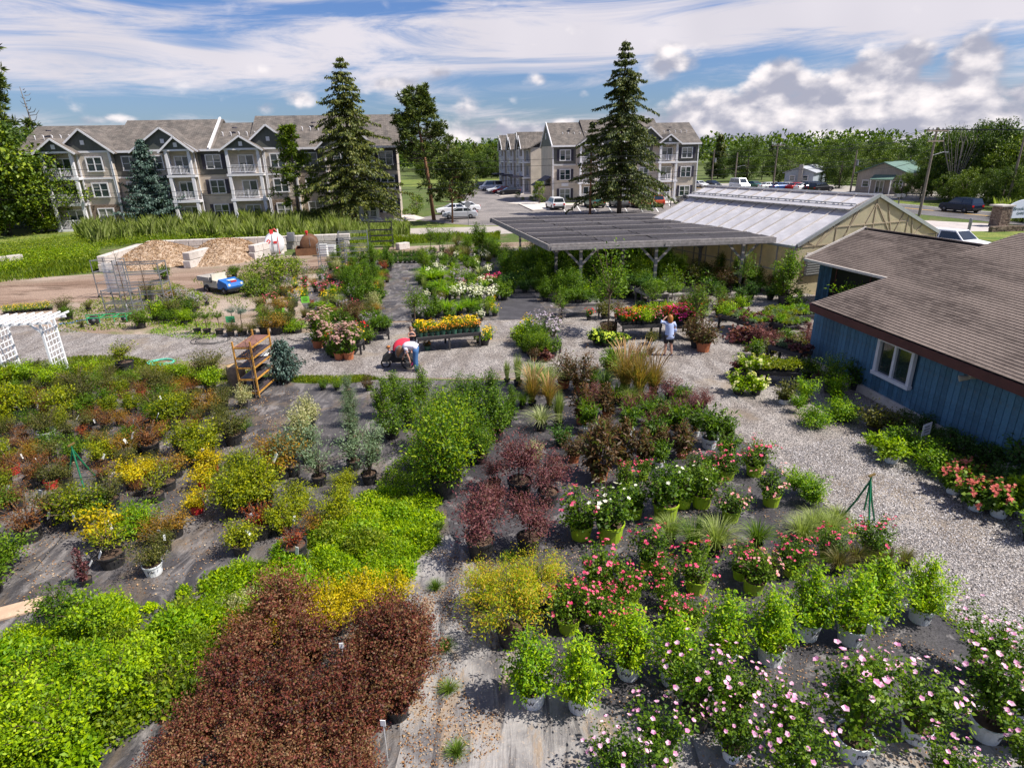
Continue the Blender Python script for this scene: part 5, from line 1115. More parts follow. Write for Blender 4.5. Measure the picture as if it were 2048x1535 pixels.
# dead tree
dt = MB(); hh = 19.0; dt.tube([(0, 0, 0), (.2, 0, hh*.5), (-.4, 0, hh)], [.3, .2, .04], 7)
for i in range(26):
    z = hh*(.45+.55*i/26); a = rnd.choice((0, math.pi))+rnd.uniform(-.6, .6); l = (1-i/30)*3.6*rnd.uniform(.5, 1.1); dt.tube([(0, 0, z), (math.cos(a)*l*.6, math.sin(a)*l*.6, z+l*.05), (math.cos(a)*l, math.sin(a)*l, z+l*.45)], [.07, .05, .015], 4)
dtr = thing('dead_tree', 'bare dead tree rising behind the left end of the apartment roof', 'tree', Vector((-74, 104, 0))); dt.obj('trunk', m_dead, dtr)
# broadleaf masses
BR = [broad(11, 5.6, s, pl, 11000, .34, 90, .02) for s, pl in ((1, 'tree'), (2, 'tree2'), (3, 'tree'), (4, 'tree2'))]
BF = [broad(13, 5.8, s, pl, 9000, .42, 90, .05) for s, pl in ((11, 'tree'), (12, 'tree2'), (13, 'tree'), (14, 'pine'))]
CF = [conifer(15, 3.8, 'pine', 51, 22, .55, .2, .05, needle=.8, gaps=.05), conifer(13, 3.2, 'spruce', 52, 20, .55, .25, .05, needle=.8, gaps=.05)]
left = [(G(20, 470), 1.15, 0, 'broadleaf tree at the left edge nearest the camera'), (G(92, 464), .85, 1, 'yellow-green broadleaf tree touching the left balcony bay'), (G(60, 452), 1.1, 2, 'broadleaf tree behind the yellow-green one at the left edge'), (Vector((-62, 72, 0)), 1.35, 1, 'broadleaf tree at the far left edge below the tall white pine'), (Vector((-63, 66, 0)), 1.1, 0, 'lowest broadleaf tree at the left edge of the picture'), (Vector((-70, 90, 0)), 1.1, 2, 'broadleaf tree behind the left-edge trees beside the roof')]
for p, s, v, lb in left: tree(BR[v], 'broadleaf_tree', p, lb, 'broadleaf trees at the left edge', s)
# right roadside trees
def topscale(p, ypx, h0):
    lo, hi = 0, 60
    for _ in range(30):
        m = (lo+hi)/2; v = Vector((p.x, p.y, m-HC)); k = FL/v.dot(fw)
        if CY-v.dot(up)*k > ypx: lo = m
        else: hi = m
    return lo/h0
TREES = []
for x, Y, yt, v, nm in [(1440,185,266,'c1','spruce_tree'),(1425,185,320,0,''),(1452,182,315,2,''),(1500,165,275,2,''),(1478,168,300,0,''),(1530,172,300,0,''),(1545,190,288,'c0','spruce_tree'),(1590,150,285,1,''),(1565,158,300,2,''),(1620,165,300,0,''),(1660,150,280,2,''),(1640,170,292,1,''),(1700,160,278,0,''),(1690,130,282,2,''),
    (1725,150,280,1,''),(1750,140,277,2,''),(1775,150,286,0,''),(1800,132,280,1,''),(1825,120,285,0,''),(1850,125,278,2,''),(1882,104,275,1,''),(1905,100,262,0,''),(1935,96,250,2,''),(1965,98,237,1,''),(1995,92,246,0,''),(2020,94,262,2,''),(2050,88,250,1,''),(2085,90,240,0,''),(1880,110,290,2,''),(1950,88,330,1,''),(1990,84,340,0,''),(2030,82,330,2,''),(1910,92,340,1,''),(1860,98,335,0,''),(1820,100,345,2,''),(2075,80,320,1,'')]:
    P0 = V(x, 300, Y); P0.z = 0; TREES.append((P0, yt, v, nm, x))
i = 0
for P0, yt, v, nm, x in TREES:
    if isinstance(v, str): ms = CF[int(v[1])]; h0 = 15 if v == 'c0' else 13
    else: ms = BF[v % 3]; h0 = 13
    s = topscale(P0, yt, h0); i += 1
    w_ = .75 if not isinstance(v, str) else 1
    r_ = tree(ms, nm or 'broadleaf_tree', P0, 'x', 'trees along the far side of the highway', s); r_.scale = (s*w_, s*w_, s)
    REG.append([r_, 'roadtree'+('c' if isinstance(v, str) else 'b'), 'across the highway on the right', 'pointed spruce' if isinstance(v, str) else 'full green broadleaf tree'])
# bare crown twigs at right
dk_ = MB()
for i in range(16):
    a = rnd.uniform(-.6, .6); l = rnd.uniform(1.0, 3.0); x = rnd.uniform(-3, 3); dk_.tube([(0, 0, 2), (x*.4, 0, 4), (x, 0, 8), (x+math.sin(a)*l, rnd.uniform(-1, 1), 9+math.cos(a)*l*.7)], [.14, .05, .035, .01], 4)
q_ = thing('dead_tree', 'bare grey branches standing out above the trees at the right', 'tree', Vector((V(1925, 300, 93).x, 93, 0))); dk_.obj('branches', m_dead, q_)
# wood behind between the two apartment blocks and around the horizon
for k in range(64):
    x = 850+ (k % 16)*14+rnd.uniform(-5, 5); row = k//16; Y = 222+row*16; P0 = V(x, 300, Y); P0.z = 0; ms, h0 = (CF[0], 15) if rnd.random() < .35 else (BF[rnd.randrange(4)], 13)
    yt = 288+rnd.uniform(-3, 7)+(3-row)*9+(4 if row == 0 else 0); s = topscale(P0, yt, h0); r_ = tree(ms, 'woodland_tree', P0, 'x', 'trees of the wood between the two apartment blocks', s)
    REG.append([r_, 'wood%d%d' % (row, ms is CF[0]), 'in the %s row of the wood between the apartment blocks' % ORD[row+1], 'pointed conifer' if ms is CF[0] else 'woodland tree'])
def wood_band(name, a0, a1, Y0, Y1, n, hh, pal):
    """far-off tree line that reads as one mass"""
    K = n; a = nr.uniform(a0, a1, K); Yd = nr.uniform(Y0, Y1, K); cx = np.tan(a)*Yd; H_ = hh*nr.uniform(.7, 1.15, K); per = 70; idx = np.repeat(np.arange(K), per); u = rand_unit(K*per); u[:, 2] = np.abs(u[:, 2])*1.0
    Pp = np.stack([cx[idx], Yd[idx], H_[idx]*.35], 1)+u*np.stack([H_[idx]*.42, H_[idx]*.42, H_[idx]*.65], 1)*nr.uniform(.7, 1, (K*per, 1)); low = nr.uniform(0, 1, K*per) < .3; Pp[low, 2] *= .4
    Ln = nr.uniform(1.2, 2.6, K*per); me = npmesh(name, kites(Pp, u+rand_unit(K*per)*.6, u+[0, 0, .5], Ln, Ln*.7), 4, FM(pal, .1)); return link(name, me, kind='stuff')
wood_band('far_woodland', -.95, -.10, 330, 420, 330, 15, 'tree'); wood_band('far_woodland', -.12, .95, 330, 420, 420, 15.0, 'tree'); 
# young tree, hedge plants by the apartments
yt_ = broad(3.8, 1.3, 77, 'tree2', 900, .22, 30, .3); tree(yt_, 'young_tree', G(1078, 408), 'young street tree by the kerb at the apartment corner')
tree(yt_, 'young_tree', G(668, 440), 'leaning young tree near the walk of the left block', sc=.7)
hb_ = broad(1.5, .9, 78, 'tree2', 700, .16, 24, .02)
for i, (x, y) in enumerate([(1062,402),(1072,404),(1085,406),(1118,404),(1135,403),(1150,402),(1165,402),(1400,400),(1412,402),(1388,400),(690,440),(740,436),(775,436),(812,430),(828,430),(650,441),(1045,402),(1035,396)]):
    r_ = tree(hb_, 'clipped_shrub', G(x, y), 'x', 'low shrubs along the apartment walls', rnd.uniform(.5, .9), cat='shrub'); REG.append([r_, 'aptshrub'+('L' if x < 900 else 'R'), 'along the %s apartment wall' % ('left' if x < 900 else 'right'), 'low clipped green shrub'])
tree(broad(2.6, 1.5, 79, 'lime' if False else 'tree2', 900, .2, 30, .02), 'shrub', G(834, 428), 'round yellow-green shrub by the walk at the left block corner', cat='shrub')
# ------------------------------------------------------------------ yard things
def lerp(a, b, t): return a+(b-a)*t
def face_dir(p0, p1):
    d = p1-p0; return math.atan2(d.y, d.x), Vector((d.x, d.y, 0)).length
# concrete block bins
cb = MB(); cb.box((0, 0, .3), (1.16, .6, .58)); cb.box((0, 0, .61), (.2, .2, .06))
cbm = MB(); 
bb_ = bmesh.new(); bmesh.ops.create_cube(bb_, size=1); bmesh.ops.scale(bb_, verts=bb_.verts, vec=(1.17, .6, .58)); bmesh.ops.translate(bb_, verts=bb_.verts, vec=(0, 0, .3)); bmesh.ops.bevel(bb_, geom=bb_.edges[:], offset=.03, segments=1, affect='EDGES')
blockmesh = bpy.data.meshes.new('concrete_block'); bb_.to_mesh(blockmesh); bb_.free(); blockmesh.materials.append(m_conc)
BL = []
def block_row(name_, p0, p1, levels, start=0, gp=''):
    d = p1-p0; L_ = Vector((d.x, d.y, 0)).length; n = max(1, int(L_/1.2)); a = math.atan2(d.y, d.x); u = Vector((math.cos(a), math.sin(a), 0))
    for l in range(levels):
        for i in range(n):
            q = p0+u*(.6+1.2*i+(.0 if l % 2 == 0 else .12)); o = link('concrete_block', blockmesh, None, (q.x, q.y, .61*l), a+rnd.uniform(-.02, .02), cat='concrete block'); BL.append((o, gp, l, q.x)); REG.append([o, 'block%s%d' % (name_, l), gp, ('lower' if l == 0 else 'upper')+' pale concrete block'])
f0 = G(207, 544); 
block_row('back', Vector((-33, 56.6, 0)), Vector((-15.0, 59.2, 0)), 2, gp='in the back wall of the mulch bins')
block_row('L', f0, Vector((-32.6, 55.6, 0)), 2, gp='in the left side wall of the mulch bins')
pm_ = G(375, 537); block_row('M', pm_, Vector((-24.4, 56.8, 0)), 2, gp='in the divider between the two mulch piles')
pm_ = G(505, 520); block_row('R', pm_, Vector((-20.4, 57.6, 0)), 2, gp='in the divider beside the white tank')
block_row('F', G(-20, 530), G(60, 520), 1, gp='in the low wall at the left edge of the yard')
block_row('S', G(795, 500), G(830, 495), 1, gp='behind the wire display rack')
# mulch piles
def pile(name, c, rx, ry, h, lab, mat, seed):
    n = 40; b = bmesh.new(); rs = np.random.RandomState(seed); grid = []
    for j in range(n+1):
        row = []
        for i in range(n+1):
            x, y = -1+2*i/n, -1+2*j/n; r = math.sqrt(x*x+y*y); z = h*max(0, 1-r**1.7)*(1+.12*math.sin(4*x+seed)*math.cos(5*y))+rs.normal()*.03*(r < 1); row.append(b.verts.new((c.x+x*rx, c.y+y*ry, max(z, -.02))))
        grid.append(row)
    for j in range(n):
        for i in range(n): b.faces.new((grid[j][i], grid[j][i+1], grid[j+1][i+1], grid[j+1][i]))
    me = bpy.data.meshes.new(name); b.to_mesh(me); b.free(); me.materials.append(mat); o = link(name, me, label=lab, cat='mulch pile'); 
    q = rand_unit(9000); q[:, 2] = np.abs(q[:, 2]); r = np.sqrt(nr.uniform(0, 1, 9000)); th = nr.uniform(0, 6.28, 9000); x, y = r*np.cos(th), r*np.sin(th); z = h*np.clip(1-r**1.7, 0, 1)*(1+.12*np.sin(4*x+seed)*np.cos(5*y)); Pp = np.stack([c.x+x*rx, c.y+y*ry, z+.02], 1)
    D = rand_unit(9000)*[1, 1, .4]; mm = npmesh('wood_chips', kites(Pp, D, q, nr.uniform(.06, .16, 9000), .05), 4, FM('litter', .05)); link('wood_chips', mm, o, kind='stuff'); return o
m_mulch = ground_mat('wood_chip_heap', [(.28, .19, .12), (.45, .34, .25), (.16, .10, .07)], 2, 22, .95, .8)
pile('mulch_pile', G(290, 532)+Vector((0, 2.4, 0)), 3.4, 4.8, 1.55, 'left heap of tan wood chips in the concrete block bins', m_mulch, 2)
pile('mulch_pile', G(437, 522)+Vector((0, 1.8, 0)), 3.2, 4.6, 1.7, 'right heap of tan wood chips in the concrete block bins', m_mulch, 4)
# tanks
m_tankw = simple('white_tank_paint', (.78, .78, .79), .45, .06, 2); m_tankb = simple('rusty_brown_tank', (.16, .075, .035), .6, .3, 3, .2, dirt=(.10, .04, .02)); m_red = simple('red_paint', (.55, .03, .03), .45, .15); m_blk = simple('black_metal', (.025, .025, .028), .5, .25, 9); m_steel = simple('dull_steel', (.30, .30, .31), .45, .2, 9, 0, .6)
def tank(name, lab, pos, r, l, mat, rz, cradle):
    t = thing(name, lab, 'fuel tank', pos, rz); m = MB(); prof = [(.02, -l/2-.12), (r*.6, -l/2-.09), (r*.93, -l/2-.03), (r, -l/2+.02), (r, l/2-.02), (r*.93, l/2+.03), (r*.6, l/2+.09), (.02, l/2+.12)]
    m.lathe(prof, 28); m.xf(Matrix.Translation((0, 0, r+.15)) @ Matrix.Rotation(math.pi/2, 4, 'X')); m.obj('tank_shell', mat, t, smooth=True)
    return t
tw = tank('fuel_tank', 'round white fuel tank with red fittings and a red hazard diamond beside the concrete blocks', G(545, 511)+Vector((0, .9, 0)), .83, 1.9, m_tankw, .35, 0)
for x in (-.14, .32):
    MB().tube([(x, -1.1, 0.1), (x, -1.12, 1.2), (x, -.95, 1.86)], .022, 6).obj('pipe', m_blk if x < 0 else m_red, tw)
pb = MB(); pb.box((0, 0, .07), (1.4, 1.9, .14)); pb.obj('base_slab', m_conc, tw)
pp_ = MB(); pp_.box((-.12, -.4, 1.98), (.3, .25, .35)); pp_.tube([(-.1, -.4, 2.1), (.15, -.5, 2.25), (.35, -.6, 2.0)], .05, 6); pp_.obj('pump', m_red, tw)
pv = MB(); pv.tube([(.4, .1, 1.7), (.4, .1, 2.15)], .06, 8); pv.obj('vent_cap', m_tankw, tw)
hd = MB(); s = .2; hd.add([(-.45, -1.085, 1.25-s), (-.45+s, -1.075, 1.25), (-.45, -1.065, 1.25+s), (-.45-s, -1.065, 1.25)], [(0, 1, 2, 3)]); hdo = hd.obj('hazard_diamond', m_red, tw)
hd = MB(); hd.lathe([(.001, 0), (.07, 0)], 12); hd.xf(Matrix.Translation((-.45, -1.10, 1.25)) @ Matrix.Rotation(math.pi/2, 4, 'X')); hd.obj('diamond_mark', m_tag, hdo)
hd = MB(); hd.box((.08, -1.09, 1.15), (.28, .01, .2)); hd.obj('red_label', m_red, tw)
tb = tank('fuel_tank', 'brown rusty fuel tank standing in an open steel tray', G(615, 510)+Vector((0, .9, 0)), .75, 1.9, m_tankb, .25, 0)
tr_ = MB()
for (x, y, sx, sy) in ((0, -1.15, 2.3, .05), (0, 1.15, 2.3, .05), (-1.15, 0, .05, 2.3), (1.15, 0, .05, 2.3)): tr_.box((x, y, .3), (sx, sy, .6))
tr_.obj('steel_tray', m_tankb, tb); MB().lathe([(.08, 0), (.08, .2), (.14, .22), (.14, .38), (.02, .42)], 10, (-.1, -.3, 1.62)).obj('pump', m_red, tb)
MB().tube([(.1, -1.0, 1.5), (.12, -1.1, .8)], .02, 5).obj('pipe', m_steel, tb)
bx = thing('utility_box', 'grey metal box on a post between the two fuel tanks', 'utility box', G(583, 500)+Vector((0, .4, 0))); MB().box((0, 0, .45), (.12, .12, .9)).obj('post', m_grey, bx); MB().box((0, 0, 1.15), (.6, .35, .8)).obj('box', m_steel, bx)
# utility cart
def wheel(par, x, y, r, w, rim=None, tread=m_blk):
    m = MB(); m.lathe([(r*.55, -w/2), (r*.9, -w/2), (r, -w/2+.02), (r, w/2-.02), (r*.9, w/2), (r*.55, w/2)], 20); m.xf(Matrix.Translation((x, y, r)) @ Matrix.Rotation(math.pi/2, 4, 'X')); wo = link('wheel', None, par); m.obj('tyre', tread, wo, smooth=True)
    d = MB(); d.lathe([(.01, -w/2+.01), (r*.25, -w/2+.005), (r*.3, -w/2+.04), (r*.56, -w/2+.02), (r*.56, w/2-.02), (r*.3, w/2-.04), (r*.25, w/2-.005), (.01, w/2-.01)], 14); d.xf(Matrix.Translation((x, y, r)) @ Matrix.Rotation(math.pi/2, 4, 'X')); d.obj('rim', rim or m_steel, wo, smooth=True); return wo
m_cblue = simple('cart_blue', (.02, .13, .42), .35, .12, 3); m_cream = simple('cream_vinyl', (.52, .48, .40), .6, .15, 4); m_rub = simple('tyre_rubber', (.03, .028, .028), .8, .3, 9, dirt=(.13, .10, .08))
cp = (G(415, 578)+G(482, 588))/2; ca = math.radians(-34)
ct = thing('utility_cart', 'small blue and cream utility cart with an empty cargo bed on the dirt track', 'utility cart', cp, ca)
MB().prism([(-1.35, .32), (.35, .32), (.35, .62), (-1.35, .62)], -.5, .5).obj('chassis', m_cream, ct)
MB().prism([(.35, .30), (1.42, .34), (1.48, .52), (1.38, .72), (.55, .92), (.35, .62)], -.58, .58).obj('front_cowl', m_cblue, ct)
MB().prism([(1.30, .22), (1.52, .24), (1.54, .40), (1.42, .42)], -.6, .6).obj('bumper', m_blk, ct)
for s in (-1, 1):
    h_ = MB(); h_.lathe([(.001, .03), (.07, .03), (.085, 0)], 12); h_.xf(Matrix.Translation((1.44, s*.42, .62)) @ Matrix.Rotation(math.pi/2, 4, 'Y')); h_.obj('headlight', simple('headlight_lens', (.7, .65, .5), .15, .1), ct)
MB().box((-.02, 0, .70), (.5, 1.0, .18)).obj('seat', m_cream, ct); MB().bar((-.28, -.5, .98), (-.28, .5, .98), .12, .38).obj('seat_back', m_cream, ct)
st_ = MB(); st_.tube([(.62, .25, .85), (.42, .25, 1.15)], .02, 6); st_.obj('steering_column', m_blk, ct)
sw_ = MB(); sw_.tube([(.40+.09*math.cos(a), .25+.17*math.sin(a), 1.17+.12*math.cos(a)) for a in [i*math.pi/8 for i in range(17)]], .018, 5); sw_.obj('steering_wheel', m_blk, ct)
bd_ = MB(); bd_.box((-1.15, 0, .68), (1.3, 1.15, .04))
for (x, y, sx, sy) in ((-1.15, -.58, 1.3, .04), (-1.15, .58, 1.3, .04), (-1.8, 0, .04, 1.2), (-.5, 0, .04, 1.2)): bd_.box((x, y, .82), (sx, sy, .28))
bd_.obj('cargo_bed', simple('cart_grey', (.42, .39, .36), .6, .2), ct)
for x in (-.95, 1.02):
    for y in (-.55, .55): wheel(ct, x, y, .23, .2, m_steel, m_rub)
MB().box((1.30, 0, .80), (.02, .4, .1)).obj('badge', m_red, ct)
MB().box((1.05, .0, .86), (.3, .5, .01)).obj('badge_strip', m_tag, ct)
# racks on wheels
def rack(name, lab, pos, rz, w, d, h, levels, mat, wheels=True, slats=0, shelfmat=None, posts=4, cat='nursery rack', low=.15, solid=False):
    t = thing(name, lab, cat, pos, rz); pm2 = MB().box((0, 0, h/2+.04), (.045, .045, h-.08)).mesh('rack_post', mat)
    for x in (-w/2, w/2):
        for y in (-d/2, d/2): link('rack_post', pm2, t, (x, y, 0))
    for z in levels:
        m = MB()
        if solid: m.box((0, 0, z), (w-.05, d-.05, .03))
        for s in (-1, 1): m.bar((-w/2, s*d/2, z), (w/2, s*d/2, z), .035); m.bar((s*w/2, -d/2, z), (s*w/2, d/2, z), .035)
        for k in range(slats): m.bar((-w/2, -d/2+d*(k+.5)/slats, z), (w/2, -d/2+d*(k+.5)/slats, z), .02)
        m.obj('shelf', shelfmat or mat, t)
    if wheels:
        for x in (-w/2, w/2):
            for y in (-d/2, d/2):
                c = MB(); c.lathe([(.02, -.02), (.08, -.02), (.08, .02), (.02, .02)], 10, (0, 0, 0)); c.xf(Matrix.Translation((x, y, .08)) @ Matrix.Rotation(math.pi/2, 4, 'X')); c.obj('castor', m_rub, t)
    return t
r1 = rack('nursery_rack', 'tall narrow wheeled rack with close white slats near the dirt track', G(232, 592), -.15, 1.5, 1.0, 2.35, [.2, .9, 1.6, 2.3], m_steel, True, 0, m_steel)
sl = MB().bar((-.1, 0, 0), (.68, 0, .0), .06, .045).mesh('tray_slat', m_tag)
for i in range(22): link('tray_slat', sl, r1, (0, -.42, .35+i*.085)); link('tray_slat', sl, r1, (0, .42, .35+i*.085))
rack('nursery_rack', 'empty rusty-topped metal rack standing among the weeds', G(300, 618), .12, 2.3, 1.1, 2.7, [.35, .95, 1.5, 2.1, 2.65], m_steel, False, 3, m_steel)
rack('nursery_rack', 'lower grey shelving rack with dark trays, nearest the gravel path', G(285, 628)-Vector((.8, .2, 0)), -.05, 1.6, .8, 1.5, [.3, .75, 1.45], m_steel, False, 5, m_steel)
rack('nursery_rack', 'galvanised wheeled rack with open rails beside the brown tank', G(668, 536), .15, 2.0, 1.3, 1.9, [.25, .6, .95, 1.3, 1.65, 1.88], m_steel, True, 0)
rack('nursery_rack', 'tall wheeled rack with pale shelves right of the galvanised rack', G(712, 528), .2, 2.2, 1.3, 2.6, [.25, .7, 1.1, 1.5, 2.0, 2.5], m_steel, True, 2)
rack('nursery_rack', 'tall dark wire rack behind the planted tables', G(765, 500), .1, 2.0, .8, 2.6, [.3, .8, 1.3, 1.8, 2.5], m_blk, False, 4)
for i, (x, y, l, lb) in enumerate([(648, 512, 1.0, 'stack of white foam trays behind the galvanised rack'), (664, 508, .8, 'shorter white foam tray stack by the dark barrel')]):
    t = thing('tray_stack', lb, 'tray stack', G(x, y)); 
    tm = MB().box((0, 0, .05), (.7, .5, .085)).mesh('tray', m_tag)
    for k in range(int(l/.1)): link('tray', tm, t, (rnd.uniform(-.03, .03), rnd.uniform(-.03, .03), k*.1))
bk = thing('plastic_barrel', 'dark plastic barrel behind the wheeled racks', 'barrel', G(682, 500)); MB().lathe([(.3, 0), (.36, .1), (.36, 1.0), (.3, 1.1), (.01, 1.12)], 18).obj('drum', m_potb, bk, smooth=True)
# tree saplings tied to stakes at the racks
# white arbor
m_vinyl = simple('white_vinyl', (.82, .81, .83), .4, .04, 4)
aL = G(30, 745); aR = G(135, 735); ar_ = math.radians(8)
AB = thing('garden_arbor', 'white vinyl garden arbor with lattice sides and a slatted top', 'arbor', Vector(((G(60, 740)+G(135, 737))/2)[:2]+(0,)) if False else G(74, 752)+Vector((0, .1, 0)), ar_)
w_, d_, h_ = 1.75, .95, 2.25
for x in (-w_/2, w_/2):
    for y in (-d_/2, d_/2): MB().box((x, y, h_/2), (.075, .075, h_)).obj('post', m_vinyl, AB)
    for y in (-d_/2, d_/2):
        s = 1 if x < 0 else -1; MB().bar((x, y, h_-.4), (x+s*.38, y, h_-.03), .05, .07).obj('brace', m_vinyl, AB)
    for k in range(9): MB().bar((x, -d_/2, .12+k*.22), (x, d_/2, .12+k*.22), .02, .036).obj('lattice_rail', m_vinyl, AB)
    for k in range(3): MB().box((x, -d_/4+k*d_/4, 1.05), (.02, .036, 2.05-abs(k-1)*.06)).obj('lattice_upright', m_vinyl, AB)
for y in (-d_/2-.06, d_/2+.06): MB().bar((-w_/2-.55, y, h_), (w_/2+.45, y, h_), .045, .10).obj('beam', m_vinyl, AB)
for k in range(9): MB().bar((-w_/2-.45+k*.32, -d_/2-.5, h_+.11), (-w_/2-.45+k*.32, d_/2+.5, h_+.09), .035, .07).obj('rafter', m_vinyl, AB)
# orange and yellow shelf cart, with trays
m_or = simple('orange_yellow_frame', (.52, .25, .05), .5, .3, 8, dirt=(.5, .42, .10)); m_shelf = simple('brown_plywood', (.20, .095, .07), .7, .25, 3); m_shelf2 = simple('dark_plywood', (.06, .045, .05), .5, .3, 3)
YC = thing('shelf_cart', 'tall orange-framed plant cart with brown shelves beside the potted blue spruce', 'plant cart', Vector((-9.28, 21.02, 0)), math.radians(88))
w_, d_, h_ = 1.6, .62, 2.12
for x in (-w_/2, w_/2):
    for y in (-d_/2, d_/2): MB().box((x, y, h_/2+.03), (.05, .05, h_-.06)).obj('rack_post', m_or, YC)
for z in (.22, .72, 1.15, 1.5, 1.88):
    m = MB()
    for s in (-1, 1): m.bar((-w_/2, s*d_/2, z), (w_/2, s*d_/2, z), .03, .05); m.bar((s*w_/2, -d_/2, z), (s*w_/2, d_/2, z), .03, .05)
    so_ = m.obj('shelf_frame', m_or, YC); MB().box((0, 0, z+.03), (w_-.08, d_-.08, .025)).obj('shelf_board', m_shelf if z > 1.6 else m_shelf2, so_)  # boards below the top shelf take the darker plywood colour
for x in (-w_/2, w_/2):
    for y in (-d_/2, d_/2):
        c = MB(); c.lathe([(.02, -.02), (.07, -.02), (.07, .02), (.02, .02)], 10); c.xf(Matrix.Translation((x, y, .07)) @ Matrix.Rotation(math.pi/2, 4, 'X')); c.obj('castor', m_rub, YC)
for i, (dx, dy, z, lb) in enumerate([(.2, .1, .25, 'black plastic tray lying on the bottom shelf of the orange cart'), (-.35, -.05, .25, 'second black tray on the bottom shelf of the orange cart'), (.3, 0, .75, 'black slotted tray on the second shelf of the orange cart')]):
    R_ = Matrix.Rotation(math.radians(88), 4, 'Z'); v = R_ @ Vector((dx, dy, z)); t = MB(); t.box((0, 0, .02), (.5, .3, .03))
    for s in (-1, 1): t.box((s*.25, 0, .07), (.02, .3, .12)); t.box((0, s*.15, .07), (.5, .02, .12))
    t.obj('plastic_tray', m_potb, None, loc=Vector((-9.28, 21.02, 0))+v, rz=math.radians(88), label=lb, cat='plastic tray')
pp2 = MB(); pp2.add([(-.25, -.15, 0), (.25, -.12, .02), (.22, .16, .05), (-.2, .14, .01)], [(0, 1, 2, 3)]); v = Matrix.Rotation(math.radians(88), 4, 'Z') @ Vector((.5, -.05, 1.21)); pp2.obj('paper_sheet', m_tag, None, loc=Vector((-9.28, 21.02, 0))+v, label='crumpled white sheet on a shelf of the orange cart', cat='paper')
wb = thing('wooden_barrel', 'tan wooden-topped barrel behind the orange plant cart', 'barrel', G(478, 775)); MB().lathe([(.27, 0), (.33, .4), (.32, .85), (.28, .9)], 18).obj('staves', simple('barrel_wood', (.22, .15, .10), .8, .3), wb, smooth=True); MB().lathe([(.30, .88), (.2, .885), (.001, .885)], 18).obj('lid', simple('tan_lid', (.50, .34, .17), .7, .2), wb)
# sprinkler tripods
m_grn = simple('green_steel', (.01, .16, .07), .45, .2, 8)
def tripod(lab, pos, h, rz):
    t = thing('sprinkler_tripod', lab, 'sprinkler', pos, rz)
    for k in range(3):
        a = k*2.09; MB().tube([(0, 0, h), (math.cos(a)*.28*h*.6, math.sin(a)*.28*h*.6, h*.5), (math.cos(a)*.5*h*.75, math.sin(a)*.5*h*.75, 0)], .022, 6).obj('leg', m_grn, t)
    MB().tube([(0, 0, h*.35), (0, 0, h+.1)], .02, 6).obj('riser', m_grn, t); MB().bar((-.08, 0, h+.12), (.1, 0, h+.14), .04).obj('sprinkler_head', simple('brass', (.45, .3, .1), .4, .2, 5, 0, .8), t)
tripod('green tripod sprinkler on the gravel edge by the roses', G(1722, 1050), 1.15, .4)
tripod('green tripod sprinkler among the potted shrubs at the left', G(165, 965), 1.0, 1.2)
# garden cart (green frame) and hoses
gc = thing('garden_wagon', 'green pipe-framed garden wagon lying beside the weeds at the left', 'garden wagon', G(225, 648), .15); gm = MB()
for y in (-.35, .35): gm.tube([(-1.0, y, .45), (.9, y, .45)], .025, 6)
for x in (-1, -.4, .3, .9): gm.tube([(x, -.35, .45), (x, .35, .45)], .022, 6); gm.tube([(x, -.35, .2), (x, -.35, .62)], .022, 6)
gm.tube([(-1, -.35, .62), (.9, -.35, .62)], .022, 6); gm.obj('frame', simple('bright_green_paint', (.03, .32, .12), .5, .2), gc); wheel(gc, -.85, .0, .26, .12, m_steel, m_rub); wheel(gc, .55, .3, .2, .12, m_steel, m_rub)
def coil(lab, c, r, turns, mat, rad=.014):
    pts = []
    for i in range(turns*20): a = i*2*math.pi/20; q = r*(1+.12*math.sin(i*.13)); pts.append((c.x+math.cos(a)*q*1.25+.1*math.sin(i*.05), c.y+math.sin(a)*q, .03+.012*(i/20)+.01*math.sin(i)))
    MB().tube(pts, rad, 5).obj('garden_hose', mat, None, label=lab, cat='hose')
m_hose = simple('turquoise_hose', (.10, .50, .36), .45, .1); m_hoseb = simple('black_hose', (.02, .02, .022), .5, .2); m_hoseblue = simple('blue_rope', (.08, .18, .50), .6, .15)
coil('coiled turquoise hose on the weedy edge of the gravel', G(322, 726), .38, 4, m_hose)
coil('black hose loop on the gravel below the small topiary trees', G(420, 681), .65, 2, m_hoseb)
pts = [G(575, 678), G(590, 682), G(620, 681), G(650, 676)]; MB().tube([p+Vector((0, 0, .03)) for p in pts], .015, 5).obj('garden_hose', m_hoseb, None, label='black hose lying on gravel left of the terracotta mums', cat='hose')
pts = [G(118+i*9, 650-i*1.5+rnd.uniform(-1.5, 1.5)) for i in range(9)]; MB().tube([p+Vector((0, 0, .04)) for p in pts], .03, 5).obj('rope', m_hoseblue, None, label='blue rope trailing on dirt behind the white arbor', cat='rope')
bf = MB(); pts = [G(70+i*9, 1140-i*11+rnd.uniform(-2, 2)) for i in range(13)]; bf.tube([p+Vector((0, 0, .02)) for p in pts], .008, 4); bf.obj('drip_tube', m_hoseb, None, label='thin black irrigation tube crossing the left ground cloth', cat='hose')
bdp = MB(); bdp.box((0, 0, .03), (1.0, .42, .04)); bdp.obj('wooden_board', simple('bare_pine', (.55, .38, .26), .8, .2, 4, .2), None, loc=G(20, 1225), rz=.45, label='bare pale wooden board lying on ground cloth at the left edge', cat='board')
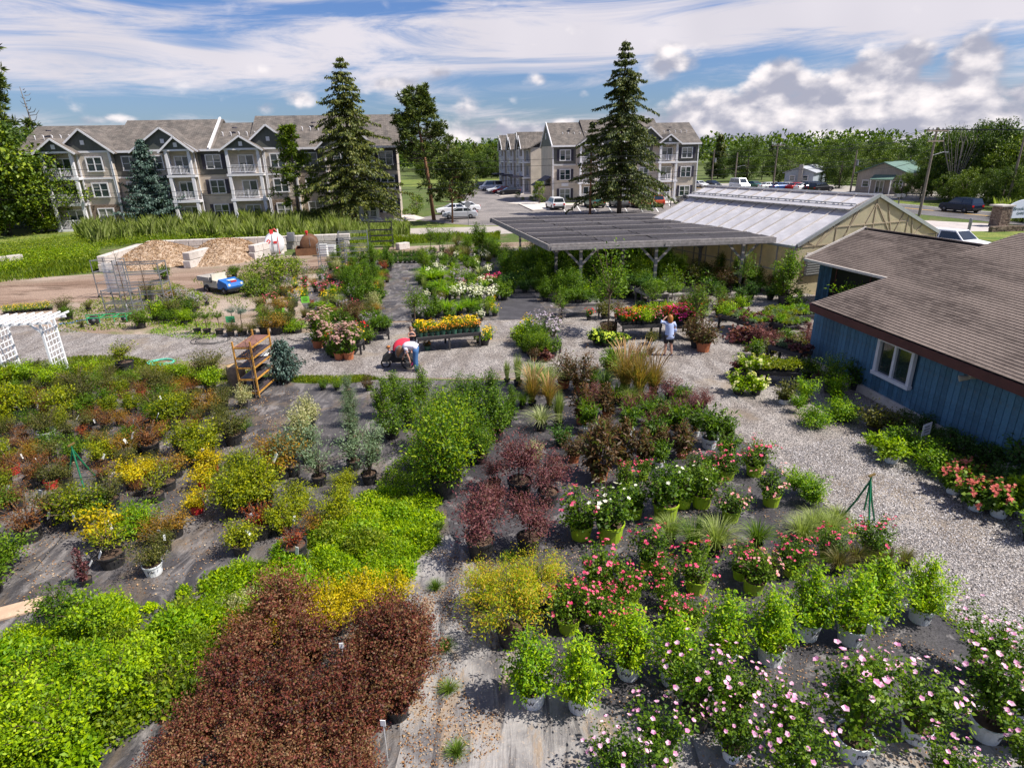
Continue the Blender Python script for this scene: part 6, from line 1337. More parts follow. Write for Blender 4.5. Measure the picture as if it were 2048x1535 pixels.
# signs on sticks
def sign(lab, pos, w, h, mat, z, rz=0, txt=None, tmat=None):
    t = thing('plant_sign', lab, 'sign', pos, rz); MB().box((0, .01, z/2), (.03, .03, z)).obj('stake', m_grey, t); b = MB(); b.box((0, 0, z+h/2-.02), (w, .012, h)); bo = b.obj('sign_board', mat, t)
    l = MB()
    for k in range(3): l.box((rnd.uniform(-.01, .01), -.009, z+h*.25+k*h*.22), (w*(.5+.15*(k % 2)), .004, h*.06))
    l.obj('sign_print', tmat or m_ink, bo); return t
m_lime = simple('lime_sign', (.25, .70, .06), .5, .05); m_gsign = simple('green_sign', (.06, .35, .14), .5, .1)
sign('lime green sign on a stick above the orange perennials', G(615, 632), .42, .35, m_lime, .75, .15)
sign('dark green sign standing among the small topiary trees', G(466, 668), .42, .32, m_gsign, .6, .15)
sign('narrow lime tag standing left of the terracotta mums', G(570, 640), .12, .32, m_lime, .35, .3)
sign('white sign with grey picture among the bright shrubs by the blue wall', G(1842, 905), .42, .36, simple('sign_white', (.68, .64, .62), .5, .05), .55, .5, tmat=m_shut)
# power poles and wires
m_pole = simple('pole_wood', (.20, .16, .13), .9, .3, 5, .2)
def pole(lab, pos, h, arm=0, rz=0, lean=0, trans=False, lamp=False):
    t = thing('utility_pole', lab, 'utility pole', pos, rz); MB().tube([(0, 0, 0), (lean*h, 0, h)], [.17, .11], 10).obj('shaft', m_pole, t)
    for k in range(arm):
        z = h-.35-k*1.1; MB().bar((lean*z-1.5+k*.4, -.12, z), (lean*z+1.5-k*.4, -.12, z), .12, .14).obj('crossarm', m_pole, t)
        ins = MB()
        for x in (-1.4, -.7, .7, 1.4): ins.lathe([(.03, 0), (.06, .1), (.05, .24), (.01, .28)], 8, (lean*z+x*(1-.25*k), -.12, z+.07))
        ins.obj('insulator', m_steel, t)
    if trans: MB().lathe([(.001, 0), (.28, .02), (.28, .9), (.001, .95)], 14, (lean*h+.42, 0, h-2.6)).obj('transformer', m_steel, t)
    if lamp: MB().tube([(lean*h, 0, h-3), (lean*h+1.4, -.3, h-2.6)], .04, 5).box((lean*h+1.6, -.35, h-2.65), (.5, .2, .12)).obj('lamp_arm', m_steel, t)
    return t
def Ztop(pos, ypx): return topscale(pos, ypx, 1)
PO = {}
for k, (x, yb, yt, arm, lab, ln, tr2, lp) in {'A': (1838, 432, 255, 2, 'tall utility pole with two crossarms beside the highway, nearest the parked suv', .0, False, True), 'B': (1545, 380, 287, 1, 'utility pole with one crossarm in front of the pale blue house', 0, False, False), 'C': (1700, 386, 300, 0, 'utility pole with transformer in front of the tan shop', 0, True, False),
        'D': (1422, 374, 300, 0, 'slim pole with a transformer left of the two round trees', 0, True, False), 'E': (1468, 376, 305, 0, 'slim light pole between the two round trees', 0, False, True), 'F': (2012, 418, 265, 0, 'leaning utility pole behind the stone sign pillar', 0, False, False), 'H': (900, 380, 275, 0, 'grey pole standing beside the road between the apartment blocks', 0, False, False)}.items():
    P0 = G(x, yb); hh = Ztop(P0, yt); PO[k] = (P0, hh); pole(lab, P0, hh, arm, .25, 0, tr2, lp)
def wire(lab, a, b, sag, r=.03, n=14):
    a, b = Vector(a), Vector(b); pts = [a.lerp(b, i/n)-Vector((0, 0, sag*4*(i/n)*(1-i/n))) for i in range(n+1)]; MB().tube(pts, r, 4).obj('power_line', m_blk, None, label=lab, cat='power line')
def top(k, dz=0, dx=0): return PO[k][0]+Vector((dx, 0, PO[k][1]-dz))
for i, dx in enumerate((-1.4, -.7, .7, 1.4)):
    wire('wire from the %s insulator of the tall pole to the pale house' % ['far left', 'inner left', 'inner right', 'far right'][i], top('A', .2, dx), top('B', .2, dx*.9), 1.6, .022)
    wire('wire running right from the %s insulator of the tall pole' % ['far left', 'inner left', 'inner right', 'far right'][i], top('A', .2, dx), top('A', .2, dx)+Vector((60, -34, 1.5)), 1.2, .022)
for i, dz in enumerate((2.2, 3.0)): wire('%s cable strung between the tall pole and the shop pole' % ('upper', 'lower')[i], top('A', dz), top('C', dz-.5), 1.0, .03)
for i, dz in enumerate((.5, 2.4)):
    wire('%s cable between shop pole and pale house pole' % ('upper', 'lower')[i], top('C', dz), top('B', dz), .9, .03); wire('%s cable between pale house pole and slim light pole' % ('upper', 'lower')[i], top('B', dz), top('E', dz), .9, .03)
    wire('%s cable between the two slim poles' % ('upper', 'lower')[i], top('E', dz), top('D', dz), .5, .03)
for i, (za, zb, Y) in enumerate([(6.9, 6.5, 74), (7.6, 7.2, 74), (4.4, 4.7, 72), (4.9, 5.3, 72)]):
    wire('%s thin cable crossing in front of both apartment blocks' % ('second', 'highest', 'lowest', 'third')[i], (-70, Y, za), (PO['A'][0].x if i < 2 else 46, 78, zb+1.2), .9, .028, 24)
# lamp post and road signs
rs_ = thing('road_sign', 'yellow diamond warning sign in front of the shop porch', 'road sign', G(1730, 386)); MB().tube([(0, 0, 0), (0, 0, 2.6)], .05, 6).obj('post', m_steel, rs_); MB().box((0, 0, 0), (.95, .05, .95)).xf(Matrix.Translation((0, -.06, 2.9)) @ Matrix.Rotation(math.pi/4, 4, 'Y')).obj('sign_board', simple('yellow_sign', (.75, .42, .02), .5, .05), rs_)
ss = thing('stop_sign', 'round-headed road sign seen from behind beside the silver sedan', 'road sign', G(937, 450)); MB().tube([(0, 0, 0), (0, 0, 2.7)], .04, 6).obj('post', m_steel, ss); so2 = MB(); so2.lathe([(.001, 0), (.38, 0)], 8); so2.xf(Matrix.Translation((0, -.05, 2.4)) @ Matrix.Rotation(math.pi/2, 4, 'X')); so2.obj('sign_board', m_steel, ss)
mb_ = thing('mailbox', 'cluster of mailboxes on a post at the highway edge', 'mailbox', G(1796, 412)); MB().box((0, 0, .6), (.12, .12, 1.2)).obj('post', m_grey, mb_)
for x in (-.35, .35): MB().box((x, 0, 1.4), (.5, .6, .4)).obj('box', m_steel, mb_)
bl_ = thing('bollard', 'short grey post on the verge in front of the stone pillar', 'bollard', G(1937, 462)); MB().lathe([(.14, 0), (.14, 1.1), (.10, 1.2), (.01, 1.22)], 12).obj('post', m_steel, bl_)
lp_ = thing('lamp_post', 'dark slim lamp post at the parking edge left of the greenhouse roof', 'lamp post', G(1340, 426)); MB().tube([(0, 0, 0), (0, 0, 6.2)], .06, 8).obj('post', m_shut, lp_); MB().box((0, 0, 6.25), (.5, .3, .12)).obj('lamp_head', m_shut, lp_)
# nursery sign: stone pillar and board
pb_ = G(1995, 452); PIL = thing('stone_pillar', 'stacked stone pillar with a flat cap beside the nursery sign', 'pillar', pb_, .15)
hh_ = height_px(1995, 452, 412); hw = 1.25
stp = m_stone; zz = 0; row = 0
core = MB(); core.box((0, 0, hh_/2), (hw*.9, hw*.9, hh_-.02)); core.obj('core', m_stone, PIL)
while zz < hh_-.12:
    x = -hw/2
    while x < hw/2-.05:
        l = min(rnd.uniform(.22, .42), hw/2-x); h1 = .13
        MB().box((x+l/2, -hw/2+rnd.uniform(-.02, .02), zz+.07), (l-.02, .14, h1-.015)).obj('stone', m_stone, PIL); x += l
    zz += .14; row += 1
MB().box((0, 0, hh_+.06), (hw+.3, hw+.3, .14)).obj('cap_stone', m_conc, PIL)
pbase = thing('stone_wall', 'low stacked stone planter wall under the nursery sign', 'wall', G(2010, 463), .1); 
for k in range(3):
    x = -1.6
    while x < 6: l = rnd.uniform(.3, .6); MB().box((x+l/2, rnd.uniform(-.03, .03), .1+k*.17), (l-.02, .45, .16)).obj('stone', m_stone, pbase); x += l
SG = thing('nursery_sign', 'white nursery sign with a curved top and a dark tree emblem beside the pillar', 'sign', pb_+Vector((3.1, .35, 0)), .15)
prof = []; W2, H0 = 2.3, 1.0
for i in range(21): x = -W2+2*W2*i/20; prof.append((x, 1.05+1.05+.55*math.cos(x/W2*math.pi/2)**.8))
sgm = MB(); sgm.prism([(-W2, .75)]+[(p_x, p_z) for p_x, p_z in prof]+[(W2, .75)], -.06, .06); m_sgn = simple('sign_face', (.62, .66, .74), .5, .04); m_sgr = simple('sign_dark_green', (.01, .06, .06), .5, .1); sgo = sgm.obj('sign_board', m_sgn, SG)
def lettering(s, sz, x, z, par, mat, y=-.075, bold=.01): t = text_mb(s, sz, bold); t.xf(Matrix.Translation((x, y, z))); return t.obj('lettering', mat, par)
lettering('Brookside Nursery', .50, 0, 1.66, sgo, m_sgr); lettering('GARDEN CENTER', .36, 0, 1.20, sgo, m_sgr, bold=.02)
em = MB(); em.prism([(-.55+.0, 2.08), (-.5, 2.25), (-.2, 2.42), (.2, 2.42), (.5, 2.25), (.55, 2.08), (.1, 2.1), (.04, 1.95), (-.04, 1.95), (-.1, 2.1)], -.075, -.065); em.obj('tree_emblem', m_sgr, sgo)
for x in (-W2+.1, W2-.1): MB().box((x, .1, 1.0), (.14, .14, 2.0)).obj('post', m_sgn, SG)
# ------------------------------------------------------------------ vehicles
def carpaint(n, c): return simple('paint_'+n, c, .25, .06, 2, 0, .15, .6)
m_cgl = simple('car_glass', (.015, .02, .025), .05, .2, 2, 0, 0, 1.0); m_tail = simple('tail_light', (.45, .01, .01), .3, .1); m_head = simple('head_light', (.75, .75, .72), .15, .05)
def car(kind, col, lab, pos, rz, group=None, name='parked_car', cat='car'):
    """x forward"""
    spec = {'sedan': dict(L=4.6, W=1.8, body=[(-2.3, .35), (-2.32, .75), (-2.2, .95), (-1.5, 1.0), (1.0, .98), (2.0, .82), (2.28, .62), (2.3, .35)], cab=[(-1.75, .96), (-1.15, 1.42), (.25, 1.44), (1.15, .96)], r=.32),
            'suv': dict(L=4.7, W=1.9, body=[(-2.3, .4), (-2.35, .9), (-2.3, 1.08), (1.05, 1.1), (2.1, .98), (2.32, .75), (2.34, .4)], cab=[(-2.25, 1.06), (-2.0, 1.72), (.35, 1.76), (1.2, 1.06)], r=.38),
            'van': dict(L=5.4, W=2.0, body=[(-2.7, .4), (-2.72, 1.2), (1.6, 1.2), (2.5, 1.05), (2.7, .8), (2.7, .4)], cab=[(-2.7, 1.15), (-2.6, 2.15), (1.0, 2.2), (1.9, 1.15)], r=.38),
            'pickup': dict(L=5.4, W=1.95, body=[(-2.7, .5), (-2.7, 1.08), (-.6, 1.08), (1.3, 1.1), (2.4, 1.02), (2.62, .8), (2.64, .45)], cab=[(-.75, 1.06), (-.6, 1.75), (.55, 1.78), (1.35, 1.06)], r=.4)}[kind]
    t = thing(name, lab, cat, pos, rz, group); Wd = spec['W']; m = MB(); bp = spec['body']; cols = (1.0, .0)
    n = len(bp); vs = []
    for y, k in ((-Wd/2, .0), (-Wd/2+.06, 1), (Wd/2-.06, 1), (Wd/2, 0)):
        for x, z in bp: vs.append((x*(1 if k else .985), y, z if z < .5 else (z if k else z-.07)))
    fs = [(j*n+i, j*n+(i+1) % n, (j+1)*n+(i+1) % n, (j+1)*n+i) for j in range(3) for i in range(n)]+[tuple(range(n-1, -1, -1)), tuple(range(3*n, 4*n))]; m.add(vs, fs); m.obj('body', col, t, smooth=False)
    cb_ = spec['cab']; cm = MB(); q = Wd/2-.06; tq = Wd/2-.26; z0 = cb_[0][1]; z1 = max(z for _, z in cb_)
    def yy(z): return lerp(q, tq, (z-z0)/(z1-z0))
    vs = [(x, -yy(z), z) for x, z in cb_]+[(x, yy(z), z) for x, z in cb_]; cm.add(vs, [(0, 1, 5, 4), (1, 2, 6, 5), (2, 3, 7, 6), (3, 2, 1, 0), (4, 5, 6, 7)]); cm.obj('cabin', col, t)
    a_, b2, c2, d2 = cb_
    def gl(name, x0, x1, f0=.12, f1=.86):
        for s in (-1, 1):
            def pt(xa, f):
                z = z0+(z1-z0)*f; return (xa, s*(yy(z)+.012), z)
            g = MB(); xl = lambda x, f: max(x, lerp(a_[0], b2[0], f)+.1); xr = lambda x, f: min(x, lerp(d2[0], c2[0], f)-.1)
            g.add([pt(xl(x0, f0), f0), pt(xr(x1, f0), f0), pt(xr(x1, f1), f1), pt(xl(x0, f1), f1)], [(0, 1, 2, 3) if s < 0 else (3, 2, 1, 0)]); g.obj(name, m_cgl, t)
    mid = (b2[0]+c2[0])/2; gl('side_window', -9, mid-.05); gl('side_window', mid+.05, 9)
    def scr(p, q2, f0=.1, f1=.9, dx=.012):
        g = MB(); ptsx = []
        for f in (f0, f1): x = lerp(p[0], q2[0], f); z = lerp(p[1], q2[1], f); ptsx.append((x, z))
        sg = 1 if p[0] > 0 else -1
        g.add([(ptsx[0][0]+sg*.015, -yy(ptsx[0][1])+.1, ptsx[0][1]+.012), (ptsx[0][0]+sg*.015, yy(ptsx[0][1])-.1, ptsx[0][1]+.012), (ptsx[1][0]+sg*.015, yy(ptsx[1][1])-.08, ptsx[1][1]+.012), (ptsx[1][0]+sg*.015, -yy(ptsx[1][1])+.08, ptsx[1][1]+.012)], [(0, 1, 2, 3)]); g.obj('windscreen' if sg > 0 else 'rear_window', m_cgl, t)
    scr(d2, c2); scr(a_, b2)
    xf_, xr_ = max(x for x, _ in bp), min(x for x, _ in bp)
    for s in (-1, 1):
        MB().box((xf_-.1, s*(Wd/2-.25), .68), (.2, .36, .16)).obj('headlight', m_head, t); MB().box((xr_+.06, s*(Wd/2-.2), .85), (.14, .28, .22)).obj('tail_light', m_tail, t)
    MB().box((xr_+.0, 0, .5), (.12, Wd-.3, .2)).obj('rear_bumper', m_blk if kind != 'sedan' else col, t); MB().box((xf_-.02, 0, .45), (.1, Wd-.4, .2)).obj('front_bumper', m_blk, t)
    MB().box((0, 0, .32), (spec['L']-.5, Wd-.2, .16)).obj('sill', m_blk, t)
    for x in (-spec['L']*.30, spec['L']*.31):
        for y in (-Wd/2+.08, Wd/2-.08): wheel(t, x, y, spec['r'], .22, m_steel, m_rub)
    return t
P_ = {k: carpaint(k, c) for k, c in dict(navy=(.012, .02, .05), white=(.80, .80, .82), silver=(.50, .51, .54), black=(.015, .015, .018), red=(.40, .015, .02), orange=(.52, .08, .02), grey=(.16, .16, .17), blue=(.03, .08, .25), green=(.04, .12, .10), rust=(.30, .05, .03)).items()}
ra = math.atan2(rd.y, rd.x)
hp = G(1915, 424); car('suv', P_['navy'], 'dark navy suv driving on the highway at the right', hp+rn*.3, ra+math.pi+.0, cat='suv', name='sport_utility_car')
car('suv', P_['white'], 'white suv whose roof shows above the store roof ridge', G(1905, 505), ra+.15, cat='suv', name='sport_utility_car').location
pr = math.atan2(D2.y, D2.x)
car('sedan', P_['silver'], 'silver sedan parked behind the short pine', G(920, 437), pr+math.pi)
car('sedan', P_['white'], 'white car parked just behind the silver sedan', G(905, 428), pr+math.pi+.1)
car('sedan', P_['white'], 'white car with a red tail light half hidden by pine and sign', G(928, 424), pr+math.pi+.2)
car('suv', P_['white'], 'small white hatchback seen from behind at the apartment corner', G(1110, 418), pr+math.pi/2+.1)
for x, y, kd, c, lb in [(1188, 414, 'pickup', 'green', 'dark green pickup parked behind the spruce trunk, left one'), (1238, 414, 'suv', 'grey', 'grey suv parked behind the tallest spruce'), (1305, 413, 'suv', 'orange', 'orange-red car parked right of the tallest spruce'), (1275, 414, 'pickup', 'rust', 'rust-red pickup next to the orange-red car'), (1375, 409, 'sedan', 'grey', 'grey car by the greenhouse roof end')]: car(kd, P_[c], lb, G(x, y), pr+math.pi/2+.1)
for x, y, kd, c, lb in [(958, 379, 'suv', 'navy', 'dark car at the far end of the wing parking row'), (982, 381, 'van', 'white', 'white passenger van in the wing parking row'), (995, 385, 'sedan', 'white', 'white car next to the passenger van'), (1004, 387, 'sedan', 'red', 'red car in the wing parking row'), (1018, 389, 'sedan', 'black', 'black sedan nearest the kerb in the wing parking row')]: car(kd, P_[c], lb, G(x, y), pr+math.pi+.12)
for x, y, kd, c, lb in [(1398, 375, 'sedan', 'white', 'white car by the right corner of the apartment block'), (1424, 374, 'sedan', 'black', 'black car passing left of the two round trees'), (1478, 378, 'van', 'white', 'pale box van on the highway behind the greenhouse'), (1508, 376, 'sedan', 'green', 'green car left of the house parking row'), (1540, 379, 'sedan', 'white', 'white car leftmost in front of the pale house'), (1562, 380, 'sedan', 'blue', 'blue car in front of the pale house'), (1578, 379, 'sedan', 'silver', 'silver car in front of the pale house gable'), (1594, 380, 'sedan', 'red', 'red car in the parking row by the tan shop'), (1612, 381, 'sedan', 'white', 'white car next to the red one by the tan shop'), (1628, 381, 'suv', 'navy', 'dark blue suv nearest the tan shop'), (1640, 384, 'suv', 'black', 'black suv at the shop corner')]: car(kd, P_[c], lb, G(x, y), ra+rnd.uniform(-.2, .2)+(math.pi/2 if y > 378 and kd != 'van' else 0))
# ------------------------------------------------------------------ people
m_skin = simple('skin', (.50, .27, .19), .5, .08, 4); m_hair1 = simple('copper_hair', (.38, .14, .03), .5, .3, 30, .3); m_hair2 = simple('brown_hair', (.17, .08, .04), .5, .3, 30, .3); m_jean = simple('blue_denim', (.04, .11, .25), .8, .2, 8, .2); m_sh1 = simple('pale_blue_cotton', (.40, .48, .72), .8, .08, 5, .1); m_sh2 = simple('lilac_white_cotton', (.66, .62, .70), .8, .06, 5, .1); m_shorts = simple('black_cotton', (.015, .013, .018), .8, .2); m_shoe = simple('dark_sandal', (.04, .04, .08), .7, .2)
def skin_body(par, joints, edges, root=0, sub=2, name='body', mat=None):
    b = bmesh.new(); ly = b.verts.layers.skin.verify(); vs = []
    for i, (p_3, r) in enumerate(joints):
        v = b.verts.new(p_3); rx, ry = r if isinstance(r, tuple) else (r, r); v[ly].radius = (rx, ry); v[ly].use_root = (i == root); vs.append(v)
    for a, c in edges: b.edges.new((vs[a], vs[c]))
    me = bpy.data.meshes.new(name); b.to_mesh(me); b.free(); me.materials.append(mat or m_skin); o = link(name, me, par)
    sk = o.modifiers.new('skin', 'SKIN'); sk.use_smooth_shade = True; sb = o.modifiers.new('sub', 'SUBSURF'); sb.levels = sub; sb.render_levels = sub; return o
def rings(par, name, rs2, mat, n=16, cap=True):
    """garment: rings (centre, rx, ry, axis) joined"""
    m = MB(); vs = []
    for c, rx, ry, ax in rs2:
        c = Vector(c); ax = Vector(ax).normalized(); u = Vector((1, 0, 0)) if abs(ax.x) < .8 else Vector((0, 1, 0)); w = ax.cross(u).normalized(); u = w.cross(ax)
        for k in range(n): a = 2*math.pi*k/n; f = 1+.04*math.sin(5*a+c.z*9); vs.append(c+u*math.cos(a)*rx*f+w*math.sin(a)*ry*f)
    fs = [(i*n+k, i*n+(k+1) % n, (i+1)*n+(k+1) % n, (i+1)*n+k) for i in range(len(rs2)-1) for k in range(n)]
    if cap: fs += [tuple(range(n-1, -1, -1)), tuple(range((len(rs2)-1)*n, len(rs2)*n))]
    m.add(vs, fs); o = m.obj(name, mat, par, smooth=True); return o
def hand_joints(J, E_, wrist, d, s=1.0, side=1):
    d = Vector(d).normalized(); o = d.orthogonal().normalized(); pl2 = len(J); J.append(((Vector(J[wrist][0])+d*.07*s)[:], (.035*s, .018*s))); E_.append((wrist, pl2))
    for k in range(4):
        o2 = o*(k-1.5)*.018*s; a = len(J); J.append(((Vector(J[pl2][0])+d*.045*s+o2)[:], .009*s)); E_.append((pl2, a)); J.append(((Vector(J[a][0])+d*(.045-.006*abs(k-1.4))*s)[:], .007*s)); E_.append((a, a+1))
    a = len(J); J.append(((Vector(J[wrist][0])+d*.05*s+o*.045*s*side)[:], .010*s)); E_.append((wrist, a))
X3, Y3, Z3 = (1, 0, 0), (0, 1, 0), (0, 0, 1)
# standing woman, seen from behind, left hand raised to her head
wp = G(1335, 711); WM = thing('person', 'red-haired woman in a loose pale blue shirt and black shorts, hand raised to her head', 'person', wp, .1)
J = [((0, 0, .92), (.15, .10)), ((0, 0, 1.15), (.13, .09)), ((0, 0, 1.36), (.15, .09)), ((0, .0, 1.46), (.055, .055)), ((0, .02, 1.53), (.06, .07)), ((0, .02, 1.61), (.085, .10)), ((0, .02, 1.70), (.055, .065)),
     ((-.17, 0, 1.39), .05), ((-.34, .04, 1.44), .04), ((-.20, .06, 1.60), .032), ((.17, 0, 1.39), .05), ((.24, 0, 1.12), .042), ((.25, .08, .90), .032),
     ((-.09, 0, .86), .09), ((-.11, .0, .50), .062), ((-.12, -.02, .30), .055), ((-.12, 0, .08), .036), ((-.12, .13, .03), .032), ((.09, 0, .86), .09), ((.12, .03, .50), .062), ((.14, .0, .30), .055), ((.15, -.03, .08), .036), ((.16, .10, .03), .032)]
Ed = [(0, 1), (1, 2), (2, 3), (3, 4), (4, 5), (5, 6), (2, 7), (7, 8), (8, 9), (2, 10), (10, 11), (11, 12), (0, 13), (13, 14), (14, 15), (15, 16), (16, 17), (0, 18), (18, 19), (19, 20), (20, 21), (21, 22)]
hand_joints(J, Ed, 9, (.8, .2, .5), .85); hand_joints(J, Ed, 12, (0, .2, -1), .85); skin_body(WM, J, Ed)
rings(WM, 'shirt', [((.02, 0, .74), .21, .15, Z3), ((.02, 0, .84), .20, .15, Z3), ((.01, 0, 1.0), .18, .14, Z3), ((0, 0, 1.18), .175, .13, Z3), ((0, 0, 1.32), .185, .125, Z3), ((0, 0, 1.42), .15, .10, Z3), ((0, 0, 1.47), .07, .07, Z3)], m_sh1)
rings(WM, 'sleeve', [((-.13, 0, 1.39), .09, .09, (-1, 0, .2)), ((-.24, .02, 1.42), .075, .075, (-1, 0, .2)), ((-.33, .04, 1.45), .07, .07, (-.5, 0, .8)), ((-.30, .05, 1.51), .055, .055, (.5, 0, .8))], m_sh1); rings(WM, 'sleeve', [((.14, 0, 1.40), .09, .09, (.6, 0, -1)), ((.21, 0, 1.28), .08, .08, (.2, 0, -1)), ((.245, 0, 1.12), .07, .07, Z3), ((.255, .03, 1.0), .065, .065, Z3)], m_sh1)
rings(WM, 'shorts_leg', [((-.09, 0, .92), .125, .13, Z3), ((-.10, 0, .72), .11, .11, Z3), ((-.11, 0, .56), .095, .10, Z3)], m_shorts); rings(WM, 'shorts_leg', [((.09, 0, .92), .125, .13, Z3), ((.11, .01, .72), .11, .11, Z3), ((.12, .02, .56), .095, .10, Z3)], m_shorts)
rings(WM, 'hair', [((0, -.05, 1.36), .07, .03, Z3), ((0, -.05, 1.44), .10, .06, Z3), ((0, -.02, 1.56), .115, .11, Z3), ((0, 0, 1.66), .11, .115, Z3), ((0, .0, 1.73), .07, .08, Z3), ((0, 0, 1.75), .02, .02, Z3)], m_hair1)
for x, y in ((-.12, .05), (.155, .02)): MB().box((x, y, .025), (.09, .25, .05), taper=.85).obj('shoe', m_shoe, WM)
# bending woman
bp_ = G(832, 742); BW = thing('person', 'woman in a lilac-white tee and blue jeans bending low over the stroller', 'person', bp_, 0)
J = [((.06, 0, .93), (.14, .12)), ((-.10, 0, 1.05), (.12, .10)), ((-.30, -.02, 1.05), (.13, .10)), ((-.42, -.03, .99), .05), ((-.50, -.03, .93), (.065, .07)), ((-.56, -.03, .86), (.085, .095)), ((-.60, -.03, .79), .06),
     ((-.30, -.19, 1.01), .05), ((-.24, -.24, .76), .04), ((-.17, -.22, .55), .03), ((-.30, .17, 1.01), .05), ((-.38, .20, .76), .04), ((-.48, .16, .56), .03),
     ((.04, -.09, .84), .09), ((.0, -.10, .48), .062), ((.03, -.10, .09), .04), ((-.09, -.11, .03), .032), ((.04, .09, .84), .09), ((.02, .10, .48), .062), ((.05, .10, .09), .04), ((-.07, .11, .03), .032)]
Ed = [(0, 1), (1, 2), (2, 3), (3, 4), (4, 5), (5, 6), (2, 7), (7, 8), (8, 9), (2, 10), (10, 11), (11, 12), (0, 13), (13, 14), (14, 15), (15, 16), (0, 17), (17, 18), (18, 19), (19, 20)]
hand_joints(J, Ed, 9, (.1, 0, -1), .85); hand_joints(J, Ed, 12, (-.4, 0, -1), .85); skin_body(BW, J, Ed)
rings(BW, 'shirt', [((.11, 0, .95), .19, .17, (-1, 0, .5)), ((-.02, 0, 1.05), .19, .165, (-1, 0, .3)), ((-.16, -.01, 1.08), .195, .155, (-1, 0, .05)), ((-.30, -.02, 1.06), .20, .145, (-1, 0, -.2)), ((-.38, -.03, 1.02), .15, .115, (-1, 0, -.5)), ((-.42, -.03, .99), .08, .07, (-1, 0, -.6))], m_sh2)
for s, ex in ((-1, -.27), (1, -.33)): rings(BW, 'sleeve', [((-.30, s*.14, 1.03), .08, .08, (0, s*.7, -1)), ((-.29, s*.20, .95), .075, .075, (0, s*.3, -1)), ((ex, s*.22, .84), .068, .068, Z3)], m_sh2)
for s in (-1, 1): rings(BW, 'jeans_leg', [((.06, s*.08, .98), .12, .12, Z3), ((.05, s*.09, .82), .112, .105, Z3), ((.015, s*.10, .5), .085, .08, Z3), ((.03, s*.10, .25), .075, .07, Z3), ((.035, s*.10, .07), .07, .07, Z3)], m_jean)
rings(BW, 'hair', [((-.44, -.03, 1.02), .07, .09, (-.7, 0, -.6)), ((-.52, -.03, .96), .11, .115, (-.7, 0, -.7)), ((-.60, -.03, .86), .11, .11, (-.6, 0, -.8)), ((-.65, -.03, .74), .08, .09, (-.3, 0, -1)), ((-.65, -.03, .62), .03, .05, Z3)], m_hair2)
for s in (-1, 1): MB().box((-.03, s*.105, .025), (.26, .09, .05), taper=.85).obj('shoe', m_shoe, BW)
# girl behind the stroller
gp = G(826, 706); GG = thing('person', 'small girl in a dark sleeveless top with folded arms standing behind the stroller', 'person', gp, .3)
J = [((0, 0, .60), (.10, .08)), ((0, 0, .76), (.09, .07)), ((0, 0, .90), (.10, .07)), ((0, 0, .97), .038), ((0, -.01, 1.02), .055), ((0, -.01, 1.09), (.075, .085)), ((0, 0, 1.16), .05), ((-.12, 0, .91), .034), ((-.15, -.05, .76), .028), ((.02, -.13, .80), .022), ((.12, 0, .91), .034), ((.15, -.05, .76), .028), ((-.02, -.14, .83), .022), ((-.06, 0, .56), .06), ((-.06, 0, .30), .042), ((-.06, 0, .06), .03), ((-.06, -.09, .03), .024), ((.06, 0, .56), .06), ((.06, 0, .30), .042), ((.06, 0, .06), .03), ((.06, -.09, .03), .024)]
Ed = [(0, 1), (1, 2), (2, 3), (3, 4), (4, 5), (5, 6), (2, 7), (7, 8), (8, 9), (2, 10), (10, 11), (11, 12), (0, 13), (13, 14), (14, 15), (15, 16), (0, 17), (17, 18), (18, 19), (19, 20)]
hand_joints(J, Ed, 9, (1, 0, 0), .6); hand_joints(J, Ed, 12, (-1, 0, 0), .6); skin_body(GG, J, Ed)
rings(GG, 'top', [((0, 0, .55), .13, .10, Z3), ((0, 0, .70), .11, .09, Z3), ((0, 0, .85), .12, .09, Z3), ((0, 0, .93), .09, .07, Z3)], simple('dark_print_cotton', (.03, .025, .045), .8, .5, 20)); rings(GG, 'skirt', [((0, 0, .60), .12, .10, Z3), ((0, 0, .38), .17, .14, Z3)], simple('dark_print_cotton', (.03, .025, .045)))
rings(GG, 'hair', [((0, .03, .92), .07, .03, Z3), ((0, .03, 1.0), .085, .06, Z3), ((0, .02, 1.10), .09, .09, Z3), ((0, .01, 1.17), .07, .075, Z3), ((0, 0, 1.19), .02, .02, Z3)], m_hair2)
# jogging stroller with a toddler
sp = G(800, 733); ST = thing('stroller', 'black three-wheeled jogging stroller with a red canopy', 'stroller', sp, math.radians(186))
m_can = simple('red_canopy_cloth', (.62, .03, .06), .7, .12, 5, .2); m_blkc = simple('black_cloth', (.02, .02, .022), .85, .3, 8, .2)
for y in (-.30, .30):
    wo2 = link('wheel', None, ST); w_r = .24; tm_ = MB(); tm_.tube([(-.35+w_r*math.cos(a), y, w_r+.01+w_r*math.sin(a)*.96) for a in [i*math.pi/12 for i in range(25)]], .036, 6); tm_.obj('tyre', m_rub, wo2); sp_ = MB()
    for k in range(8): a = k*math.pi/4; sp_.bar((-.35, y, w_r+.01), (-.35+.22*math.cos(a), y, w_r+.01+.22*math.sin(a)), .012)
    sp_.obj('spokes', m_steel, wo2)
wo2 = link('wheel', None, ST); tm_ = MB(); tm_.tube([(.55+.17*math.cos(a), 0, .18+.17*math.sin(a)) for a in [i*math.pi/12 for i in range(25)]], .036, 6); tm_.obj('tyre', m_rub, wo2); sp_ = MB(); [sp_.bar((.55, 0, .18), (.55+.15*math.cos(k*math.pi/4), 0, .18+.15*math.sin(k*math.pi/4)), .012) for k in range(8)]; sp_.obj('spokes', m_steel, wo2)
fr_ = MB()
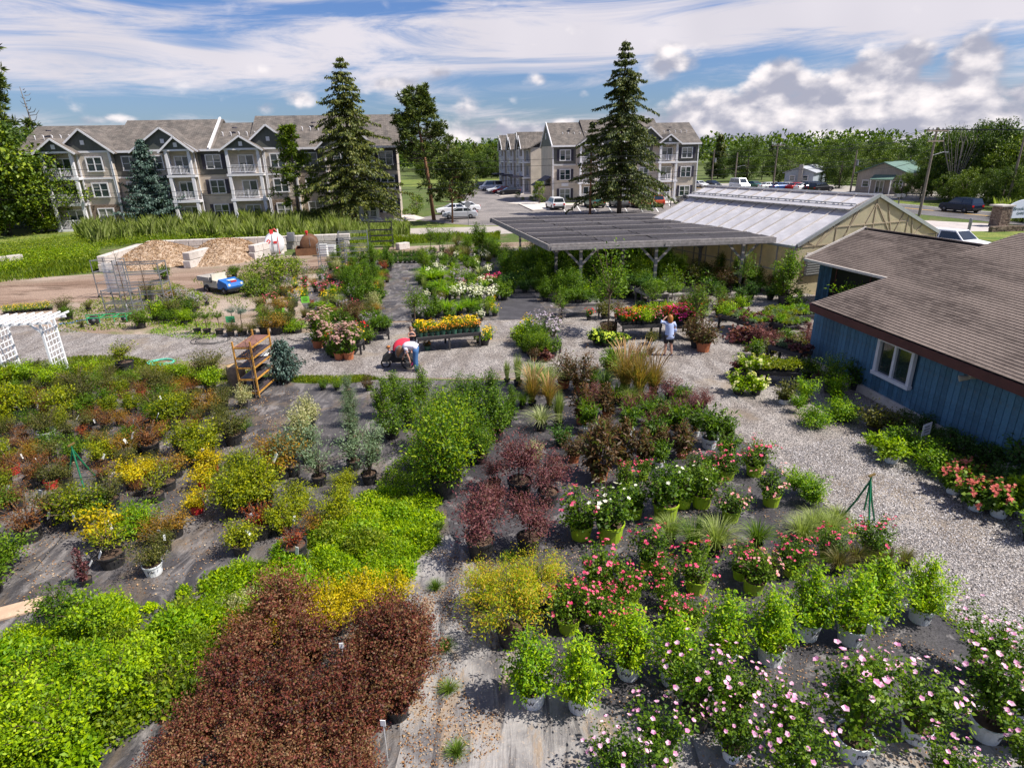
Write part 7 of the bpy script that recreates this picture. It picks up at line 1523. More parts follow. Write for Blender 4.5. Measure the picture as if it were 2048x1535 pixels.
for y in (-.26, .26): fr_.tube([(-.75, y, 1.02), (-.35, y, .62), (.2, y*.7, .36), (.55, y*.25, .2)], .018, 6); fr_.tube([(-.35, y, .25), (-.2, y, .52)], .016, 6)
fr_.tube([(-.75, -.26, 1.02), (-.75, .26, 1.02)], .02, 6); fr_.obj('frame', m_steel, ST)
MB().prism([(-.45, .58), (-.1, .32), (.35, .36), (.4, .42), (-.05, .45), (-.38, .98), (-.46, .95)], -.25, .25).obj('seat', m_blkc, ST)
cn = MB(); vs = []; nn = 7; mm2 = 9
for i in range(nn+1):
    a = -.5+2.1*i/nn
    for j in range(mm2+1): b_2 = math.pi*j/mm2; r = .48; vs.append((-.25+math.sin(a)*r*(.75+.25*math.sin(b_2)), -math.cos(b_2)*.30, .78+math.cos(a)*r*.85*math.sin(b_2)**.6*1.0))
cn.add(vs, [(i*(mm2+1)+j, i*(mm2+1)+j+1, (i+1)*(mm2+1)+j+1, (i+1)*(mm2+1)+j) for i in range(nn) for j in range(mm2)]); cn.obj('canopy', m_can, ST, smooth=True)
MB().box((-.15, 0, .36), (.9, .46, .2)).obj('basket', m_blkc, ST); MB().prism([(.1, .40), (.62, .30), (.66, .44), (.40, .66), (.1, .62)], -.24, .24).obj('leg_cover', m_blkc, ST); bgp = thing('backpack', 'grey and black bag hanging on the stroller side', 'bag', sp+Vector((.12, -.38, 0)), .3); MB().lathe([(.01, .50), (.17, .54), (.20, .72), (.17, .92), (.08, 1.0), (.01, 1.02)], 12, (0, 0, 0), sy=.6).obj('bag_body', simple('grey_nylon', (.13, .13, .14), .8, .4, 12), bgp, smooth=True); MB().tube([(-.1, -.1, .9), (-.05, -.16, .75), (-.1, -.1, .58)], .02, 5).obj('strap', m_steel, bgp)
TD = thing('person', 'toddler with dark sunglasses leaning out of the stroller seat', 'person', sp+Vector((-.25, -.08, .42)), 0)
J = [((0, 0, .05), (.09, .08)), ((-.04, 0, .20), (.09, .07)), ((-.10, -.02, .31), .035), ((-.12, -.02, .37), .055), ((-.14, -.03, .43), (.075, .08)), ((-.14, -.03, .49), .05), ((-.1, -.13, .22), .03), ((-.2, -.16, .10), .024), ((-.1, .12, .22), .03), ((-.2, .13, .10), .024), ((-.22, -.07, .03), .045), ((-.36, -.07, -.10), .03), ((-.22, .07, .03), .045), ((-.36, .07, -.10), .03)]
Ed = [(0, 1), (1, 2), (2, 3), (3, 4), (4, 5), (1, 6), (6, 7), (1, 8), (8, 9), (0, 10), (10, 11), (0, 12), (12, 13)]; hand_joints(J, Ed, 7, (-1, 0, -.3), .5); hand_joints(J, Ed, 9, (-1, 0, -.3), .5); skin_body(TD, J, Ed)
rings(TD, 'shirt', [((0, 0, -.02), .11, .10, Z3), ((-.03, 0, .15), .11, .10, Z3), ((-.08, -.01, .28), .07, .07, Z3)], simple('toddler_grey_blue', (.28, .33, .45), .8, .1)); rings(TD, 'hair', [((-.12, -.02, .44), .085, .085, Z3), ((-.12, -.02, .50), .07, .07, Z3), ((-.12, -.02, .52), .02, .02, Z3)], m_hair1)
MB().box((-.215, -.03, .435), (.02, .13, .035)).obj('sunglasses', m_ink, TD)
pbg = MB(); pbg.add([(0, 0, .02), (.26, .02, .0), (.22, .05, .36), (.05, .03, .40), (.02, .10, .02), (.24, .12, 0), (.2, .1, .34), (.06, .1, .38)], [(0, 1, 2, 3), (7, 6, 5, 4), (0, 4, 5, 1), (1, 5, 6, 2), (2, 6, 7, 3), (3, 7, 4, 0)]); pbg.obj('shopping_bag', simple('magenta_bag', (.42, .02, .16), .6, .2), None, loc=G(822, 732), label='crumpled magenta bag behind the stroller wheel', cat='bag')
# ------------------------------------------------------------------ benches
m_bench = simple('black_bench_timber', (.035, .032, .034), .75, .35, 8, .2); m_benchg = simple('grey_bench_timber', (.20, .18, .17), .85, .3, 6, .2)
BENCH = {}
def bench(key, lab, a, b, depth, z=.7, mat=None, slats=7, a_px=True):
    """display bench whose front top edge runs between two surveyed points"""
    mat = mat or m_bench; A_ = G(*a, z); B_ = G(*b, z); d = B_-A_; L_ = math.hypot(d.x, d.y); an = math.atan2(d.y, d.x); t = thing('display_bench', lab, 'display bench', Vector((A_.x, A_.y, 0)), an); dp = depth/slats
    sm = MB().box((L_/2, 0, z-.02), (L_, dp-.015, .035)).mesh('slat', mat)
    for i in range(slats): link('slat', sm, t, (0, (i+.5)*dp, 0))
    MB().bar((0, .03, z-.09), (L_, .03, z-.09), .05, .12).bar((0, depth-.03, z-.09), (L_, depth-.03, z-.09), .05, .12).obj('rail', mat, t)
    n = max(2, int(L_/1.3)+1); lg = MB().box((0, 0, (z-.05)/2), (.08, .08, z-.05)).mesh('leg', mat)
    for i in range(n):
        for y in (.06, depth-.06): link('leg', lg, t, (.06+(L_-.12)*i/(n-1), y, 0))
    BENCH[key] = (Vector((A_.x, A_.y, 0)), an, L_, depth, z); return t
def on_bench(key, kinds, nx, ny, bed, desc=None, jx=.03, sc=1.0, u0=0, u1=1, v0=0, v1=1, h=None, pot=None):
    A_, an, L_, dp, z = BENCH[key]; ux = Vector((math.cos(an), math.sin(an), 0)); vx = Vector((-ux.y, ux.x, 0)); k = 0
    for j in range(ny):
        for i in range(nx):
            kd = kinds[k % len(kinds)] if isinstance(kinds, list) else kinds; k += 1
            if isinstance(kinds, list): kd = rnd.choice(kinds)
            u = (u0+(u1-u0)*(i+.5)/nx)*L_+rnd.uniform(-jx, jx); v = (v0+(v1-v0)*(j+.5)/ny)*dp+rnd.uniform(-jx, jx); p = A_+ux*u+vx*v; p.z = z
            plant(kd, p, sc*rnd.uniform(.88, 1.12), bed+('' if ny == 1 else ', %s row' % ('front', 'middle', 'back', 'rear')[min(j if ny < 3 or j < ny-1 else (2 if ny == 3 else 3), 3)] if ny > 1 else ''), None, h, pot, simple_=True)
DESC = {'round_lime': 'round yellow-green potted shrub', 'round_mid': 'round mid-green potted shrub', 'dwarf_yellow': 'small golden-leaved potted shrub', 'olive_shrub': 'olive-leaved twiggy shrub in a black pot', 'orange_shrub': 'orange-tinted potted shrub', 'brown_shrub': 'browned dried-out potted shrub', 'rust_twig': 'rust-red twiggy plant in a black pot', 'sparse_bonsai': 'open-branched shrub in a wide black pot', 'dark_column': 'narrow dark purple potted shrub',
 'juniper_mound': 'low feathery green conifer mound', 'varieg_shrub': 'cream-variegated shrub', 'varieg_loose': 'loose grey-green variegated shrub', 'silver_willow': 'grey-green fine-leaved willow', 'box_shrub': 'dense yellow-green boxwood-like shrub', 'spirea': 'upright bright green shrub in a white pot', 'rose': 'pink-flowered rose bush', 'rose_pale': 'pale pink rose bush', 'rose_white': 'white-flowered rose bush', 'rose_green': 'rose bush mostly out of bloom', 'hibiscus': 'pink rose-of-Sharon bush', 'purple_maple': 'purple-leaved maple in a black pot',
 'bronze_tall': 'tall bronze-leaved perennial in terracotta', 'spiky_green': 'spiky long-leaved green plant', 'dark_elder': 'dark purple feathery shrub', 'dark_terra': 'dark-leaved bush in a terracotta pot', 'jap_maple': 'golden-orange laceleaf maple', 'ninebark': 'maroon-leaved ninebark shrub', 'gold_spirea': 'golden yellow mounded shrub', 'lime_shrub': 'spreading lime-green shrub', 'big_green': 'big leafy green shrub', 'green_tall': 'tall upright green shrub', 'sapling': 'young staked tree', 'leafy': 'leafy green plant', 'leafy_dark': 'dark leafy plant', 'leafy_lime': 'lime-green leafy plant',
 'hydrangea': 'red-headed hydrangea', 'hydrangea_cream': 'cream-flowered hydrangea', 'hydrangea_green': 'lime-headed hydrangea', 'mound_bright': 'bright green mounded shrub', 'mound_yellow': 'lime-yellow leafy plant in a white pot', 'arching_leaf': 'arching leafy green shrub', 'rhododendron': 'olive large-leaved shrub', 'daisy_yellow': 'yellow coneflower in a green pot', 'daisy_orange': 'orange-flowered plant in a green pot', 'coneflower': 'red coneflower plant', 'phlox_pink': 'magenta-headed flowering plant', 'pink_daisy': 'pink daisy plant', 'white_phlox': 'white-flowering phlox',
 'sedum_mauve': 'mauve-headed plant in a terracotta pot', 'yellow_mum': 'yellow-flowering bushy plant', 'lavender_bush': 'pale lavender-flowered bush', 'heuchera': 'purple-leaved plant in a small terracotta pot', 'herb_green': 'small green potted herb', 'herb_silver': 'small silvery potted herb', 'herb_gold': 'small golden-green potted plant', 'dark_carpet': 'low mound of dark purple leaves', 'topiary': 'small ball-headed topiary tree', 'topiary_blue': 'blue-grey top-grafted dwarf spruce',
 'green_grass': 'green fountain grass', 'varieg_grass': 'cream-striped grass', 'upright_grass': 'stiff upright green grass', 'feather_grass': 'tall grass with tan plumes', 'soft_grass': 'soft arching grass', 'daylily': 'strap-leaved daylily clump', 'striped_yucca': 'spiky cream-striped yucca', 'brown_grass': 'brownish arching grass'}
GRASSES = {'green_grass', 'varieg_grass', 'upright_grass', 'feather_grass', 'soft_grass', 'daylily', 'striped_yucca', 'brown_grass'}
def put(bed, ox, oy, s, items):
    for it in items:
        kd, x, yb = it[:3]; yt = it[3] if len(it) > 3 and not isinstance(it[3], dict) else None; opt = it[-1] if isinstance(it[-1], dict) else {}
        X, Y = ox+x*s, oy+yb*s; p = G(X, Y); h = height_px(X, Y, oy+yt*s) if yt is not None else None
        if kd in GRASSES: grass(kd, p, h, bed=bed, **opt)
        else: plant(kd, p, h=h, bed=bed, tag_=('left bed' in bed or 'white pots' in bed or 'boxwood' in bed) and rnd.random() < .4, **opt)
# ------------------------------------------------------------------ left beds (rows read from the photograph)
A3 = (0, 700, .3125)
put('in the row nearest the white arbor', *A3, [('olive_shrub', 240, 175, 60), ('round_lime', 60, 250, 90), ('round_mid', 390, 190, 60), ('olive_shrub', 520, 320, 90), ('sparse_bonsai', 810, 130, -70), ('round_lime', 570, 220, 90), ('olive_shrub', 700, 230, 110), ('olive_shrub', 1000, 250, 110), ('olive_shrub', 1350, 215, 10), ('varieg_shrub', 1470, 190, 80), ('orange_shrub', 1160, 280, 160), ('round_mid', 1120, 190, 90)])
put('in the second row of the left bed', *A3, [('round_lime', 70, 470, 220), ('round_lime', 190, 400, 220), ('brown_shrub', 300, 400, 270), ('round_lime', 420, 440, 230), ('olive_shrub', 560, 370, 180), ('round_mid', 690, 390, 220), ('brown_shrub', 830, 360, 240), ('brown_shrub', 910, 290, 190, {'pot': 'r'}), ('olive_shrub', 1000, 420, 260), ('olive_shrub', 1190, 430, 260), ('orange_shrub', 1320, 420, 250), ('olive_shrub', 1430, 380, 230), ('varieg_shrub', 1560, 370, 200)])
put('in the third row of the left bed', *A3, [('olive_shrub', 60, 560, 420), ('olive_shrub', 310, 580, 380, {'pot': 'w'}), ('round_lime', 400, 500, 370), ('olive_shrub', 560, 520, 380), ('brown_shrub', 690, 510, 380), ('orange_shrub', 780, 480, 370), ('brown_shrub', 860, 560, 400), ('round_lime', 1090, 500, 290), ('brown_shrub', 970, 660, 440), ('round_lime', 1170, 440, 260), ('olive_shrub', 1500, 600, 370), ('round_mid', 1550, 540, 420)])
put('in the fourth row of the left bed', *A3, [('round_lime', 50, 740, 560), ('brown_shrub', 190, 660, 540), ('olive_shrub', 330, 720, 560), ('round_mid', 490, 700, 540), ('round_lime', 660, 740, 560), ('orange_shrub', 760, 690, 530), ('olive_shrub', 830, 760, 600), ('orange_shrub', 900, 650, 520), ('round_lime', 1180, 660, 450), ('round_lime', 1330, 680, 450), ('round_lime', 1260, 740, 560), ('orange_shrub', 1130, 810, 640), ('dwarf_yellow', 1360, 780, 620, {'pot': 'r'})])
put('in the fifth row of the left bed', *A3, [('brown_shrub', 40, 860, 700), ('brown_shrub', 90, 790, 640, {'pot': 'r'}), ('brown_shrub', 230, 870, 680), ('olive_shrub', 340, 880, 700, {'pot': 'r'}), ('olive_shrub', 430, 860, 700), ('olive_shrub', 720, 1010, 790), ('dwarf_yellow', 860, 880, 690), ('sparse_bonsai', 1080, 890, 700), ('dwarf_yellow', 960, 820, 680), ('sparse_bonsai', 1010, 965, 790), ('dwarf_yellow', 1320, 880, 730, {'pot': 'r'}), ('round_lime', 800, 840, 740)])
put('in the sixth row of the left bed', *A3, [('brown_shrub', 120, 1010, 850), ('olive_shrub', 345, 1105, 870), ('brown_shrub', 205, 1215, 960), ('round_lime', 520, 1130, 860), ('dwarf_yellow', 1265, 1040, 880, {'pot': 'r'}), ('round_mid', 620, 1070, 880), ('olive_shrub', 450, 960, 830), ('round_mid', 10, 1060, 870)])
put('in the front row of the left bed', *A3, [('dwarf_yellow', 670, 1240, 1010), ('sparse_bonsai', 730, 1375, 1110), ('juniper_mound', 880, 1175, 980), ('orange_shrub', 1020, 1230, 1050), ('orange_shrub', 1130, 1190, 1020), ('olive_shrub', 1060, 1290, 1130), ('olive_shrub', 990, 1430, 1210, {'pot': 'w'}), ('dark_column', 560, 1500, 1270), ('round_mid', 20, 1420, 1170), ('round_mid', -60, 1560, 1260)])
# red and white tags on some pots
# ------------------------------------------------------------------ middle beds
B3 = (400, 750, .3125)
put('in the boxwood block left of the walkway', *B3, [('box_shrub', 240, 900, 590), ('box_shrub', 400, 860, 560), ('box_shrub', 330, 760, 480), ('box_shrub', 270, 700, 490), ('rust_twig', 390, 1030, 820), ('round_lime', 270, 1140, 930), ('box_shrub', 540, 1010, 780), ('box_shrub', 640, 890, 690), ('rust_twig', 620, 1160, 970), ('orange_shrub', 750, 1010, 850), ('box_shrub', 890, 960, 720), ('box_shrub', 930, 760, 600), ('orange_shrub', 520, 650, 330), ('orange_shrub', 470, 560, 380)])
put('in the cream and silver row', *B3, [('varieg_shrub', 700, 340, 110), ('varieg_shrub', 660, 430, 190), ('varieg_loose', 600, 640, 330), ('varieg_loose', 770, 700, 430), ('varieg_loose', 700, 560, 300), ('silver_willow', 950, 120, -30), ('silver_willow', 960, 230, 40), ('silver_willow', 980, 330, 110), ('silver_willow', 980, 440, 210), ('varieg_loose', 990, 600, 320), ('varieg_loose', 1090, 690, 400), ('varieg_loose', 1120, 540, 290), ('round_mid', 790, 95, 20), ('round_mid', 880, 95, 15), ('dark_terra', 1080, 100, -10, {'pot': 'b'})])
put('in the tall green clump beside the walkway', *B3, [('big_green', 1580, 760, 80), ('big_green', 1480, 480, 120), ('big_green', 1680, 520, 80), ('big_green', 1560, 330, 20), ('green_tall', 1340, 330, 40), ('green_tall', 1180, 270, 10), ('green_tall', 1250, 200, -30), ('green_tall', 1900, 420, 90), ('green_tall', 1780, 380, 30), ('big_green', 1680, 250, -40), ('green_tall', 1420, 190, -60), ('green_tall', 1860, 220, -50), ('green_tall', 1990, 230, 60), ('big_green', 1800, 560, 250), ('leafy', 1960, 330, 170), ('big_green', 1460, 620, 300), ('round_mid', 1230, 400, 190)])
# ------------------------------------------------------------------ right beds
C3 = (980, 740, .3125)
put('at the top of the right bed by the gravel path', *C3, [('upright_grass', 110, 80, -90), ('upright_grass', 180, 100, -140), ('varieg_grass', 280, 130, -110), ('soft_grass', 360, 150, -80), ('green_grass', 210, 250, 110), ('varieg_grass', 330, 385, 200), ('upright_grass', 440, 370, 90), ('feather_grass', 270, 230, -20), ('feather_grass', 380, 250, 20), ('dark_terra', 470, 110, -130), ('dark_terra', 580, 145, -140), ('green_grass', 660, 110, -60), ('green_grass', 730, 160, -20), ('daylily', 800, 210, 60), ('feather_grass', 860, 180, -180), ('feather_grass', 950, 210, -170), ('feather_grass', 1040, 190, -120), ('soft_grass', 900, 240, 60), ('spiky_green', 760, 50, -110, {'pot': 'b'}), ('spiky_green', 860, 40, -100, {'pot': 'b'})])
put('in the tall dark perennial block', *C3, [('bronze_tall', 700, 700, 320), ('bronze_tall', 850, 600, 320), ('bronze_tall', 980, 600, 380), ('spiky_green', 880, 420, 210), ('spiky_green', 1020, 350, 170), ('spiky_green', 1050, 500, 280), ('dark_elder', 1150, 200, 30), ('dark_elder', 1280, 290, 120), ('spiky_green', 1190, 430, 210), ('bronze_tall', 1230, 560, 330), ('spiky_green', 1400, 495, 230), ('spiky_green', 1500, 480, 300), ('dark_elder', 1360, 240, 100), ('spiky_green', 1080, 620, 440), ('dark_elder', 1200, 330, 170), ('spiky_green', 1310, 420, 250), ('bronze_tall', 1090, 540, 340), ('spiky_green', 1510, 590, 390, {'pot': 'l'})])
put('in the purple maple group', *C3, [('purple_maple', 195, 800, 420), ('purple_maple', 370, 860, 540), ('purple_maple', 30, 760, 560), ('purple_maple', 245, 1160, 800), ('purple_maple', 20, 920, 720), ('varieg_shrub', 290, 600, 430)])
put('in the purple maple group', *B3, [('purple_maple', 1800, 1150, 730)])
put('in the upper rose rows', *C3, [('rose', 580, 1068, 760), ('rose_white', 770, 1078, 720), ('rose', 860, 760, 580), ('rose', 980, 700, 560), ('rose_green', 920, 938, 700), ('rose_green', 1120, 945, 600), ('rose_green', 1230, 870, 620), ('rose_green', 1350, 870, 600), ('rose_pale', 1300, 690, 530), ('rose', 1400, 700, 540), ('rose', 1510, 695, 490), ('rose', 1690, 670, 440), ('rose_pale', 1795, 862, 640), ('rose_pale', 1535, 960, 720), ('arching_leaf', 1940, 800, 620, {'showpot': False}), ('arching_leaf', 2040, 870, 680, {'showpot': False})])
put('in the middle rose rows', *C3, [('rose', 700, 1420, 1130), ('rose', 1020, 1280, 1010), ('rose', 1100, 1400, 1190), ('rose', 1315, 1410, 1130), ('rose', 1600, 1330, 1120), ('rose_pale', 1680, 1415, 1150), ('rose', 1930, 1290, 1070), ('rose', 510, 1550, 1330), ('rose', 650, 1600, 1380), ('rose', 800, 1540, 1360), ('rose', 880, 1480, 1240)])
D3 = (1000, 1055, .3125)
put('in the lower rose rows', *D3, [('rose', 440, 655, 370), ('rose', 640, 560, 380), ('rose', 720, 700, 450), ('rose', 1080, 520, 330), ('rose', 1230, 640, 450), ('rose', 1120, 640, 450), ('rose', 850, 470, 300)])
E3 = (1408, 700, .3125)
put('beside the green tripod at the gravel edge', *E3, [('rose', 1070, 1330, 1080), ('rose', 790, 1340, 1120), ('rose', 560, 1440, 1210), ('rose', 300, 1420, 1250), ('soft_grass', 620, 1210, 980, {'showpot': False}), ('soft_grass', 800, 1190, 970, {'showpot': False}), ('soft_grass', 700, 1160, 940, {'showpot': False}), ('soft_grass', 850, 1110, 940, {'showpot': False}), ('brown_grass', 420, 1440, 1260), ('brown_grass', 620, 1420, 1240), ('brown_grass', 850, 1430, 1230), ('brown_grass', 960, 1380, 1200), ('brown_grass', 1150, 1400, 1220), ('brown_grass', 1270, 1400, 1230), ('arching_leaf', 640, 930, 780, {'showpot': False}), ('arching_leaf', 700, 1000, 850, {'showpot': False})])
put('in the row of grasses between the roses', *C3, [('soft_grass', 1150, 1110, 900), ('green_grass', 1290, 1160, 910), ('soft_grass', 1440, 1180, 900), ('green_grass', 1700, 1150, 930)])
# bright green shrubs in white pots
F3 = (1408, 1055, .3125)
put('in the front row of white pots', *D3, [('spirea', 210, 1115, 680), ('spirea', 510, 1150, 700), ('spirea', 820, 940, 500), ('spirea', 1100, 985, 560), ('spirea', 1425, 858, 420), ('spirea', 1725, 848, 400)])
put('at the right end of the white pots', *F3, [('spirea', 650, 692, 270), ('spirea', 930, 725, 260), ('spirea', 1090, 602, 210), ('spirea', 1375, 592, 200)])
put('in the rose-of-Sharon rows at the bottom right', *D3, [('hibiscus', 1250, 1260, 800, {'pot': 'b'}), ('hibiscus', 1000, 1580, 1180), ('hibiscus', 1480, 1470, 1130), ('hibiscus', 1480, 1250, 850, {'pot': 'b'}), ('hibiscus', 1810, 1440, 1040), ('hibiscus', 740, 1680, 1290)])
put('in the rose-of-Sharon rows by the gravel corner', *F3, [('hibiscus', 940, 1440, 870), ('hibiscus', 1340, 1345, 900), ('hibiscus', 1790, 1330, 820), ('hibiscus', 1760, 960, 600, {'pot': 'b'}), ('hibiscus', 1040, 1050, 790, {'pot': 'b'}), ('hibiscus', 1980, 1180, 780), ('hibiscus', 2080, 1420, 980), ('hibiscus', 560, 1680, 1250), ('hibiscus', 1500, 1760, 1380), ('hibiscus', 2050, 1700, 1300)])
put('with golden-orange leaves at the centre front', *D3, [('jap_maple', 70, 740, 330), ('jap_maple', 250, 520, 190), ('jap_maple', -110, 520, 250)])
# path side by the blue wall
put('along the blue wall side of the gravel path', *E3, [('hydrangea_cream', 220, 280, 130), ('hydrangea_cream', 330, 285, 160), ('hydrangea_cream', 320, 190, 70), ('rhododendron', 510, 340, 180, {'pot': 'w'}), ('arching_leaf', 640, 340, 170), ('arching_leaf', 840, 330, 150), ('big_green', 800, 270, -10), ('mound_bright', 700, 490, 350, {'showpot': False}), ('arching_leaf', 600, 400, 270, {'showpot': False}), ('mound_bright', 880, 450, 300), ('rhododendron', 1080, 520, 330), ('rhododendron', 1220, 530, 380), ('mound_yellow', 1110, 650, 520), ('mound_yellow', 1195, 715, 560), ('mound_bright', 1260, 640, 480, {'showpot': False}), ('mound_bright', 1470, 780, 600, {'showpot': False}), ('mound_bright', 1390, 700, 540, {'showpot': False}), ('leafy_dark', 1560, 640, 500), ('leafy_dark', 1680, 690, 530), ('leafy_dark', 1400, 520, 400), ('leafy_dark', 1800, 740, 580), ('leafy_dark', 1930, 760, 560), ('leafy_dark', 1880, 860, 700),
    ('hydrangea', 1590, 915, 740), ('hydrangea', 1735, 1020, 830), ('hydrangea', 1880, 1060, 850), ('hydrangea', 1680, 850, 710), ('mound_yellow', 2040, 1040, 800), ('arching_leaf', 2090, 1230, 1010), ('leafy_dark', 1990, 950, 760)])
put('against the foundation of the blue wall', *E3, [('leafy_dark', 960, 250, 60), ('leafy_dark', 1290, 470, 370), ('leafy_dark', 1480, 570, 470), ('leafy_dark', 1600, 600, 490), ('leafy_dark', 1720, 640, 510), ('leafy_dark', 2000, 700, 520), ('leafy_dark', 2050, 860, 560)])
# ninebark block, golden band at the front
k = 0
for j, (y, xs) in enumerate([(1275, (585,)), (1340, (500, 620, 800)), (1360, (720, 860-30)), (1430, (470, 580, 690, 790)), (1500, (400, 510, 620, 720)), (1580, (360, 480, 600, 710)), (1680, (330, 460, 590, 720)), (1310, (760, 815)), (1800, (300, 450, 600, 740))]):
    for x in xs: plant('ninebark', G(x+rnd.uniform(-8, 8), y), bed='in the maroon block at the bottom, row %s from the back' % ORD[j+1] if False else 'in the %s row of the maroon block' % ORD[j+1], sc=rnd.uniform(.78, 1.12))
for x, y in [(500, 1290), (560, 1285), (620, 1270), (680, 1262), (740, 1235), (790, 1215), (660, 1235), (720, 1215), (600, 1240)]: plant('gold_spirea' if x > 520 else 'orange_shrub', G(x, y), bed='in the golden band behind the maroon block', sc=rnd.uniform(.9, 1.15))
put('in the weedy strip at the lower left', *(0, 1050, .316), [('lime_shrub', 770, 1190, 820), ('lime_shrub', 450, 1440, 1100), ('lime_shrub', 640, 720, 440, {'showpot': False}), ('lime_shrub', 120, 1330, 980, {'showpot': False}), ('round_mid', 400, 640, 400, {'showpot': False}), ('lime_shrub', 900, 980, 720, {'showpot': False}), ('mound_bright', 560, 980, 760, {'showpot': False}), ('lime_shrub', 200, 1500, 1200, {'showpot': False})])
# ------------------------------------------------------------------ middle distance: islands of perennials
put('beside the gravel path left of the mums', 0, 0, 1, [('topiary', 396, 667, 622), ('topiary', 415, 668, 620), ('topiary', 440, 669, 620), ('topiary_blue', 487, 670, 610), ('topiary_blue', 470, 660, 612), ('olive_shrub', 462, 672, 640), ('olive_shrub', 482, 672, 645), ('olive_shrub', 505, 672, 640), ('olive_shrub', 530, 668, 625), ('orange_shrub', 555, 668, 622), ('olive_shrub', 575, 664, 615), ('juniper_mound', 595, 665, 635), ('round_mid', 555, 650, 615), ('round_mid', 283, 656, 615), ('olive_shrub', 165, 655, 640), ('olive_shrub', 130, 632, 592), ('round_mid', 140, 640, 610), ('olive_shrub', 178, 622, 600), ('sparse_bonsai', 250, 742, 690), ('olive_shrub', 420, 765, 700)])
for i in range(11): plant('yellow_mum', G(12+i*9, 628-i*.8), bed='in the row of yellow-leaved pots behind the white arbor', sc=.85, simple_=True)
put('in the orange and yellow perennial island', 0, 0, 1, [('brown_grass', 535, 640, 598), ('orange_shrub', 560, 628, 590), ('brown_grass', 585, 630, 590), ('olive_shrub', 520, 620, 590), ('pink_daisy', 550, 608, 585), ('yellow_mum', 590, 610, 580), ('yellow_mum', 610, 600, 572), ('pink_daisy', 612, 585, 565), ('pink_daisy', 632, 585, 562), ('pink_daisy', 650, 584, 562), ('pink_daisy', 668, 583, 562), ('pink_daisy', 684, 580, 560), ('yellow_mum', 650, 606, 580), ('yellow_mum', 665, 604, 580), ('brown_grass', 610, 640, 605), ('soft_grass', 680, 615, 580), ('daylily', 640, 622, 595), ('rust_twig', 670, 640, 610), ('dark_terra', 700, 655, 600, {'pot': 'b'}), ('dark_terra', 720, 650, 600, {'pot': 'b'}), ('daylily', 690, 640, 605), ('leafy', 740, 660, 615), ('leafy', 755, 655, 620), ('lavender_bush', 690, 625, 600), ('dark_elder', 715, 630, 600), ('leafy', 640, 655, 620)])
put('in the tall green stand left of the aisle', 0, 0, 1, [('green_tall', 700, 600, 540), ('green_tall', 720, 612, 545), ('green_tall', 738, 600, 540), ('green_tall', 690, 575, 525), ('green_tall', 712, 570, 515), ('green_tall', 735, 570, 520), ('leafy', 755, 608, 565), ('upright_grass', 765, 595, 545), ('daylily', 762, 575, 545), ('rust_twig', 770, 550, 520), ('rust_twig', 705, 545, 520), ('green_tall', 745, 535, 490), ('leafy', 725, 530, 500), ('leafy', 765, 528, 505), ('dark_elder', 775, 565, 545), ('leafy_lime', 730, 560, 530), ('varieg_shrub', 750, 625, 580)])
put('in the terracotta group by the path', 0, 0, 1, [('sedum_mauve', 637, 695, 622), ('sedum_mauve', 679, 718, 655), ('sedum_mauve', 698, 718, 652), ('sedum_mauve', 655, 700, 648, {'pot': 'b'}), ('sedum_mauve', 710, 700, 650, {'pot': 'b'}), ('yellow_mum', 715, 690, 650), ('leafy', 735, 688, 650), ('coneflower', 722, 675, 642), ('sedum_mauve', 655, 680, 618), ('green_tall', 700, 680, 625), ('leafy', 665, 715, 688), ('big_green', 650, 690, 618), ('lavender_bush', 740, 670, 630)])
put('in the island between the two aisles', 0, 0, 1, [('big_green', 850, 540, 490), ('sapling', 832, 655, 560), ('daylily', 850, 560, 525), ('daylily', 865, 570, 530), ('daylily', 880, 590, 550), ('daylily', 895, 600, 560), ('upright_grass', 850, 590, 545), ('leafy', 840, 625, 590), ('leafy', 860, 640, 600), ('green_tall', 875, 635, 585), ('daylily', 895, 630, 590), ('white_phlox', 872, 545, 525), ('white_phlox', 880, 550, 530), ('white_phlox', 910, 605, 575), ('white_phlox', 925, 600, 570), ('white_phlox', 945, 605, 572), ('white_phlox', 960, 600, 570), ('white_phlox', 978, 605, 575), ('white_phlox', 990, 602, 573), ('phlox_pink', 975, 570, 550), ('phlox_pink', 985, 568, 548), ('phlox_pink', 1000, 566, 545), ('phlox_pink', 962, 572, 555), ('striped_yucca', 960, 560, 525), ('leafy_lime', 930, 560, 540), ('leafy', 915, 550, 525), ('leafy', 945, 545, 518), ('leafy', 905, 535, 510), ('leafy', 930, 530, 508), ('leafy_lime', 950, 530, 510), ('leafy', 890, 530, 505), ('daylily', 920, 630, 595), ('daylily', 940, 625, 590), ('leafy_lime', 975, 620, 592), ('yellow_mum', 990, 632, 605), ('upright_grass', 975, 632, 595), ('white_phlox', 963, 642, 620), ('leafy', 1008, 600, 565), ('leafy', 1000, 585, 560), ('yellow_mum', 985, 610, 592), ('leafy', 905, 580, 555), ('pink_daisy', 925, 578, 556), ('daylily', 880, 565, 530), ('leafy_dark', 945, 580, 555), ('dark_elder', 895, 520, 495), ('brown_grass', 905, 515, 480), ('brown_grass', 925, 512, 482)])
put('at the far end of the island', 0, 0, 1, [('sapling', 862, 510, 440), ('sapling', 880, 512, 455), ('sapling', 895, 505, 450), ('big_green', 935, 505, 465), ('green_tall', 955, 500, 445), ('green_tall', 970, 500, 450), ('big_green', 985, 505, 470), ('brown_grass', 915, 500, 460), ('brown_grass', 935, 520, 485), ('leafy', 960, 520, 490), ('big_green', 978, 520, 480), ('leafy_lime', 990, 515, 490)])
for j in range(3):
    for i in range(9): plant('leafy_dark' if (i+j) % 3 else 'leafy', G(765+i*9, 512+j*7), bed='in the %s row at the left aisle far end' % ORD[j+1], sc=.7, simple_=True)
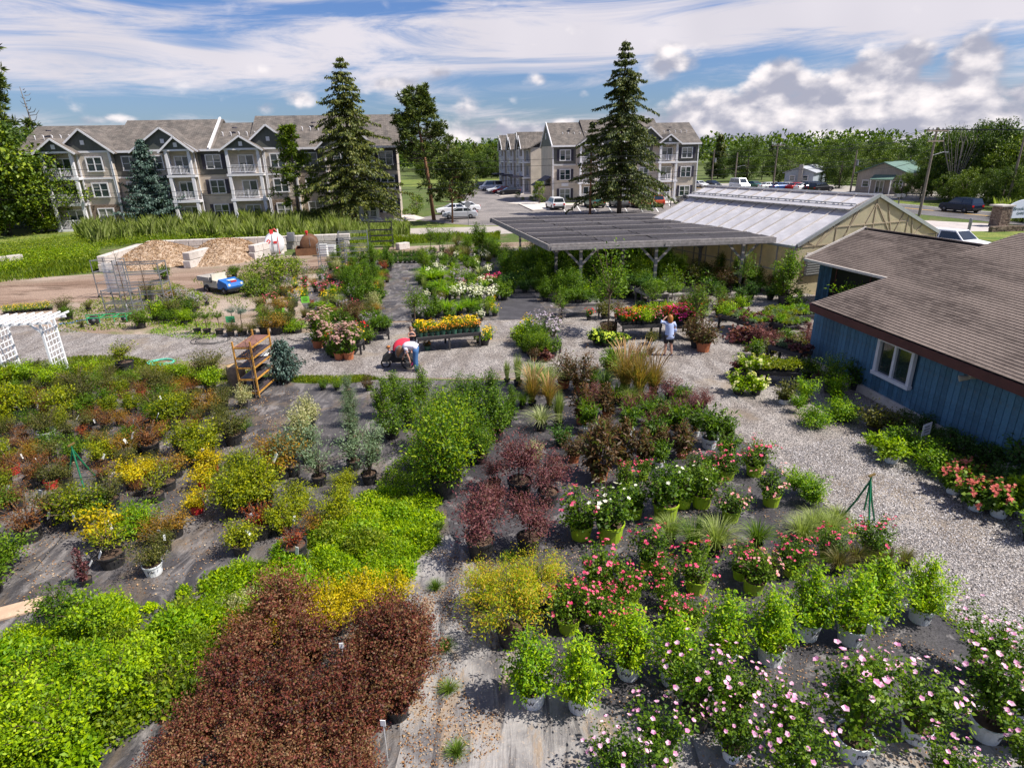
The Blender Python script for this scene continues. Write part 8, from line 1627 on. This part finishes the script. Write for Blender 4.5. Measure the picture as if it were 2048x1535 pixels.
# flower benches
bench('flowers', 'long black bench of yellow and orange flowers behind the bending woman', (833, 676), (962, 664), 1.25, .7)
on_bench('flowers', 'daisy_orange', 11, 1, 'on the long yellow flower bench', v0=0, v1=.32, u0=.02); on_bench('flowers', 'daisy_yellow', 11, 2, 'on the long yellow flower bench', v0=.32, v1=1, u0=.02)
put('at the right end of the yellow flower bench', 0, 0, 1, [('yellow_mum', 970, 690, 650), ('yellow_mum', 980, 678, 650), ('daisy_orange', 855, 700, 675), ('yellow_mum', 958, 686, 660)])
bench('small', 'short black bench between the mums and the aisle', (748, 664), (779, 661), .8, .45)
on_bench('small', 'leafy', 3, 2, 'on the short black bench', sc=.8)
bench('mums', 'low black bench behind the terracotta pots of mums', (650, 690), (722, 688), .8, .5)
on_bench('mums', ['yellow_mum', 'leafy', 'coneflower'], 4, 2, 'on the low bench behind the mums', sc=.8)
bench('cross', 'grey bench with slim dark green pots under the front of the shade roof', (1125, 608), (1201, 606), .9, .75, m_benchg)
on_bench('cross', ['leafy', 'herb_silver'], 6, 2, 'on the shade-front bench')
bench('red', 'black bench of red and pink flowers left of the woman', (1245, 652), (1325, 648), 1.3, .72)
on_bench('red', ['coneflower', 'yellow_mum', 'leafy_lime', 'pink_daisy'], 8, 3, 'on the flower bench left of the woman', sc=.95)
bench('red2', 'black bench of red flowers right of the woman', (1345, 652), (1398, 648), 1.4, .72)
on_bench('red2', ['coneflower', 'coneflower', 'phlox_pink'], 6, 3, 'on the flower bench right of the woman', sc=1.0)
bench('succ1', 'black display bench of purple and green pots, leftmost by the store', (1436, 628), (1505, 650), 1.3, .72)
on_bench('succ1', ['heuchera', 'herb_gold', 'herb_green', 'herb_silver'], 8, 4, 'on the left small-pot bench', sc=.95)
bench('succ2', 'black display bench of succulents in the middle by the store', (1500, 632), (1578, 654), 1.4, .72)
on_bench('succ2', ['herb_gold', 'herb_silver', 'herb_green', 'herb_gold'], 9, 4, 'on the middle small-pot bench', sc=.95)
bench('succ3', 'black display bench of low green plants nearest the store corner', (1556, 634), (1640, 630), 1.5, .72)
on_bench('succ3', ['herb_green', 'herb_silver', 'herb_gold'], 8, 4, 'on the store-corner bench', sc=1.05)
bench('step1', 'raised dark bench of terracotta pots above the cream hydrangeas', (1536, 690), (1600, 708), .8, .75)
on_bench('step1', ['heuchera', 'heuchera', 'herb_silver'], 8, 2, 'on the raised terracotta bench', sc=1.0)
bench('step2', 'dark bench of yellow-green coleus near the store path', (1520, 742), (1600, 746), .8, .55)
on_bench('step2', 'herb_gold', 6, 2, 'on the yellow-green plant bench', sc=1.7)
bench('step3', 'low dark bench with red and yellow foliage at the gravel edge', (1458, 737), (1520, 752), .8, .35)
on_bench('step3', ['herb_gold', 'heuchera', 'hydrangea_cream'], 4, 2, 'on the low gravel-edge bench', sc=1.0)
bench('ctr', 'small black bench inside the central plant cluster', (1055, 690), (1124, 684), .9, .5)
put('in the central cluster on the gravel', 0, 0, 1, [('leafy', 1040, 690, 650), ('yellow_mum', 1058, 680, 630), ('big_green', 1060, 712, 660), ('big_green', 1085, 715, 655), ('lavender_bush', 1090, 690, 625), ('lavender_bush', 1105, 690, 630), ('leafy', 1075, 690, 640), ('leafy_lime', 1070, 705, 665), ('leafy', 1105, 712, 670), ('dark_terra', 1068, 722, 690), ('heuchera', 1092, 722, 700), ('leafy', 1050, 705, 668), ('leafy_lime', 1048, 690, 650), ('big_green', 1072, 700, 640)])
put('in front of the red flower bench', 0, 0, 1, [('hydrangea_green', 1195, 690, 660), ('hydrangea_green', 1210, 692, 664), ('hydrangea_green', 1228, 690, 666), ('hydrangea_green', 1244, 690, 668), ('dark_terra', 1208, 678, 640, {'pot': 'b'}), ('dark_terra', 1225, 672, 640, {'pot': 'b'}), ('rhododendron', 1302, 688, 660, {'pot': 'w', 'sc': 1}), ('dark_terra', 1406, 702, 620), ('dark_terra', 1392, 695, 630, {'pot': 'b'}), ('dark_carpet', 1495, 684, 655), ('dark_terra', 1300, 710, 690, {'pot': 'b'}), ('spiky_green', 1228, 745, 690, {'pot': 'b'}), ('spiky_green', 1275, 745, 695, {'pot': 'b'}), ('sapling', 1216, 668, 490), ('sapling', 1390, 680, 545), ('sapling', 1120, 640, 575), ('sapling', 1304, 630, 545), ('sapling', 1342, 620, 530), ('sapling', 1487, 590, 500), ('sapling', 1570, 600, 500), ('sapling', 1435, 620, 560), ('leafy_lime', 1450, 640, 600)])
# shade-house stock: rows on the ground and two long benches
bench('sh1', 'long grey bench of leafy plants running back under the shade roof', (1243, 566), (1300, 590), 1.2, .7, m_benchg)
on_bench('sh1', ['leafy', 'leafy_lime', 'leafy_dark'], 6, 2, 'on the long bench under the shade roof', sc=.9)
bench('sh2', 'grey bench in the middle of the shade house', (1295, 592), (1368, 588), 1.1, .6, m_benchg)
on_bench('sh2', ['leafy', 'leafy_lime'], 5, 1, 'on the middle bench under the shade roof', sc=.9)
rows = []
rown = 0
for yy in (36.8, 37.9, 39.3, 40.7, 42.2, 43.8, 45.4, 47.2, 49.2):
    rown += 1; x = -.6+(yy-36)*-.05; i = 0
    while x < 15.2:
        x += rnd.uniform(.6, .85)
        if 6.0 < x < 6.9 or (9.2 < x < 11.6 and yy < 40.5) or (x > 14.2 and yy < 37.5): continue
        kd = rnd.choice(['leafy', 'leafy_dark', 'leafy_dark', 'leafy_lime', 'leafy', 'hydrangea_green', 'big_green' if yy > 38 else 'leafy', 'green_tall' if yy > 39 else 'leafy', 'dark_terra' if x > 11 else 'leafy'])
        plant(kd, Vector((x, yy+rnd.uniform(-.25, .25), 0)), sc=rnd.uniform(.95, 1.35), bed='in the %s row of the shade house' % ORD[rown], simple_=True)
rown = 0
for yy in (34.3, 35.4):
    rown += 1; x = 1.2
    while x < 8.5:
        x += rnd.uniform(.7, .95)
        if 4.3 < x < 6.6 and yy < 35: continue
        plant(rnd.choice(['leafy', 'green_tall', 'leafy_lime', 'big_green', 'leafy']), Vector((x, yy+rnd.uniform(-.25, .25), 0)), sc=rnd.uniform(.85, 1.15), bed='in the %s row before the shade roof' % ORD[rown], simple_=True)
put('along the greenhouse wall', 0, 0, 1, [('rhododendron', 1400, 560, 520), ('dark_terra', 1430, 575, 530, {'pot': 'b'}), ('dark_terra', 1455, 585, 535, {'pot': 'b'}), ('leafy_dark', 1500, 598, 560), ('green_tall', 1470, 575, 510), ('green_tall', 1515, 585, 530), ('leafy_dark', 1540, 600, 565), ('leafy_dark', 1480, 600, 570), ('dark_terra', 1545, 585, 545, {'pot': 'b'}), ('green_tall', 1440, 560, 505), ('leafy', 1590, 620, 580), ('leafy_dark', 1420, 590, 550), ('rhododendron', 1380, 570, 530), ('green_tall', 1568, 610, 500)])
put('at the roof corner of the store', 0, 0, 1, [('arching_leaf', 1700, 640, 560), ('arching_leaf', 1735, 640, 565)])
# hanging pots on the shade posts
for x, y, lb in ((1332, 562, 'hanging white pot on the middle shade post'), (1472, 553, 'hanging dark pot on the right shade post')):
    v = V(x, y, 35.4); r_ = plant('herb_silver', v, sc=1.3, pot='w' if 'white' in lb else 'b', bed='', desc=lb); MB().tube([(0, 0, .2), (0, 0, .75)], .008, 4).obj('hanger', m_blk, r_)
# potted blue spruce by the orange cart
ps_ = G(572, 764); t = thing('potted_spruce', 'blue spruce in a black pot beside the orange plant cart', 'potted tree', ps_); hsp = height_px(572, 764, 680)
cs = conifer(hsp-.25, .62, 'bspruce', 71, 18, 3.2, .12, .02, needle=.11, gaps=.02, topexp=.8); link('trunk', cs[0], t, (0, 0, .22)); link('branches', cs[1], t, (0, 0, .22)); link('crown', cs[2], t, (0, 0, .22)); pm, sm, _ = pot_meshes('b', .24, .32); link('pot', pm, t); link('soil', sm, t)
# bare sapling by the cart
t = thing('potted_sapling', 'thin almost bare sapling in front of the orange plant cart', 'young tree', G(513, 800)); m = MB(); m.tube([(0, 0, 0), (.02, 0, 1.2), (-.03, 0, 2.3)], [.022, .016, .006], 6)
for i in range(12): a = rnd.uniform(0, 6.28); z = 1.2+i*.09; m.tube([(0, 0, z), (math.cos(a)*.3, math.sin(a)*.3, z+.2), (math.cos(a)*.5, math.sin(a)*.5, z+.3)], [.008, .006, .003], 3)
m.obj('stem', m_stem, t); g = plant_geo('umb', .6, 1.1, 140, .06, .5, 30); me = npmesh('foliage', kites(g[0]+[0, 0, 1.2], g[1], g[2], g[3], g[4]), 4, FM('brown')); link('foliage', me, t)
for x, y, yt, lb in ((258, 628, 500, 'thin staked sapling left of the empty racks'), (305, 640, 505, 'thin staked sapling in front of the empty racks')):
    h = height_px(x, y, yt); t = thing('potted_sapling', lb, 'young tree', G(x, y)); m = MB(); m.tube([(0, 0, 0), (.03, 0, h*.5), (0, 0, h)], [.03, .022, .008], 6)
    for i in range(14): a = rnd.uniform(0, 6.28); z = h*(.4+.04*i); m.tube([(0, 0, z), (math.cos(a)*.2, math.sin(a)*.2, z+.25), (math.cos(a)*.28, math.sin(a)*.28, z+.5)], [.01, .007, .003], 3)
    m.obj('stem', m_stem, t); g = plant_geo('column', .35, h*.4, 160, .07, .4, 30); me = npmesh('foliage', kites(g[0]+[0, 0, .3], g[1], g[2], g[3], g[4]), 4, FM('mid')); link('foliage', me, t); MB().box((0, -.04, .35), (.06, .02, .5)).obj('trunk_wrap', m_tag, t)
# big shrubs by the utility cart
big = [broad(1.9, 1.7, 91, 'tree2', 2600, .13, 60, .02), broad(1.0, 1.1, 92, 'tree2', 1600, .12, 40, .02)]
for x, y, s, v, lb in [(545, 570, 1.0, 0, 'large dark green shrub right of the utility cart'), (585, 560, .8, 0, 'right shoulder of the shrub group by the utility cart'), (515, 590, .95, 1, 'lower bright shrub at the front of the group by the cart'), (505, 580, .6, 0, 'small shrub touching the front of the utility cart'), (555, 590, .7, 1, 'low shrub between the large shrub and the perennials')]: tree(big[v], 'shrub', G(x, y), lb, 'shrubs by the utility cart', s, cat='shrub')
put('in the weeds behind the empty racks', 0, 0, 1, [('leafy_lime', 320, 640, 600), ('olive_shrub', 350, 640, 590), ('round_mid', 375, 630, 590), ('lavender_bush', 395, 620, 590), ('orange_shrub', 340, 600, 575), ('lavender_bush', 415, 610, 585), ('leafy', 330, 560, 530), ('leafy_lime', 350, 625, 600), ('olive_shrub', 300, 600, 560), ('lime_shrub', 370, 650, 615), ('leafy', 470, 555, 530)])
# ------------------------------------------------------------------ ground cover (stuff)
clump_carpet('weed_cover', PG([(-60, 1600), (-60, 1330), (0, 1300), (180, 1225), (300, 1205), (430, 1165), (560, 1115), (640, 1065), (700, 1020), (760, 990), (850, 1005), (865, 1060), (845, 1120), (790, 1185), (690, 1235), (500, 1265), (430, 1290), (380, 1375), (250, 1440), (100, 1580)]), 230, ['weed', 'lime', 'weed', 'bright', 'verge'])
clump_carpet('weed_cover', PG([(640, 1110), (700, 1040), (850, 1020), (850, 1100), (700, 1200), (560, 1220)]), 90, ['weed', 'spring', 'weed'], (.12, .3), .6)
clump_carpet('weed_cover', PG([(-60, 1560), (0, 1330), (200, 1290), (420, 1280), (380, 1380), (200, 1500), (60, 1600)]), 110, ['lime', 'bright', 'verge', 'olive'], (.15, .5), .9, 900, (.04, .09))
leaf_carpet('weed_cover', PG([(-60, 1580), (0, 1330), (300, 1220), (640, 1080), (840, 1010), (850, 1100), (700, 1210), (430, 1270), (330, 1390), (100, 1540)]), 26000, .035, 'verge', .10)
leaf_carpet('flowering_weeds', PG([(380, 1240), (450, 1190), (560, 1175), (540, 1215), (470, 1260), (420, 1290)]), 5000, .035, 'varieg', .22)
blade_carpet('long_grass', PG([(-60, 1560), (60, 1330), (400, 1190), (800, 1010), (860, 1060), (700, 1200), (380, 1300), (200, 1480)]), 1800, .34, .009, 'weed', .9)
leaf_carpet('weed_cover', PG([(750, 985), (790, 925), (860, 900), (900, 985), (880, 1010)]), 6000, .06, 'lime', .4)
blade_carpet('verge_grass', PG([(-60, 760), (0, 738), (120, 715), (240, 712), (330, 728), (420, 738), (520, 745), (560, 752), (440, 770), (0, 790)]), 26000, .16, .016, 'verge', .8)
blade_carpet('verge_grass', PG([(575, 752), (720, 752), (760, 758), (700, 768), (590, 765)]), 4000, .14, .014, 'verge', .8)
leaf_carpet('edge_weeds', PG([(1580, 940), (1690, 1030), (1840, 1140), (1960, 1270), (2060, 1360), (2040, 1370), (1930, 1290), (1820, 1170), (1660, 1050), (1560, 950)]), 2600, .05, 'lime', .14)
blade_carpet('long_grass', PG([(-100, 575), (0, 565), (190, 545), (210, 512), (100, 500), (-100, 510)]), 16000, .45, .04, 'verge', .5)
leaf_carpet('weed_bank', PG([(-60, 555), (60, 540), (190, 522), (205, 500), (320, 482), (260, 468), (100, 480), (-60, 500)]), 34000, .13, 'verge', .9)
leaf_carpet('weed_bank', PG([(-60, 555), (60, 540), (150, 520), (205, 500), (100, 500), (-60, 530)]), 9000, .13, 'weed', .8)
blade_carpet('reed_bed', PG([(190, 492), (330, 478), (520, 478), (700, 470), (700, 452), (640, 447), (420, 448), (300, 458), (150, 470)]), 26000, 2.1, .075, 'reed', .4)
leaf_carpet('reed_edge_scrub', PG([(190, 496), (400, 484), (640, 476), (640, 470), (400, 476), (190, 484)]), 9000, .16, 'verge', 1.0)
blade_carpet('reed_bed', PG([(700, 474), (820, 470), (820, 458), (700, 456)]), 3500, 1.3, .07, 'reed', .35)
blade_carpet('meadow_grass', PG([(640, 496), (1000, 480), (1000, 466), (640, 476)]), 9000, .5, .05, 'verge', .5)
leaf_carpet('low_weeds', PG([(110, 668), (300, 655), (420, 655), (440, 600), (330, 560), (280, 590), (180, 600), (120, 640)]), 12000, .10, 'verge', .14)
leaf_carpet('low_weeds', PG([(430, 680), (360, 678), (300, 668), (330, 640), (450, 650)]), 3000, .08, 'bright', .2)
blade_carpet('low_grass', PG([(590, 585), (640, 540), (500, 530), (380, 560), (480, 620)]), 4000, .2, .03, 'verge', .6)
blade_carpet('reed_bed', PG([(1990, 440), (2100, 450), (2100, 430), (1990, 425)]), 2500, 2.2, .1, 'reed', .4)
m_wd = V(0, 0, 1)
for i, (x, y) in enumerate([(872, 1180), (893, 1300), (898, 1385), (915, 1510), (868, 1090), (880, 1060), (520, 1140), (590, 1110), (365, 1240), (1020, 1120)]): grass('green_grass', G(x, y), sc=.42, bed='growing through the seams of the walkway cloth', showpot=False)
for x, y, z, lb in ((797, 1260, .9, 'white plant tag standing in the upper right of the maroon shrubs'), (683, 1290, .95, 'white plant tag at the back edge of the maroon shrubs'), (766, 1445, 1.0, 'white plant tag near the right front of the maroon shrubs')):
    MB().box((0, 0, 0), (.07, .01, .10)).box((0, .006, -.35), (.01, .006, .7)).obj('plant_tag', m_tag, None, loc=G(x, y, z), rz=rnd.uniform(-.5, .5), label=lb, cat='tag')
# fallen leaves
def litter(name, poly, n, s=.035):
    q = pts_in(poly, n); nz = (np.sin(q[:, 0]*1.9+np.sin(q[:, 1]*2.3))*np.cos(q[:, 1]*1.7+q[:, 0]) > -.35); q = q[nz]; n = len(q); Pp = np.stack([q[:, 0], q[:, 1], nr.uniform(.02, .045, n)], 1); D = rand_unit(n)*[1, 1, .15]; Nn = np.array([0, 0, 1])+nr.normal(size=(n, 3))*.35
    Ln = s*nr.uniform(.5, 1.6, n); link(name, npmesh(name, kites(Pp, D, Nn, Ln, Ln*.6, .3), 4, FM('litter', .05)), kind='stuff')
litter('fallen_leaves', PG([(0, 800), (450, 770), (600, 780), (480, 1100), (300, 1200), (0, 1250)]), 9000)
litter('fallen_leaves', PG([(800, 1100), (1000, 1100), (1000, 1500), (850, 1560), (800, 1560)]), 5000, .03)
litter('fallen_leaves', PG([(1100, 900), (1700, 1060), (1960, 1280), (2048, 1540), (1250, 1540), (1000, 1250)]), 9000, .028)
litter('fallen_leaves', PG([(1180, 760), (1420, 800), (1560, 950), (1100, 1000), (980, 880)]), 2500, .03)
# gravel stones proud of the path near the camera
q = pts_in(PG([(1560, 900), (1760, 860), (1990, 990), (2200, 1150), (2200, 1500), (1960, 1290), (1700, 1050)]), 26000); n = len(q); Pp = np.stack([q[:, 0], q[:, 1], np.full(n, .014)], 1); Ln = nr.uniform(.016, .05, n)
ggm = foliage_mat('loose_stone', [(.13, .12, .125), (.32, .30, .30), (.55, .52, .51)], 0, .8); link('loose_stones', npmesh('loose_stones', kites(Pp, rand_unit(n)*[1, 1, .1], np.array([0, 0, 1])+nr.normal(size=(n, 3))*.3, Ln, Ln*.8, .5), 4, ggm), kind='stuff')
# ------------------------------------------------------------------ stock between the hand-placed plants
def filler(poly_px, mind, kinds, bed, n, hs=(.8, 1.15), band=26, avoid=.0):
    occ = [Vector(r[0].location) for r in REG if r[1] in K_ or r[1] in GRASSES]; q = pts_in(PG(poly_px), n*14); got = 0; g2 = {}
    for o in occ: g2.setdefault((int(o.x//1), int(o.y//1)), []).append(o)
    for x, y in q:
        if got >= n: break
        cell = [p for dx in (-1, 0, 1) for dy in (-1, 0, 1) for p in g2.get((int(x//1)+dx, int(y//1)+dy), [])]
        if any((p.x-x)**2+(p.y-y)**2 < mind**2 for p in cell): continue
        P0 = Vector((x, y, 0)); g2.setdefault((int(x//1), int(y//1)), []).append(P0); kd = rnd.choice(kinds); v = P0-Vector((0, 0, HC)); py = CY-v.dot(up)*FL/v.dot(fw); lo = min(p[1] for p in poly_px); k = int((py-lo)/band)+1
        bb2 = 'in the %s row of %s' % (ORD[max(1, k)], bed)
        if kd in GRASSES: grass(kd, P0, sc=rnd.uniform(*hs)*.85, bed=bb2, showpot=False)
        else: plant(kd, P0, rnd.uniform(*hs), bb2, simple_=True)
        got += 1
filler([(0, 790), (300, 775), (450, 800), (470, 840), (420, 930), (390, 1000), (250, 1010), (120, 960), (-20, 1000), (-40, 900)], .52, ['olive_shrub', 'round_lime', 'orange_shrub', 'brown_shrub', 'brown_shrub', 'olive_shrub', 'rust_twig', 'round_mid'], 'smaller left-bed stock', 58, (.72, 1.02), 40)
filler([(-20, 755), (160, 750), (460, 770), (440, 800), (200, 800), (-20, 830)], .5, ['round_lime', 'olive_shrub', 'round_mid', 'lime_shrub'], 'shrubs below the arbor', 20, (.8, 1.1), 40)
filler([(505, 655), (525, 600), (600, 560), (640, 552), (700, 545), (760, 560), (775, 600), (760, 640), (640, 660)], .42, ['olive_shrub', 'orange_shrub', 'leafy', 'yellow_mum', 'pink_daisy', 'leafy_lime', 'brown_grass', 'lavender_bush', 'rust_twig'], 'the left perennials', 70, (.85, 1.2), 24)
filler([(640, 552), (680, 505), (740, 490), (790, 500), (775, 560), (760, 600), (700, 620)], .5, ['green_tall', 'leafy', 'leafy_lime', 'olive_shrub', 'varieg_shrub'], 'the tall greens', 45, (.75, 1.1), 30)
filler([(815, 645), (828, 600), (842, 550), (845, 505), (1000, 490), (985, 520), (985, 560), (1010, 590), (1000, 600), (960, 640), (880, 650)], .42, ['leafy', 'daylily', 'leafy_lime', 'white_phlox', 'leafy', 'olive_shrub', 'daylily', 'leafy_dark', 'lavender_bush'], 'the middle island', 110, (.8, 1.15), 24)
filler([(1035, 600), (1020, 560), (1010, 520), (1100, 500), (1500, 505), (1560, 560), (1530, 600), (1420, 600), (1300, 606), (1210, 606), (1120, 600)], .55, ['leafy', 'leafy_lime', 'leafy_dark', 'leafy', 'leafy_lime', 'olive_shrub', 'leafy_lime', 'green_tall'], 'shade-front stock', 95, (.85, 1.2), 24)
filler([(1160, 640), (1240, 630), (1420, 610), (1500, 612), (1430, 640), (1330, 636), (1240, 645)], .5, ['leafy', 'dark_terra', 'leafy_lime', 'rhododendron', 'coneflower'], 'stock behind flower benches', 26, (.8, 1.15), 24)
filler([(1480, 700), (1540, 660), (1620, 690), (1640, 760), (1600, 760)], .5, ['rhododendron', 'heuchera', 'dark_elder', 'leafy', 'heuchera'], 'the store-corner group', 14, (.8, 1.1), 30)
filler([(1080, 860), (1200, 800), (1330, 770), (1420, 850), (1480, 900), (1460, 930), (1250, 930), (1120, 950)], .55, ['spiky_green', 'bronze_tall', 'dark_elder', 'leafy_dark', 'dark_terra'], 'the dark perennials', 14, (.8, 1.05), 45)
0 and filler([(1140, 1130), (1400, 1110), (1560, 1130), (1560, 1200), (1400, 1210), (1180, 1240)], .6, ['rose', 'rose', 'rose_pale', 'rose_green'], 'the rose rows', 16, (.85, 1.05), 45)
filler([(300, 640), (330, 590), (400, 600), (420, 640), (360, 660)], .5, ['olive_shrub', 'leafy_lime', 'lavender_bush', 'round_mid'], 'the rack-side weeds', 16, (.8, 1.1), 30)
# ------------------------------------------------------------------ labels, one for every plant
GRP = {}
for o, kd, bed, desc in REG:
    if desc and not bed and kd in DESC: o['label'] = desc; continue
    GRP.setdefault((bed, kd), []).append((o, desc))
for (bed, kd), lst in GRP.items():
    def scr_x(o):
        v = Vector(o.location)-Vector((0, 0, HC)); return v.dot(rt)/max(.1, v.dot(fw))
    lst.sort(key=lambda t: scr_x(t[0])); n = len(lst); base = DESC.get(kd) or lst[0][1]
    for i, (o, dsc) in enumerate(lst):
        b0 = dsc or base
        if n == 1: lab = b0+' '+bed
        else: lab = '%s %s %s' % (place_word(i, n), b0, bed)
        if len(lab.split()) > 16: lab = lab.replace(b0, b0.split(' in a ')[0].split(' in terra')[0])
        if len(lab.split()) > 16: lab = lab.replace(' twiggy', '').replace(' dried-out', '').replace(' at the front of', ' of')
        if len(lab.split()) > 16: print('LONG', lab)
        o['label'] = lab
        if 'group' not in o.keys() or not o.get('group'): o['group'] = (b0+'s '+bed) if n > 1 else ('potted plants '+bed if kd in DESC else b0+' '+bed)
